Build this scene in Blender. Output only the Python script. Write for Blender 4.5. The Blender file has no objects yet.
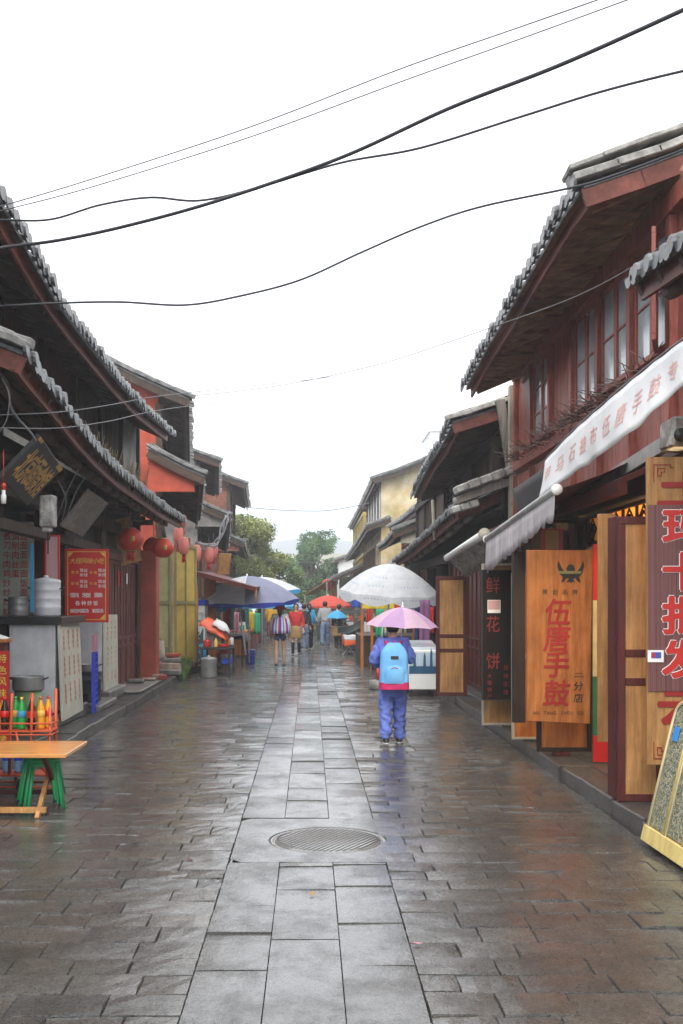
EXPO=1.25
HAZE=0.0016
import bpy, bmesh, math, random
from mathutils import Vector, Matrix, noise, Euler
random.seed(11)
R = random.random
def U(a, b): return a + (b - a) * random.random()
PI = math.pi
F, CX, HY, EYE = 1050.0, 310.0, 600.0, 1.75
def P(px, py, d): return Vector(((px - CX) * d / F, d, EYE - (py - HY) * d / F))
sc = bpy.context.scene
col = sc.collection

# ------------------------------------------------------------------ materials
MATS = {}
def M(name, c, rough=.6, metal=0., var=.25, scale=3., bump=.15, bscale=60., stretch=(1, 1, 1), grime=.25, coat=0., c2=None, rvar=.1, spec=.5, trans=0.):
    if name in MATS: return MATS[name]
    m = bpy.data.materials.new(name); m.use_nodes = True
    nt = m.node_tree; N = nt.nodes; L = nt.links
    b = N['Principled BSDF']
    tc = N.new('ShaderNodeTexCoord'); mp = N.new('ShaderNodeMapping')
    mp.inputs['Scale'].default_value = stretch
    L.new(tc.outputs['Object'], mp.inputs[0])
    n1 = N.new('ShaderNodeTexNoise'); n1.inputs['Scale'].default_value = scale; n1.inputs['Detail'].default_value = 6; n1.inputs['Roughness'].default_value = .65
    L.new(mp.outputs[0], n1.inputs['Vector'])
    r1 = N.new('ShaderNodeValToRGB'); L.new(n1.outputs[0], r1.inputs[0])
    r1.color_ramp.elements[0].position = .3; r1.color_ramp.elements[1].position = .7
    lo = [max(0, x * (1 - var)) for x in c]; hi = [min(1, x * (1 + var)) for x in (c2 or c)]
    r1.color_ramp.elements[0].color = (*lo, 1); r1.color_ramp.elements[1].color = (*hi, 1)
    n2 = N.new('ShaderNodeTexNoise'); n2.inputs['Scale'].default_value = .9; n2.inputs['Detail'].default_value = 8; n2.inputs['Roughness'].default_value = .7
    L.new(tc.outputs['Object'], n2.inputs['Vector'])
    r2 = N.new('ShaderNodeValToRGB'); L.new(n2.outputs[0], r2.inputs[0])
    r2.color_ramp.elements[0].position = .35; r2.color_ramp.elements[1].position = .6
    g = 1 - grime
    r2.color_ramp.elements[0].color = (g, g, g, 1); r2.color_ramp.elements[1].color = (1, 1, 1, 1)
    mx = N.new('ShaderNodeMix'); mx.data_type = 'RGBA'; mx.blend_type = 'MULTIPLY'; mx.inputs[0].default_value = 1
    L.new(r1.outputs[0], mx.inputs[6]); L.new(r2.outputs[0], mx.inputs[7]); L.new(mx.outputs[2], b.inputs['Base Color'])
    mr = N.new('ShaderNodeMapRange'); mr.inputs[3].default_value = max(.03, rough - rvar); mr.inputs[4].default_value = min(1, rough + rvar)
    L.new(n1.outputs[0], mr.inputs[0]); L.new(mr.outputs[0], b.inputs['Roughness'])
    b.inputs['Metallic'].default_value = metal
    b.inputs['Coat Weight'].default_value = coat; b.inputs['Coat Roughness'].default_value = .12
    b.inputs['Specular IOR Level'].default_value = spec
    if bump:
        n3 = N.new('ShaderNodeTexNoise'); n3.inputs['Scale'].default_value = bscale; n3.inputs['Detail'].default_value = 4
        L.new(mp.outputs[0], n3.inputs['Vector'])
        bp = N.new('ShaderNodeBump'); bp.inputs['Strength'].default_value = bump; bp.inputs['Distance'].default_value = .01
        L.new(n3.outputs[0], bp.inputs['Height']); L.new(bp.outputs[0], b.inputs['Normal'])
    if trans:
        # thin cloth lets some light through
        tr = N.new('ShaderNodeBsdfTranslucent'); L.new(mx.outputs[2], tr.inputs[0])
        ms = N.new('ShaderNodeMixShader'); ms.inputs[0].default_value = trans
        L.new(b.outputs[0], ms.inputs[1]); L.new(tr.outputs[0], ms.inputs[2]); L.new(ms.outputs[0], N['Material Output'].inputs[0])
    MATS[name] = m; return m
def MW(name, c, **k):   # wood with vertical grain
    k.setdefault('stretch', (9, 9, .9)); k.setdefault('var', .35); k.setdefault('scale', 2.2); k.setdefault('bscale', 8); k.setdefault('bump', .25)
    return M(name, c, **k)
def ME(name, c, s):
    m = bpy.data.materials.new(name); m.use_nodes = True; b = m.node_tree.nodes['Principled BSDF']
    b.inputs['Base Color'].default_value = (*c, 1); b.inputs['Emission Color'].default_value = (*c, 1); b.inputs['Emission Strength'].default_value = s
    MATS[name] = m; return m
wood_dark = MW('wood_dark', (.026, .015, .011), rough=.65, spec=.3)
wood_old = MW('wood_old', (.045, .028, .02), rough=.75, c2=(.085, .058, .042), spec=.3)
wood_grey = MW('wood_grey', (.16, .145, .125), rough=.8, c2=(.24, .21, .18))
wood_red = MW('wood_red', (.23, .05, .036), rough=.5, c2=(.33, .1, .072), grime=.4, spec=.35)
wood_fascia = MW('wood_fascia', (.13, .03, .022), rough=.55, stretch=(3, .6, 3), c2=(.19, .06, .042), grime=.5, spec=.3)
wood_soffit_lit = MW('wood_soffit_lit', (.22, .1, .05), rough=.7, stretch=(.8, 9, 9), c2=(.32, .17, .095), grime=.45)  # same soffit wood, with the lighter right eave put into its colour
wood_soffit = MW('wood_soffit', (.075, .04, .025), rough=.7, stretch=(.8, 9, 9), c2=(.11, .065, .042), grime=.5)  # darkened copy, carries the shade under the left eaves
wood_light = MW('wood_light', (.36, .17, .055), rough=.45, var=.25, c2=(.46, .24, .085), grime=.42, coat=.05, spec=.3)
wood_orange = MW('wood_orange', (.38, .115, .025), rough=.45, var=.22, c2=(.5, .18, .045), grime=.4, coat=.05, spec=.3)
wood_table = MW('wood_table', (.62, .26, .07), rough=.3, var=.18, stretch=(.9, 7, 7), c2=(.7, .33, .1), grime=.1, coat=.6)
wood_brownred = MW('wood_brownred', (.085, .016, .013), rough=.5, grime=.3, spec=.3)
door_brown = MW('door_brown', (.12, .04, .033), rough=.55, c2=(.17, .065, .053), grime=.35, spec=.3)
tile = M('tile', (.045, .047, .052), rough=.42, var=.45, scale=9, c2=(.15, .155, .16), bump=.5, bscale=50, grime=.5, spec=.6)
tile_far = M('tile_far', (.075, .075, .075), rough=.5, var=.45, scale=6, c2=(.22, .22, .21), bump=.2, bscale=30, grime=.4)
mortar = M('mortar', (.26, .25, .23), rough=.8, var=.45, scale=7, c2=(.42, .41, .38), bump=.6, bscale=40, grime=.55)
plaster_red = M('plaster_red', (.5, .085, .045), rough=.85, var=.18, scale=4, bump=.3, bscale=50, grime=.3)
plaster_beige = M('plaster_beige', (.42, .38, .3), rough=.9, var=.3, scale=3, bump=.3, bscale=40, grime=.45)
plaster_grey = M('plaster_grey', (.27, .26, .24), rough=.9, var=.35, scale=3, bump=.4, bscale=40, grime=.5)
plaster_yellow = M('plaster_yellow', (.72, .5, .17), rough=.9, var=.3, scale=1.1, c2=(.62, .56, .42), bump=.3, bscale=30, grime=.35)
plaster_white = M('plaster_white', (.72, .72, .7), rough=.85, var=.1, scale=3, bump=.2, bscale=40, grime=.2)
brick_red = M('brick_red', (.25, .1, .065), rough=.9, var=.4, scale=12, bump=.5, bscale=40, grime=.4)
pillar_red = M('pillar_red', (.42, .075, .045), rough=.7, var=.2, scale=3, bump=.25, bscale=30, grime=.35)
door_yellow = M('door_yellow', (.5, .36, .08), rough=.5, var=.15, scale=4, bump=.15, grime=.3)
door_olive = M('door_olive', (.4, .38, .17), rough=.5, var=.15, scale=4, bump=.15, grime=.3)
concrete = M('concrete', (.21, .2, .18), rough=.55, var=.35, scale=5, bump=.5, bscale=50, grime=.5, coat=.25)
concrete_dark = M('concrete_dark', (.12, .115, .1), rough=.45, var=.4, scale=6, bump=.5, bscale=40, grime=.5, coat=.35)
rubble = M('rubble', (.28, .2, .15), rough=.8, var=.5, scale=6, bump=.5, bscale=30)
steel = M('steel', (.74, .74, .77), rough=.45, metal=.1, var=.15, scale=4, bump=.03, grime=.12)
steel_dull = M('steel_dull', (.4, .4, .39), rough=.45, metal=.4, var=.25, scale=6, bump=.1, grime=.3)
iron = M('iron', (.05, .05, .052), rough=.5, metal=.6, var=.3, bump=.1)
black_plastic = M('black_plastic', (.02, .02, .022), rough=.4, bump=0)
dark_grey = M('dark_grey', (.06, .065, .065), rough=.6, var=.3)
room_shade = M('room_shade', (.014, .01, .009), rough=.95, var=.4, spec=.1)  # near-black: the darkness of unlit rooms put into the wall colour
shop_wall = M('shop_wall', (.6, .42, .16), rough=.8, var=.15)
white_paint = M('white_paint', (.74, .74, .72), rough=.4, var=.05, bump=.02, grime=.1)
board_white = M('board_white', (.62, .61, .5), rough=.45, var=.08, bump=.02, grime=.2)
menu_white = M('menu_white', (.58, .6, .5), rough=.35, var=.08, bump=.02, grime=.2)
sign_red = M('sign_red', (.6, .02, .015), rough=.35, var=.08, bump=0, grime=.1)
sign_pink = M('sign_pink', (.6, .35, .36), rough=.4, var=.1, bump=0)
sign_stripe = MW('sign_stripe', (.1, .035, .032), rough=.5, stretch=(60, 60, .2), c2=(.18, .07, .064), var=.4, scale=3, grime=.1)
sign_black = M('sign_black', (.01, .007, .006), rough=.6, spec=.15, var=.3, bump=.05)
plaque_black = MW('plaque_black', (.025, .027, .03), rough=.5, c2=(.05, .052, .055), grime=.3)
ink_red = M('ink_red', (.5, .022, .015), rough=.5, var=.08, bump=0, grime=.05)
ink_redfaded = M('ink_redfaded', (.72, .16, .11), rough=.5, var=.2, bump=0, grime=.1)
ink_darkred = M('ink_darkred', (.3, .014, .01), rough=.5, var=.1, bump=0)
ink_gold = M('ink_gold', (.62, .36, .09), rough=.45, var=.3, bump=0)
ink_yellow = M('ink_yellow', (.85, .55, .08), rough=.45, var=.1, bump=0)
ink_white = M('ink_white', (.82, .8, .76), rough=.5, var=.05, bump=0, grime=.05)
ink_black = M('ink_black', (.02, .018, .016), rough=.5, bump=0)
ink_blue = M('ink_blue', (.05, .1, .42), rough=.5, bump=0, var=.1)
cloth_white = M('cloth_white', (.86, .87, .88), rough=.8, var=.06, scale=3, bump=.15, bscale=12, grime=.12, trans=.3)
cloth_stripe = M('cloth_stripe', (.42, .39, .41), rough=.8, var=.25, scale=3, stretch=(1, 16, .3), c2=(.62, .58, .6), bump=.1, grime=.2, trans=.2)
cloth_dark = M('cloth_dark', (.05, .048, .05), rough=.8, var=.2)
awning_red = M('awning_red', (.12, .03, .03), rough=.7, var=.3, grime=.3)
def cloth(name, c, t=.2, **k): return M(name, c, rough=.85, var=.12, scale=5, bump=.15, bscale=30, grime=.15, trans=t, **k)
c_orange = cloth('c_orange', (.75, .13, .03)); c_red = cloth('c_red', (.62, .03, .03)); c_blue = cloth('c_blue', (.04, .1, .5))
c_cyan = cloth('c_cyan', (.06, .38, .65)); c_yellow = cloth('c_yellow', (.78, .6, .04)); c_green = cloth('c_green', (.04, .38, .2))
c_purple = cloth('c_purple', (.28, .12, .26)); c_white2 = cloth('c_white2', (.72, .72, .72)); c_teal = cloth('c_teal', (.06, .4, .38)); c_pink = cloth('c_pink', (.6, .25, .32))
c_navy = cloth('c_navy', (.03, .045, .16)); c_black = cloth('c_black', (.018, .018, .022), 0); c_tan = cloth('c_tan', (.36, .22, .09)); c_grey = cloth('c_grey', (.42, .42, .43))
c_jean = cloth('c_jean', (.13, .19, .3), 0); c_peri = cloth('c_peri', (.13, .19, .58), 0); c_raincoat = cloth('c_raincoat', (.75, .42, .03)); c_maroon = cloth('c_maroon', (.16, .04, .03), 0)
pack_blue = cloth('pack_blue', (.16, .44, .8), 0); pack_pink = cloth('pack_pink', (.55, .02, .13), 0)
skin = M('skin', (.5, .29, .19), rough=.55, var=.06, bump=0, grime=.05)
hair = M('hair', (.012, .01, .009), rough=.45, var=.3, bump=.3, bscale=90)
um_white = cloth('um_white', (.88, .91, .96), .55); um_red = cloth('um_red', (.72, .1, .07), .35); um_blue = cloth('um_blue', (.08, .42, .72), .35); um_grey = cloth('um_grey', (.2, .21, .3), .15)
um_darkblue = cloth('um_darkblue', (.03, .06, .4), .2); um_black = cloth('um_black', (.03, .03, .05), .1)
lantern_red = M('lantern_red', (.68, .06, .03), rough=.5, var=.12, bump=.05, grime=.25, trans=.25)
lantern_pale = M('lantern_pale', (.66, .2, .16), rough=.5, var=.12, bump=.05, grime=.2, trans=.25)
gold = M('gold', (.6, .38, .1), rough=.4, var=.2, bump=0)
plastic_green = M('plastic_green', (.02, .3, .1), rough=.35, var=.08, bump=0, grime=.1)
plastic_blue = M('plastic_blue', (.02, .05, .5), rough=.35, var=.1, bump=0, grime=.1)
plastic_red = M('plastic_red', (.6, .03, .02), rough=.35, var=.1, bump=0)
plastic_orange = M('plastic_orange', (.7, .1, .03), rough=.4, var=.15, bump=0)
metal_orange = M('metal_orange', (.6, .09, .03), rough=.4, var=.2, bump=.05)
barrel_green = M('barrel_green', (.2, .3, .13), rough=.5, var=.2)
cola = M('cola', (.03, .008, .005), rough=.12, bump=0); soda_green = M('soda_green', (.02, .35, .06), rough=.12, bump=0); juice = M('juice', (.8, .35, .02), rough=.15, bump=0)
water_blue = M('water_blue', (.2, .4, .65), rough=.15, bump=0, var=.3, scale=15)
frame_yellow = MW('frame_yellow', (.62, .46, .14), rough=.4, var=.15, c2=(.68, .54, .22), grime=.1)
rubber = M('rubber', (.02, .02, .02), rough=.7)
pane = M('pane', (.42, .47, .5), rough=.12, var=.3, scale=1.5, bump=0, spec=.8, grime=.2)
pane_dark = M('pane_dark', (.035, .04, .045), rough=.06, var=.3, bump=0, spec=.8)
cable_m = M('cable_m', (.02, .02, .026), rough=.6, bump=0); cable_w = M('cable_w', (.13, .125, .13), rough=.6, bump=0); cable_g = M('cable_g', (.16, .16, .17), rough=.6, bump=0)
bark = M('bark', (.09, .065, .045), rough=.9, var=.3, bump=.5)
straw = M('straw', (.36, .26, .13), rough=.9, var=.3)

# ------------------------------------------------------------------ mesh builder
ORG = {}
class MB:
    def __init__(s): s.v = []; s.f = []; s.mi = []; s.sm = []
    def add(s, vs, fs, smooth=False, m=0):
        o = len(s.v); s.v += [Vector(p) for p in vs]
        for f in fs: s.f.append([o + i for i in f]); s.mi.append(m); s.sm.append(smooth)
        return s
    def hexa(s, p, m=0):  # p: 8 points, bottom ring 0-3 then top ring 4-7
        return s.add(p, [(0, 3, 2, 1), (4, 5, 6, 7), (0, 1, 5, 4), (1, 2, 6, 5), (2, 3, 7, 6), (3, 0, 4, 7)], m=m)
    def bx(s, x0, x1, y0, y1, z0, z1, m=0, j=0.):
        q = lambda: Vector((U(-j, j), U(-j, j), U(-j, j))) if j else Vector((0, 0, 0))
        return s.hexa([Vector(p) + q() for p in ((x0, y0, z0), (x1, y0, z0), (x1, y1, z0), (x0, y1, z0), (x0, y0, z1), (x1, y0, z1), (x1, y1, z1), (x0, y1, z1))], m)
    def beam(s, a, b, w, h, up=(0, 0, 1), m=0, w2=None, h2=None):
        a = Vector(a); b = Vector(b); d = (b - a).normalized(); up = Vector(up)
        if abs(d.dot(up)) > .98: up = Vector((0, 1, 0))
        sx = d.cross(up).normalized(); uz = sx.cross(d)
        w2 = w if w2 is None else w2; h2 = h if h2 is None else h2
        r = []
        for (c, W, Hh) in ((a, w, h), (b, w2, h2)):
            r += [c - sx * W / 2 - uz * Hh / 2, c + sx * W / 2 - uz * Hh / 2, c + sx * W / 2 + uz * Hh / 2, c - sx * W / 2 + uz * Hh / 2]
        return s.hexa(r, m)
    def tube(s, pts, r, n=8, m=0, cap=True):
        pts = [Vector(p) for p in pts]; k = len(pts)
        rs = r if isinstance(r, (list, tuple)) else [r] * k
        vs = []; fs = []; ref = Vector((.13, .31, 1)).normalized()
        for i, p in enumerate(pts):
            d = (pts[min(i + 1, k - 1)] - pts[max(i - 1, 0)]).normalized()
            rr = ref if abs(d.dot(ref)) < .95 else Vector((1, 0, 0))
            a = d.cross(rr).normalized(); b = d.cross(a)
            for j in range(n):
                t = 2 * PI * j / n; vs.append(p + (a * math.cos(t) + b * math.sin(t)) * rs[i])
        for i in range(k - 1):
            for j in range(n):
                j2 = (j + 1) % n; fs.append((i * n + j, i * n + j2, (i + 1) * n + j2, (i + 1) * n + j))
        if cap: fs.append(tuple(range(n - 1, -1, -1))); fs.append(tuple((k - 1) * n + j for j in range(n)))
        return s.add(vs, fs, True, m)
    def lathe(s, c, prof, n=20, m=0, rot=None, sx=1., sy=1.):
        c = Vector(c); vs = []; fs = []
        for (r, z) in prof:
            for j in range(n):
                t = 2 * PI * j / n; p = Vector((r * math.cos(t) * sx, r * math.sin(t) * sy, z))
                if rot: p = rot @ p
                vs.append(c + p)
        k = len(prof)
        for i in range(k - 1):
            for j in range(n):
                j2 = (j + 1) % n; fs.append((i * n + j, i * n + j2, (i + 1) * n + j2, (i + 1) * n + j))
        if prof[0][0] > 1e-4: fs.append(tuple(range(n - 1, -1, -1)))
        if prof[-1][0] > 1e-4: fs.append(tuple((k - 1) * n + j for j in range(n)))
        return s.add(vs, fs, True, m)
    def grid(s, fn, nu, nv, m=0, smooth=True):
        vs = [fn(i / nu, j / nv) for j in range(nv + 1) for i in range(nu + 1)]
        fs = [(j * (nu + 1) + i, j * (nu + 1) + i + 1, (j + 1) * (nu + 1) + i + 1, (j + 1) * (nu + 1) + i) for j in range(nv) for i in range(nu)]
        return s.add(vs, fs, smooth, m)
    def prism(s, poly, off, m=0):
        poly = [Vector(p) for p in poly]; off = Vector(off); n = len(poly)
        return s.add(poly + [p + off for p in poly], [tuple(range(n - 1, -1, -1)), tuple(range(n, 2 * n))] + [(i, (i + 1) % n, n + (i + 1) % n, n + i) for i in range(n)], m=m)
    def build(s, name, mat, parent=None, bevel=0, solid=0, org=None):
        o_ = Vector(org) if org is not None else (ORG.get(parent.name, Vector()) if parent else Vector())
        me = bpy.data.meshes.new(name); me.from_pydata([p - o_ for p in s.v], [], s.f)
        for mm in (mat if isinstance(mat, (list, tuple)) else [mat]): me.materials.append(mm)
        me.polygons.foreach_set('material_index', s.mi); me.polygons.foreach_set('use_smooth', s.sm)
        me.validate(); me.update()
        ob = bpy.data.objects.new(name, me); col.objects.link(ob)
        if parent: ob.parent = parent; ORG[ob.name] = ORG.get(parent.name, Vector())
        else: ob.location = o_; ORG[ob.name] = o_
        if bevel:
            b = ob.modifiers.new('b', 'BEVEL'); b.width = bevel; b.segments = 1; b.limit_method = 'ANGLE'; b.angle_limit = .6
        if solid:
            q = ob.modifiers.new('s', 'SOLIDIFY'); q.thickness = solid; q.offset = 0
        return ob
def tag(o, label=None, cat=None, group=None, kind=None):
    if label: o['label'] = label
    if cat: o['category'] = cat
    if group: o['group'] = group
    if kind: o['kind'] = kind
    return o
def thing(name, label, cat, loc=(0, 0, 0), group=None):
    o = bpy.data.objects.new(name, None); col.objects.link(o); o.location = loc; o.empty_display_size = .1
    ORG[o.name] = Vector(loc); return tag(o, label, cat, group)
def single(mb, name, mat, label, cat, group=None, **k):
    xs = [p.x for p in mb.v]; ys = [p.y for p in mb.v]; zs = [p.z for p in mb.v]
    o = mb.build(name, mat, None, org=((min(xs) + max(xs)) / 2, (min(ys) + max(ys)) / 2, min(zs)), **k)
    return tag(o, label, cat, group)
def copy_tree(o, parent=None):
    c = o.copy(); col.objects.link(c)
    if parent: c.parent = parent
    for ch in list(o.children): copy_tree(ch, c)
    return c

# ------------------------------------------------------------------ frames and lettering
class Fr:   # a plane: origin, u to the reader's right, v up, n towards the reader
    def __init__(s, o, u, v=(0, 0, 1)):
        s.o = Vector(o); s.u = Vector(u).normalized(); s.v = Vector(v).normalized(); s.n = s.u.cross(s.v).normalized(); s.v = s.n.cross(s.u)
    def p(s, a, b, c=0.): return s.o + s.u * a + s.v * b + s.n * c
    def box(s, mb, a0, a1, b0, b1, c0, c1, m=0):
        return mb.hexa([s.p(a0, b0, c1), s.p(a1, b0, c1), s.p(a1, b0, c0), s.p(a0, b0, c0), s.p(a0, b1, c1), s.p(a1, b1, c1), s.p(a1, b1, c0), s.p(a0, b1, c0)], m)
    def board(s, mb, w, h, t=.03, m=0): return s.box(mb, 0, w, 0, h, -t, 0, m)
    def border(s, mb, a0, a1, b0, b1, t, c0, c1, m=0):
        s.box(mb, a0, a1, b0, b0 + t, c0, c1, m); s.box(mb, a0, a1, b1 - t, b1, c0, c1, m)
        s.box(mb, a0, a0 + t, b0 + t, b1 - t, c0, c1, m); s.box(mb, a1 - t, a1, b0 + t, b1 - t, c0, c1, m)
GL = {}
def glyph(ch, off=0.):
    k = (ch, off)
    if k in GL: return GL[k]
    cu = bpy.data.curves.new('t', 'FONT'); cu.body = ch; cu.size = 1; cu.offset = off; cu.resolution_u = 3; cu.fill_mode = 'FRONT'
    ob = bpy.data.objects.new('t', cu); col.objects.link(ob)
    dg = bpy.context.evaluated_depsgraph_get(); ev = ob.evaluated_get(dg); me = ev.to_mesh()
    vs = [(v.co.x, v.co.y) for v in me.vertices]; fs = [tuple(p.vertices) for p in me.polygons]
    ev.to_mesh_clear(); bpy.data.objects.remove(ob); bpy.data.curves.remove(cu)
    if vs:
        x0, x1 = min(v[0] for v in vs), max(v[0] for v in vs); y0, y1 = min(v[1] for v in vs), max(v[1] for v in vs)
    else: x0 = x1 = y0 = y1 = 0
    GL[k] = (vs, fs, x0, x1, y0, y1); return GL[k]
def put(mb, fr, ch, a, b, h, c=.003, off=0., w=None, m=0, sh=0., rot=0.):   # centred on (a,b), CJK height about h
    vs, fs, x0, x1, y0, y1 = glyph(ch)
    if not vs: return
    cx, cy = (x0 + x1) / 2, (y0 + y1) / 2; s = h / .88; sx = (w or h) / .88
    ct, st = math.cos(rot), math.sin(rot)
    # heavier strokes: the same glyph laid again a hair to each side, each layer a little prouder
    sh_ = [(0, 0)] if off < .004 else [(math.cos(q * PI / 3) * off * h, math.sin(q * PI / 3) * off * h) for q in range(6)]
    for k_, (ox, oy) in enumerate(sh_):
        def tr(x, y):
            x = (x - cx) * sx + (y - cy) * sh * h; y = (y - cy) * s
            return fr.p(a + ox + x * ct - y * st, b + oy + x * st + y * ct, c + k_ * .0003)
        mb.add([tr(x, y) for x, y in vs], fs, m=m)
def put_line(mb, fr, text, a, b, h, dx=None, **k):
    dx = dx or h * 1.08
    for i, ch in enumerate(text):
        if ch != ' ': put(mb, fr, ch, a + dx * i, b, h, **k)
def put_col(mb, fr, text, a, b, h, dz=None, **k):
    dz = dz or h * 1.12
    for i, ch in enumerate(text):
        if ch != ' ': put(mb, fr, ch, a, b - dz * i, h, **k)
def put_latin(mb, fr, text, a0, a1, b, h, **k):
    n = len(text)
    for i, ch in enumerate(text):
        if ch != ' ': put(mb, fr, ch, a0 + (a1 - a0) * (i + .5) / n, b, h * 1.2, w=h * 1.0, **k)

# ------------------------------------------------------------------ roofs
def interp(pts, t):
    ls = [(pts[i + 1] - pts[i]).length for i in range(len(pts) - 1)]; T = sum(ls); x = t * T
    for i, l in enumerate(ls):
        if x <= l or i == len(ls) - 1: return pts[i].lerp(pts[i + 1], min(1, max(0, x / l)))
        x -= l
def tiled_roof(root, eave, run, rise, s, sp=.23, mat=None, fascia=True, verge=True, far=False, seg=.34, raf=.42, thick=.05, names=('roof', 'fascia_board', 'rafters', 'verge_coping'), soffit=None):
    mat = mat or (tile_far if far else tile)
    eave = [Vector(p) for p in eave]; T = sum((eave[i + 1] - eave[i]).length for i in range(len(eave) - 1))
    n = max(3, int(T / sp)); L = math.hypot(run, rise); ks = max(2, int(L / seg))
    def pt(t, u, dz=0): # u 0 eave .. 1 top
        p = interp(eave, t); return p + Vector((s * run * u, 0, rise * (.78 * u + .22 * u * u) + dz))
    mb = MB()
    # tile bed
    mb.grid(lambda i, j: pt(i, j, 0), n, 6, smooth=False); mb.grid(lambda i, j: pt(i, j, -thick), n, 4, smooth=False)
    mb.grid(lambda i, j: pt(i, 0, -thick * j), n, 1, smooth=False)
    mb.grid(lambda i, j: pt(0, i, -thick * j), 6, 1, smooth=False); mb.grid(lambda i, j: pt(1, i, -thick * j), 6, 1, smooth=False)
    sides = 5
    for i in range(n + 1):
        t = i / n; w = .062 if not far else .07; jt = U(-.012, .012)
        du = (pt(min(1, t + .01), 0) - pt(max(0, t - .01), 0)).normalized()
        out = U(-.03, .035); liftj = U(-.01, .012)
        for k in range(ks):
            u0 = k / ks; u1 = (k + 1.12) / ks
            if k == 0: u0 = -out / L - .03
            vs = []
            jj = U(-.008, .008)
            for (u, rr, dz) in ((u0, w * U(.97, 1.06), .028), (min(u1, 1.02), w * .86, .012)):
                c = pt(t, u, dz + liftj) + du * (jt + jj)
                for q in range(sides + 1):
                    a = PI * q / sides; vs.append(c + du * (rr * math.cos(a)) + Vector((0, 0, rr * 1.05 * math.sin(a))))
            fs = [(q, q + 1, sides + 2 + q, sides + 1 + q) for q in range(sides)]
            fs.append(tuple(range(sides, -1, -1)))
            mb.add(vs, fs, not far)
        # drip end and round end tile
        c = pt(t, -out / L - .035, .028 + liftj) + du * jt
        if not far:
            r0 = w * 1.12; m = 10
            ring = [c + du * (r0 * math.cos(2 * PI * q / m)) + Vector((0, 0, r0 * math.sin(2 * PI * q / m))) for q in range(m)]
            inw = Vector((s * .03, 0, .008))
            mb.add(ring + [p + inw for p in ring], [tuple(range(m)), tuple(range(2 * m - 1, m - 1, -1))] + [(q, (q + 1) % m, m + (q + 1) % m, m + q) for q in range(m)])
            c2 = pt(min(1, t + .5 / n), -.03, .0) + du * U(-.01, .01)
            arc = [c2 + du * (x * .095) + Vector((0, 0, .0 if abs(x) > .9 else -.05 * (1 - x * x) - .012)) for x in (-1, -.5, 0, .5, 1)]
            arc += [c2 + du * .095 + Vector((0, 0, .03)), c2 - du * .095 + Vector((0, 0, .03))]
            mb.prism(arc, Vector((s * .02, 0, .003)))
    rf = mb.build(names[0], mat, root)
    if fascia:
        mb = MB(); m = max(2, len(eave) * 3)
        for i in range(m):
            a = pt(i / m, .09 / run, -.13); b = pt((i + 1) / m, .09 / run, -.13)
            mb.beam(a, b + (b - a) * .002, .035, .15 if not far else .2)
        mb.build(names[1], wood_fascia if not far else wood_brownred, root)
    mb = MB(); nr = max(2, int(T / raf))
    mb.grid(lambda i, j: pt(i, j, -.062), max(4, n // 4), 4, smooth=False)
    for i in range(nr + 1):
        t = min(.995, max(.005, (i + U(-.1, .1)) / nr))
        mb.beam(pt(t, .06, -.125), pt(t, 1, -.125), .07, .12)
    for u in ((.35,) if not far else ()):
        for i in range(len(eave) * 2):
            a = pt(i / (len(eave) * 2), u, -.22); b = pt((i + 1) / (len(eave) * 2), u, -.22); mb.tube([a, b], .075, 8)
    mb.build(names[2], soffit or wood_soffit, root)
    if verge:
        mb = MB(); m = 7
        for k in range(m):
            u0 = k / m - .04; u1 = (k + 1) / m - .03
            for (yy, dz, hh) in ((.0, .07, .07), (.16, .11, .09)):
                a = pt(0, u0, dz + U(-.012, .012)); b = pt(0, u1, dz + U(-.012, .012)); a.y += yy; b.y += yy
                mb.beam(a, b, .15, hh)
        # barge board below the verge
        v = mb.build(names[3], mortar if not far else tile_far, root, bevel=.008)
        mb = MB()
        for k in range(5): mb.beam(pt(0, k / 5, -.13) + Vector((0, .02, 0)), pt(0, (k + 1) / 5 + .002, -.13) + Vector((0, .02, 0)), .04, .17)
        mb.build('barge_board', wood_fascia if not far else wood_old, root)
    return pt

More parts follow.
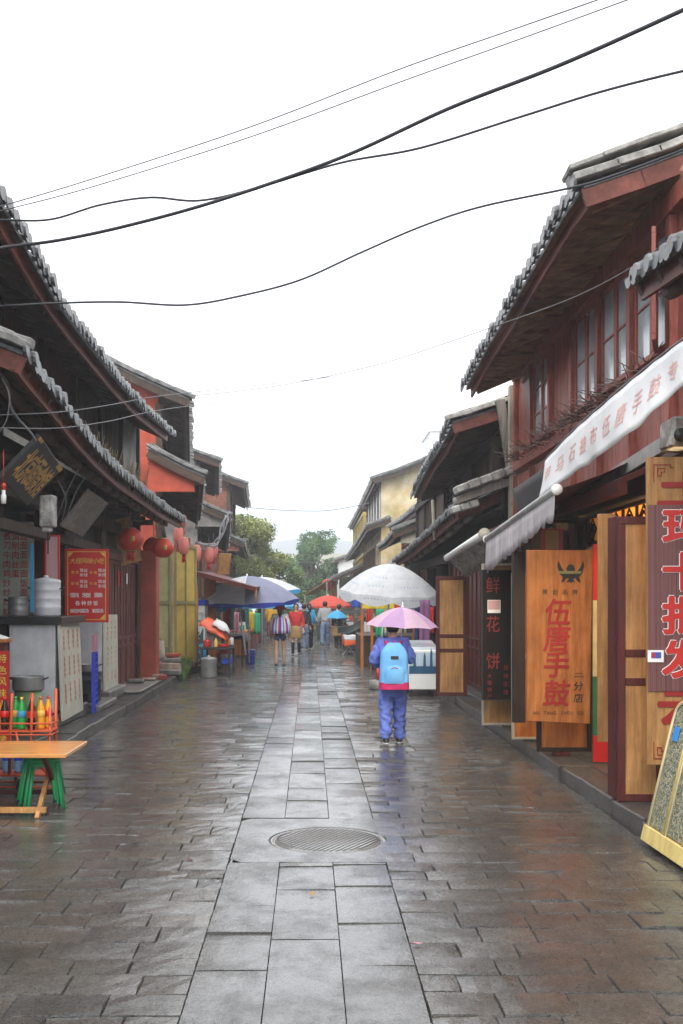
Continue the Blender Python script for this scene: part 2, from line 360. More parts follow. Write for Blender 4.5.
def facade(root, A, B, z0, z1, bays, post=.12, m_post=None, m_plank=None, m_win=None, sill=.42, m_pane=None, m_wall=None, beams=True):
    A = Vector((A[0], A[1], 0)); B = Vector((B[0], B[1], 0)); fr = Fr(A, B - A); L = (B - A).length; n = len(bays); w = L / n
    m_post = m_post or wood_brownred; m_plank = m_plank or wood_red; m_win = m_win or wood_red; m_pane = m_pane or pane
    for i in range(n + 1):
        mb = MB(); a = w * i; fr.box(mb, a - post / 2, a + post / 2, z0, z1, -.1, .05); mb.build('post', m_post, root, bevel=.006)
    if beams:
        mb = MB(); fr.box(mb, -post / 2, L + post / 2, z1 + .002, z1 + .2, -.12, .07); fr.box(mb, 0, L, z0 - .14, z0 - .002, -.12, .065)
        mb.build('beam', m_post, root, bevel=.006)
    for i, k in enumerate(bays):
        a0 = w * i + post / 2 + .002; a1 = w * (i + 1) - post / 2 - .002; h = z1 - z0
        if k == 'open': continue
        if k in ('plank', 'win', 'win2'):
            zt = z0 + h * sill if k != 'plank' else z1
            mb = MB(); npk = max(2, int((a1 - a0) / .17)); ww = (a1 - a0) / npk
            for q in range(npk): fr.box(mb, a0 + q * ww + .004, a0 + (q + 1) * ww - .004, z0, zt - .002, -.06 - U(0, .008), -.03)
            fr.box(mb, a0, a1, z0, zt - .004, -.08, -.07); mb.build('plank_wall', m_plank, root)
            if k != 'plank':
                mb = MB(); ns = 2 if a1 - a0 < 1.3 else 3; sw = (a1 - a0) / ns; top = z1 - .03
                mb2 = MB()
                for q in range(ns):
                    b0 = a0 + q * sw + .004; b1 = a0 + (q + 1) * sw - .004
                    fr.border(mb, b0, b1, zt + .03, top, .05, -.05, 0)
                    nr = 3 if k == 'win' else 2
                    for r in range(1, nr):
                        zz = zt + .03 + (top - zt - .03) * r / nr; fr.box(mb, b0 + .05, b1 - .05, zz - .014, zz + .014, -.04, -.01)
                    fr.box(mb2, b0 + .045, b1 - .045, zt + .06, top - .04, -.033, -.027)
                fr.box(mb, a0, a1, zt, zt + .028, -.08, .03)
                wnd = mb.build('window', m_win, root, bevel=.004); mb2.build('pane', m_pane, wnd)
        elif k == 'lat':
            mb = MB(); x = a0
            while x < a1:
                fr.box(mb, x, x + .03, z0, z1, -.05 + U(-.02, .01), -.02, ); x += U(.07, .12)
            fr.box(mb, a0, a1, z0, z1, -.3, -.29); mb.build('slat_screen', wood_old, root)
        elif k in ('shut', 'shutd'):
            mb = MB(); npk = max(2, round((a1 - a0) / .5)); ww = (a1 - a0) / npk
            for q in range(npk):
                b0 = a0 + q * ww + .005; b1 = b0 + ww - .01
                fr.border(mb, b0, b1, z0, z1, .055, -.05, 0)
                for zz in (z0 + h * .3, z0 + h * .37): fr.box(mb, b0 + .055, b1 - .055, zz - .02, zz + .02, -.05, -.004)
                fr.box(mb, b0 + .05, b1 - .05, z0 + .05, z1 - .05, -.04, -.025)
            mb.build('door_panels', m_plank if k == 'shut' else door_brown, root, bevel=.003)
        elif k == 'wall':
            mb = MB(); fr.box(mb, a0, a1, z0, z1, -.09, -.01); mb.build('wall_panel', m_wall or plaster_beige, root)
        elif k == 'goods':   # open shop with shelves in shadow
            mb = MB()
            for r in range(3):
                zz = z0 + .5 + r * .45; fr.box(mb, a0 + .05, a1 - .05, zz, zz + .03, -1.0, -.6)
            mb.build('shelf', wood_old, root)
    return fr

def gable(root, y, xs, s, depth, z0, ze, slope, mat, th=.2, name='gable_wall'):
    mb = MB(); mb.prism([(xs, y, z0), (xs + s * depth, y, z0), (xs + s * depth, y, ze + slope * depth), (xs, y, ze)], (0, th, 0)); return mb.build(name, mat, root)

# ------------------------------------------------------------------ people
def skin_mesh(J, E, sub=2):
    names = list(J); idx = {k: i for i, k in enumerate(names)}
    me = bpy.data.meshes.new('s'); me.from_pydata([J[k][0] for k in names], [(idx[a], idx[b]) for a, b in E], [])
    ob = bpy.data.objects.new('s', me); col.objects.link(ob)
    md = ob.modifiers.new('k', 'SKIN'); md.use_smooth_shade = True
    for i, k in enumerate(names):
        r = J[k][1]; me.skin_vertices[0].data[i].radius = r if isinstance(r, tuple) else (r, r)
    me.skin_vertices[0].data[0].use_root = True
    sb = ob.modifiers.new('u', 'SUBSURF'); sb.levels = sub; sb.render_levels = sub
    dg = bpy.context.evaluated_depsgraph_get(); dg.update(); ev = ob.evaluated_get(dg); m2 = bpy.data.meshes.new_from_object(ev)
    bpy.data.objects.remove(ob); bpy.data.meshes.remove(me); return m2
def crumple(me, amp, sc=9., seed=0.):
    nrm = [v.normal.copy() for v in me.vertices]
    for v, n in zip(me.vertices, nrm):
        p = Vector((v.co.x * sc, v.co.y * sc, v.co.z * sc * 1.7 + v.co.x * sc * .8 + seed)); a = noise.noise(p); b = noise.noise(p * 2.3)
        v.co += n * amp * ((1 - abs(a) * 2.4) * .7 + b * .5)
    me.update(); return me
def link_mesh(me, name, mat, parent):
    me.name = name; me.materials.clear()
    for mm in (mat if isinstance(mat, (list, tuple)) else [mat]): me.materials.append(mm)
    for p in me.polygons: p.use_smooth = True
    o = bpy.data.objects.new(name, me); col.objects.link(o); o.parent = parent; ORG[o.name] = Vector(); return o
def person(label, loc, rot, hgt, top_m, leg_m, shoe_m=black_plastic, arms=None, stride=.16, legs='trousers', bulk=1., hair_long=False, hat=None, coat_len=0., sleeves=True, group=None, lower_m=None, sub=2):
    k = hgt / 1.7
    t = thing('person', label, 'person', (0, 0, 0), group)
    V = lambda x, y, z: Vector((x * k, y * k, z * k))
    st = stride
    arms = arms or (((-.22, -.03, 1.14), (-.24, .06, .9)), ((.22, -.03, 1.14), (.24, .06, .9)))
    J = {'pelvis': (V(0, 0, .95), (.13 * k, .1 * k)), 'waist': (V(0, 0, 1.08), (.125 * k, .09 * k)), 'chest': (V(0, 0, 1.3), (.14 * k, .1 * k)), 'neck0': (V(0, 0, 1.43), .065 * k), 'neck1': (V(0, .005, 1.5), .05 * k),
         'head0': (V(0, .015, 1.56), (.068 * k, .078 * k)), 'head1': (V(0, .01, 1.63), (.078 * k, .092 * k)), 'head2': (V(0, 0, 1.68), .055 * k)}
    E = [('pelvis', 'waist'), ('waist', 'chest'), ('chest', 'neck0'), ('neck0', 'neck1'), ('neck1', 'head0'), ('head0', 'head1'), ('head1', 'head2')]
    for s, nm, kick in ((-1, 'l', -st), (1, 'r', st)):
        hp = V(.09 * s, 0, .88); kn = V(.1 * s, kick * .55 + .02, .5); an = V(.1 * s, kick + (-.03 if kick < 0 else 0), .085 if kick > 0 else .11)
        J['hip' + nm] = (hp, .085 * k); J['knee' + nm] = (kn, .055 * k); J['calf' + nm] = (kn.lerp(an, .35) + V(0, -.02, 0), .052 * k); J['ank' + nm] = (an, .036 * k); J['toe' + nm] = (an + V(0, .13, -.05), .032 * k)
        E += [('pelvis', 'hip' + nm), ('hip' + nm, 'knee' + nm), ('knee' + nm, 'calf' + nm), ('calf' + nm, 'ank' + nm), ('ank' + nm, 'toe' + nm)]
        el, wr = (V(*q) for q in arms[0 if s < 0 else 1])
        J['sh' + nm] = (V(.165 * s, 0, 1.38), .058 * k); J['el' + nm] = (el, .042 * k); J['wr' + nm] = (wr, .027 * k)
        d = (wr - el).normalized(); side = d.cross(Vector((0, 1, .2))).normalized() * s
        J['palm' + nm] = (wr + d * .07 * k, (.036 * k, .018 * k))
        E += [('chest', 'sh' + nm), ('sh' + nm, 'el' + nm), ('el' + nm, 'wr' + nm), ('wr' + nm, 'palm' + nm)]
        cross = d.cross(side).normalized()
        for q, (o_, ln) in enumerate(((-.027, .062), (-.009, .075), (.009, .07), (.027, .055))):
            b0 = wr + d * .1 * k + side * o_ * k; b1 = b0 + (d * .8 + cross * .35).normalized() * ln * .55 * k; b2 = b1 + (d * .4 + cross * .8).normalized() * ln * .5 * k
            for z_, (bp, rr) in enumerate(((b0, .0095), (b1, .0085), (b2, .007))): J['f%s%d%d' % (nm, q, z_)] = (bp, rr * k)
            E += [('palm' + nm, 'f%s%d0' % (nm, q)), ('f%s%d0' % (nm, q), 'f%s%d1' % (nm, q)), ('f%s%d1' % (nm, q), 'f%s%d2' % (nm, q))]
        th = wr + d * .04 * k - side * .04 * k; J['th0' + nm] = (th, .011 * k); J['th1' + nm] = (th + (d * .7 + cross * .5 - side * .5) * .05 * k, .0085 * k)
        E += [('palm' + nm, 'th0' + nm), ('th0' + nm, 'th1' + nm)]
    body = link_mesh(skin_mesh(J, E, sub), 'body', skin, t)
    # face: eyes, nose and mouth sit on the front of the head, ears at the sides
    mb = MB()
    for s in (-1, 1): mb.lathe(V(.031 * s, .088, 1.615), [(.001, -.008 * k), (.013 * k, 0), (.001, .008 * k)], 8)
    mb.build('eyes', ink_black, body); mb = MB()
    mb.lathe(V(0, .1, 1.585), [(.001, -.02 * k), (.016 * k, -.008 * k), (.008 * k, .03 * k), (.001, .04 * k)], 8)
    for s in (-1, 1): mb.lathe(V(.082 * s, .0, 1.6), [(.001, -.03 * k), (.014 * k, 0), (.016 * k, .02 * k), (.001, .032 * k)], 8)
    mb.build('nose_and_ears', skin, body); mb = MB(); mb.lathe(V(0, .088, 1.55), [(.001, -.007 * k), (.022 * k, 0), (.001, .006 * k)], 8, sy=.4); mb.build('mouth', ink_redfaded, body)
    # upper clothes
    g = bulk
    T = {'pelvis': (V(0, -.005, .9 - coat_len), ((.165 + coat_len * .12) * k * g, (.125 + coat_len * .1) * k * g)), 'waist': (V(0, 0, 1.08), (.15 * k * g, .115 * k * g)), 'chest': (V(0, 0, 1.28), (.168 * k * g, .125 * k * g)), 'neck0': (V(0, -.005, 1.42), .085 * k), 'neck1': (V(0, 0, 1.465), .062 * k)}
    TE = [('pelvis', 'waist'), ('waist', 'chest'), ('chest', 'neck0'), ('neck0', 'neck1')]
    for s, nm in ((-1, 'l'), (1, 'r')):
        sh, el, wr = J['sh' + nm][0], J['el' + nm][0], J['wr' + nm][0]
        T['sh' + nm] = (sh + V(.005 * s, 0, .0), .075 * k * g); TE.append(('chest', 'sh' + nm))
        if sleeves:
            T['el' + nm] = (el, .06 * k * g); T['wr' + nm] = (el.lerp(wr, .92), .043 * k * g); TE += [('sh' + nm, 'el' + nm), ('el' + nm, 'wr' + nm)]
        else:
            T['el' + nm] = (sh.lerp(el, .6), .058 * k * g); TE.append(('sh' + nm, 'el' + nm))
    link_mesh(crumple(skin_mesh(T, TE, sub + 1), .022 * k, 11, loc[0]), 'jacket', top_m, t)
    # legs
    if legs in ('trousers', 'shorts'):
        T = {'w': (V(0, 0, 1.0), (.135 * k * g, .11 * k * g)), 'pelvis': (V(0, 0, .92), (.15 * k * g, .115 * k * g))}; TE = [('w', 'pelvis')]
        for nm in 'lr':
            hp, kn, an = J['hip' + nm][0], J['knee' + nm][0], J['ank' + nm][0]
            T['h' + nm] = (hp, .1 * k * g); TE.append(('pelvis', 'h' + nm))
            if legs == 'shorts': T['k' + nm] = (hp.lerp(kn, .45), .095 * k); TE.append(('h' + nm, 'k' + nm))
            else:
                T['k' + nm] = (kn, .078 * k * g); T['a' + nm] = (kn.lerp(an, .97) + V(0, 0, .0), .066 * k * g); T['b' + nm] = (an + V(0, .012, -.015), .06 * k * g); TE.append(('a' + nm, 'b' + nm)); TE += [('h' + nm, 'k' + nm), ('k' + nm, 'a' + nm)]
        link_mesh(crumple(skin_mesh(T, TE, sub + 1), .034 * k, 9, loc[0] + 4), 'trousers' if legs == 'trousers' else 'shorts', leg_m, t)
    else:
        mb = MB(); mb.lathe(V(0, 0, 0), [(.145 * k, 1.0 * k), (.18 * k, .85 * k), (.215 * k, .62 * k), (.21 * k, .6 * k)], 18, sy=.8); mb.build('skirt', leg_m, t)
    if lower_m:
        for nm in 'lr':
            mb = MB(); kn, an = J['knee' + nm][0], J['ank' + nm][0]; mb.tube([kn - V(0, 0, .03), J['calf' + nm][0], an], [.062 * k, .06 * k, .045 * k], 10); mb.build('boot', lower_m, t)
    for nm in 'lr':
        an = J['ank' + nm][0]; mb = MB()
        mb.lathe(an + V(0, .05, -.05), [(.05 * k, -.03 * k), (.056 * k, -.01 * k), (.05 * k, .02 * k), (.03 * k, .045 * k)], 14, sy=2.3, sx=.85, m=0)
        mb.lathe(an + V(0, .05, -.075), [(.052 * k, -.012 * k), (.056 * k, .004 * k)], 14, sy=2.35, sx=.88, m=1)
        mb.build('shoe', [shoe_m, white_paint if shoe_m is black_plastic else shoe_m], t)
    mb = MB()
    pr = [(.001, .105), (.05, .095), (.085, .055), (.098, .0), (.094, -.05), (.07, -.09)]
    def hp(i, j):
        a = 2 * PI * i; front = max(0., math.sin(a)) ** .7; q = min(4.999, j * 5 * (1 - .58 * front)); q0 = int(q); f_ = q - q0
        r = pr[q0][0] * (1 - f_) + pr[q0 + 1][0] * f_; z = pr[q0][1] * (1 - f_) + pr[q0 + 1][1] * f_
        return V(r * math.cos(a) * .93, r * math.sin(a) * 1.06 - .012, 1.62 + z)
    mb.grid(hp, 22, 10)
    if hair_long: mb.tube([V(0, -.06, 1.62), V(0, -.1, 1.5), V(0, -.12, 1.38)], [.075 * k, .07 * k, .035 * k], 10)
    mb.build('hair', hair, t)
    if hat:
        mb = MB(); mb.lathe(V(0, -.005, 1.6), [(.2 * k, -.03 * k), (.19 * k, -.01 * k), (.13 * k, .03 * k), (.122 * k, .1 * k), (.09 * k, .145 * k), (.001, .16 * k)], 20); mb.build('hat', hat, t)
    t.location = loc; t.rotation_euler = (0, 0, rot)
    return t

def umbrella(name, label, cat, top, Rr, h, mats, pole_len, pole_m=steel, n=8, valance=0., tilt=(0, 0), rot=0., group=None, handle=False, base=False, marks=None, alt=None, pole_r=.012, panelmap=None):
    t = thing(name, label, cat, (0, 0, 0), group)
    mb = MB(); sub = 6
    def pt(a, q):
        ph = (a * n) % 1.; sc_ = 1 - .05 * math.sin(PI * ph) * q; sag = -.02 * math.sin(PI * ph) * q * Rr
        r = Rr * q * sc_; z = -h * (q ** 1.75) + sag * .0 + (.04 * h * math.sin(PI * ph) * q)
        return Vector((r * math.cos(2 * PI * a), r * math.sin(2 * PI * a), z))
    for pn in range(n):
        mm = (panelmap[pn % len(panelmap)] if panelmap else 0)
        mb.grid(lambda i, j: pt((pn + i * .9999) / n, j), sub, 8, m=mm)
        if valance: mb.grid(lambda i, j: pt((pn + i * .9999) / n, 1) + Vector((0, 0, -valance * j * (.45 + .55 * math.sin(PI * i)))), sub, 1, m=mm if not alt else alt)
    mb.build('canopy', mats, t)
    if marks:
        mb = MB(); q_ = 0
        for pn in marks:
            for (jj, cnt, hh) in ((1.0, 7, .045), (.62, 4, .04), (.82, 6, .03)):
                for z in range(cnt):
                    gl = glyph('大理洱海古城风花雪月茶马'[q_ % 12]); q_ += 1; ci = .5 + (z - (cnt - 1) / 2) * .09 / max(.6, jj)
                    if jj == 1.0: mb.add([pt((pn + ci + x * .07) / n, 1) * 1.006 + Vector((0, 0, -valance * .3 + (y - .4) * hh)) for x, y in gl[0]], gl[1])
                    else: mb.add([pt((pn + ci + x * .07) / n, jj - (y - .4) * .05) * 1.004 + Vector((0, 0, .006)) for x, y in gl[0]], gl[1])
        mb.build('printing', M('print_faint', (.4, .47, .6), rough=.8, bump=0), t)
    mb = MB()
    for pn in range(n):
        a = pn / n; pts = [pt(a, q) - Vector((0, 0, .008)) for q in (.02, .25, .5, .75, 1)]; mb.tube(pts, .004 + .002 * (Rr > .8), 5)
        mb.tube([Vector((0, 0, -h * .8)), pt(a, .5) - Vector((0, 0, .01))], .004, 5)
    mb.build('ribs', steel, t)
    mb = MB(); mb.tube([(0, 0, .05), (0, 0, -pole_len)], pole_r, 10)
    mb.lathe((0, 0, 0), [(.02, -.01), (.022, .012), (.008, .03), (.005, .07)], 10); mb.build('pole', pole_m, t)
    if handle: mb = MB(); mb.tube([(0, 0, -pole_len), (0, 0, -pole_len - .09)], .014, 8); mb.build('handle', black_plastic, t)
    if base: mb = MB(); mb.lathe((0, 0, -pole_len), [(.22, 0), (.23, .05), (.19, .09), (.04, .1), (.035, .22), (.02, .22)], 20); mb.build('base', concrete, t)
    t.location = top; t.rotation_euler = (tilt[0], tilt[1], rot)
    return t

def spline(pts, n=10):
    pts = [Vector(p) for p in pts]; out = []
    for i in range(len(pts) - 1):
        p0 = pts[max(0, i - 1)]; p1 = pts[i]; p2 = pts[i + 1]; p3 = pts[min(len(pts) - 1, i + 2)]
        for k in range(n):
            t = k / n; out.append(.5 * ((2 * p1) + (p2 - p0) * t + (2 * p0 - 5 * p1 + 4 * p2 - p3) * t * t + (3 * p1 - p0 - 3 * p2 + p3) * t ** 3))
    out.append(pts[-1]); return out
# ================================================================== world, camera, light
w = bpy.data.worlds.new('World'); sc.world = w; w.use_nodes = True
nt = w.node_tree; N = nt.nodes; L = nt.links; bg = N['Background']
sky = N.new('ShaderNodeTexSky'); sky.sky_type = 'NISHITA'; sky.sun_disc = False; sky.sun_elevation = math.radians(51); sky.sun_rotation = math.radians(200)
L.new(sky.outputs[0], bg.inputs[0]); bg.inputs[1].default_value = .06
bg2 = N.new('ShaderNodeBackground'); tc = N.new('ShaderNodeTexCoord'); nz = N.new('ShaderNodeTexNoise'); nz.inputs['Scale'].default_value = 2.2; nz.inputs['Detail'].default_value = 4
L.new(tc.outputs['Generated'], nz.inputs['Vector']); rp = N.new('ShaderNodeValToRGB'); L.new(nz.outputs[0], rp.inputs[0])
rp.color_ramp.elements[0].color = (.93, .96, 1, 1); rp.color_ramp.elements[1].color = (1, 1, 1, 1); rp.color_ramp.elements[0].position = .35; rp.color_ramp.elements[1].position = .6
sx_ = N.new('ShaderNodeSeparateXYZ'); L.new(tc.outputs['Generated'], sx_.inputs[0]); mr_ = N.new('ShaderNodeMapRange'); mr_.inputs[1].default_value = .04; mr_.inputs[2].default_value = .2; mr_.interpolation_type = 'SMOOTHSTEP'; L.new(sx_.outputs[2], mr_.inputs[0])
mg = N.new('ShaderNodeMix'); mg.data_type = 'RGBA'; L.new(mr_.outputs[0], mg.inputs[0]); mg.inputs[6].default_value = (.19, .285, .38, 1); L.new(rp.outputs[0], mg.inputs[7])
L.new(mg.outputs[2], bg2.inputs[0]); bg2.inputs[1].default_value = 1.2
ms = N.new('ShaderNodeMixShader'); ms.inputs[0].default_value = .88; L.new(bg.outputs[0], ms.inputs[1]); L.new(bg2.outputs[0], ms.inputs[2]); L.new(ms.outputs[0], N['World Output'].inputs[0])
sl = bpy.data.lights.new('sun', 'SUN'); sl.energy = 1.3; sl.angle = math.radians(35); sl.color = (1, .97, .93)
so = bpy.data.objects.new('sun', sl); col.objects.link(so); so.rotation_euler = (math.radians(38), math.radians(-10), 0)
sc.view_settings.view_transform = 'Standard'; sc.view_settings.look = 'None'; sc.view_settings.exposure = EXPO; sc.view_settings.gamma = 1
cam = bpy.data.cameras.new('camera'); co = bpy.data.objects.new('camera', cam); col.objects.link(co)
co.location = (0, 0, EYE); co.rotation_euler = (PI / 2, 0, 0); cam.sensor_width = 36; cam.sensor_fit = 'AUTO'; cam.lens = 36 * F / 1024
cam.shift_x = (341.5 - CX) / 1024; cam.shift_y = (HY - 512) / 1024; cam.clip_end = 4000; cam.clip_start = .05
sc.camera = co
try:
    sc.cycles.max_bounces = 7; sc.cycles.volume_bounces = 1; sc.cycles.volume_step_rate = 4
except Exception: pass

# ================================================================== wet ground
def wet(name, c, c2, pit=1., rough=.34, coat=1.):
    m = bpy.data.materials.new(name); m.use_nodes = True; nt = m.node_tree; N = nt.nodes; L = nt.links; b = N['Principled BSDF']
    tc = N.new('ShaderNodeTexCoord'); O = tc.outputs['Object']
    def nz(sc_, det=5, r=.6, dist=0.):
        n = N.new('ShaderNodeTexNoise'); n.inputs['Scale'].default_value = sc_; n.inputs['Detail'].default_value = det; n.inputs['Roughness'].default_value = r; n.inputs['Distortion'].default_value = dist
        L.new(O, n.inputs['Vector']); return n
    def ramp(src, p0, p1, c0=(0, 0, 0, 1), c1=(1, 1, 1, 1)):
        r = N.new('ShaderNodeValToRGB'); L.new(src, r.inputs[0]); e = r.color_ramp.elements
        e[0].position = p0; e[1].position = p1; e[0].color = c0; e[1].color = c1; return r.outputs[0]
    big = nz(.8, 5, .62); mid = nz(6, 6, .7); fine = nz(70, 4, .75); pits = nz(26, 4, .8, .6)
    colr = ramp(mid.outputs[0], .3, .7, (*c, 1), (*c2, 1))
    st = ramp(big.outputs[0], .38, .62, (.62, .55, .47, 1), (1, 1, 1, 1))
    at = N.new('ShaderNodeAttribute'); at.attribute_name = 'tone'
    m1 = N.new('ShaderNodeMix'); m1.data_type = 'RGBA'; m1.blend_type = 'MULTIPLY'; m1.inputs[0].default_value = .8; L.new(colr, m1.inputs[6]); L.new(st, m1.inputs[7])
    m2 = N.new('ShaderNodeMix'); m2.data_type = 'RGBA'; m2.blend_type = 'MULTIPLY'; m2.inputs[0].default_value = 1; L.new(m1.outputs[2], m2.inputs[6]); L.new(at.outputs['Color'], m2.inputs[7])
    sp_ = nz(52, 5, .8, .3); spk = ramp(sp_.outputs[0], .4, .62, (1.0, 1.0, 1.0, 1), (.38, .35, .32, 1)); sp2 = ramp(fine.outputs[0], .56, .68, (1, 1, 1, 1), (1.9, 1.9, 1.9, 1))
    m3 = N.new('ShaderNodeMix'); m3.data_type = 'RGBA'; m3.blend_type = 'MULTIPLY'; m3.inputs[0].default_value = min(1, .8 * pit); L.new(m2.outputs[2], m3.inputs[6]); L.new(spk, m3.inputs[7])
    m4 = N.new('ShaderNodeMix'); m4.data_type = 'RGBA'; m4.blend_type = 'MULTIPLY'; m4.inputs[0].default_value = min(1, .8 * pit); L.new(m3.outputs[2], m4.inputs[6]); L.new(sp2, m4.inputs[7])
    L.new(m4.outputs[2], b.inputs['Base Color'])
    # rough stone, with a water film lying in its hollows
    rr = ramp(fine.outputs[0], .35, .65, (rough - .12,) * 3 + (1,), (rough + .22,) * 3 + (1,)); L.new(rr, b.inputs['Roughness'])
    ad = N.new('ShaderNodeMath'); ad.operation = 'MULTIPLY_ADD'; L.new(pits.outputs[0], ad.inputs[0]); ad.inputs[1].default_value = 1.6; L.new(fine.outputs[0], ad.inputs[2])
    bp = N.new('ShaderNodeBump'); bp.inputs['Strength'].default_value = .85 * pit; bp.inputs['Distance'].default_value = .03; L.new(ad.outputs[0], bp.inputs['Height']); L.new(bp.outputs[0], b.inputs['Normal'])
    film = N.new('ShaderNodeTexNoise'); film.inputs['Scale'].default_value = 2.6; film.inputs['Detail'].default_value = 8; film.inputs['Roughness'].default_value = .72; L.new(O, film.inputs['Vector'])
    fw = ramp(film.outputs[0], .38, .55, (.5 * coat,) * 3 + (1,), (coat, coat, coat, 1)); L.new(fw, b.inputs['Coat Weight'])
    b.inputs['Coat Roughness'].default_value = .06; b.inputs['Coat IOR'].default_value = 1.7
    bc = N.new('ShaderNodeBump'); bc.inputs['Strength'].default_value = 1; bc.inputs['Distance'].default_value = .00075 * pit; L.new(ad.outputs[0], bc.inputs['Height']); L.new(bc.outputs[0], b.inputs['Coat Normal'])
    return m
wet_side = wet('wet_side', (.075, .069, .06), (.2, .187, .165), 1.2, .27)
wet_mid = wet('wet_mid', (.065, .064, .061), (.14, .139, .134), 1.05, .27)
wet_kerb = wet('wet_kerb', (.07, .066, .058), (.16, .15, .135), 1.3, .5, coat=.35)
wet_gap = wet('wet_gap', (.02, .02, .018), (.05, .048, .042), .8, .35)
KL, KR = -2.8, 2.42
def stones():
    mb = MB(); tones = []
    def stone(x0, x1, y0, y1, m, jz=.004, tl=.006):
        g = .0018 if m == 0 else .001; x0 += g * U(.4, 1.6); x1 -= g * U(.4, 1.6); y0 += g * U(.4, 1.5); y1 -= g * U(.4, 1.5)
        z = U(-jz, jz); ax = U(-tl, tl); ay = U(-tl, tl); cxx = (x0 + x1) / 2; cyy = (y0 + y1) / 2; c = .002 if m else .0035
        if y0 < 14:   # near stones: a 4 x 3 top that is slightly uneven
            nx, ny = 4, 3; vs = []
            for jj in range(ny + 1):
                for ii in range(nx + 1):
                    x = x0 + c + (x1 - x0 - 2 * c) * ii / nx; y = y0 + c + (y1 - y0 - 2 * c) * jj / ny
                    if 0 < ii < nx: pass
                    e = (ii in (0, nx)) + (jj in (0, ny))
                    x += U(-.003, .003) * (m == 0); y += U(-.0025, .0025) * (m == 0)
                    vs.append((x, y, z + ax * (x - cxx) / .3 + ay * (y - cyy) / .2 + U(-.0013, .0013) * (1 if m == 0 else .4) - .001 * e + .014))
            fs = [(jj * (nx + 1) + ii, jj * (nx + 1) + ii + 1, (jj + 1) * (nx + 1) + ii + 1, (jj + 1) * (nx + 1) + ii) for jj in range(ny) for ii in range(nx)]
            ring = [ii for ii in range(nx + 1)] + [jj * (nx + 1) + nx for jj in range(1, ny + 1)] + [ny * (nx + 1) + ii for ii in range(nx - 1, -1, -1)] + [jj * (nx + 1) for jj in range(ny - 1, 0, -1)]
            o = len(vs)
            for r in ring:
                p = vs[r]; dx = -c if abs(p[0] - x0) < .03 else (c if abs(p[0] - x1) < .03 else 0); dy = -c if abs(p[1] - y0) < .025 else (c if abs(p[1] - y1) < .025 else 0)
                vs.append((p[0] + dx, p[1] + dy, -.004))
            k = len(ring); fs += [(ring[(q + 1) % k], ring[q], o + q, o + (q + 1) % k) for q in range(k)]
            n0 = len(mb.f); mb.add(vs, fs, False, m)
        else:
            n0 = len(mb.f)
            zt = lambda x, y: z + ax * (x - cxx) / .3 + ay * (y - cyy) / .2 + .012
            T = [(x0 + c, y0 + c), (x1 - c, y0 + c), (x1 - c, y1 - c), (x0 + c, y1 - c)]; B = [(x0, y0), (x1, y0), (x1, y1), (x0, y1)]
            mb.add([(x, y, zt(x, y)) for x, y in T] + [(x, y, -.008) for x, y in B], [(0, 1, 2, 3)] + [(q + 4, (q + 1) % 4 + 4, (q + 1) % 4, q) for q in range(4)], False, m)
        tt = U(.72, 1.2); wv = U(-.04, .04); tones.extend([(tt + wv, tt, tt - wv * 1.3, 1)] * (len(mb.f) - n0))
    S0, S1 = -.54, .5
    for (a, b) in ((KL + .01, S0), (S1, KR - .01)):
        y = 1.6; r = 0
        while y < 90:
            dy = U(.2, .27) if y < 45 else .6
            x = a - (U(.1, .3) if r % 2 else 0); r += 1
            while x < b - .02:
                wd = U(.27, .46); x1 = min(b, x + wd)
                if x1 - a < .13: x1 = a + U(.2, .34)
                if b - x1 < .14: x1 = b
                xs = max(x, a)
                if x1 - xs > .05: stone(xs, x1, y, y + dy, 0, .0045, .008)
                x = x1
            y += dy
    for (a, b) in ((S0, -.2), (-.2, .15), (.15, S1)):
        y = 1.2 + U(0, .5)
        while y < 90:
            dy = U(.5, .95)
            y1 = y + dy
            if not (y1 > 6.95 and y < 8.35): stone(a, b, y, y1, 1, .0015, .004)
            else:
                if y < 6.94: stone(a, b, y, 6.95, 1, .002, .003)
                y1 = 8.36
            y = y1
    o = mb.build('street_paving', [wet_side, wet_mid], None)
    ca = o.data.color_attributes.new('tone', 'FLOAT_COLOR', 'CORNER')
    fl = []
    for p, c in zip(o.data.polygons, tones):
        for _ in range(p.loop_total): fl.extend(c)
    ca.data.foreach_set('color', fl); o['kind'] = 'structure'
    return o
def tone1(o):
    ca = o.data.color_attributes.new('tone', 'FLOAT_COLOR', 'CORNER'); ca.data.foreach_set('color', [1.] * (4 * len(ca.data))); return o
stones()
mb = MB(); mb.grid(lambda i, j: Vector((-1500 + 3000 * i, -30 + 2600 * j, -.02)), 2, 2, smooth=False); g_ = tone1(mb.build('ground', wet_gap)); g_['kind'] = 'structure'
mb = MB(); mb.bx(-2.85, 2.5, -10, 1.6, -.015, .0); mb.bx(KL, KR, 90, 160, -.015, .005); g_ = tone1(mb.build('road', wet_side)); g_['kind'] = 'structure'
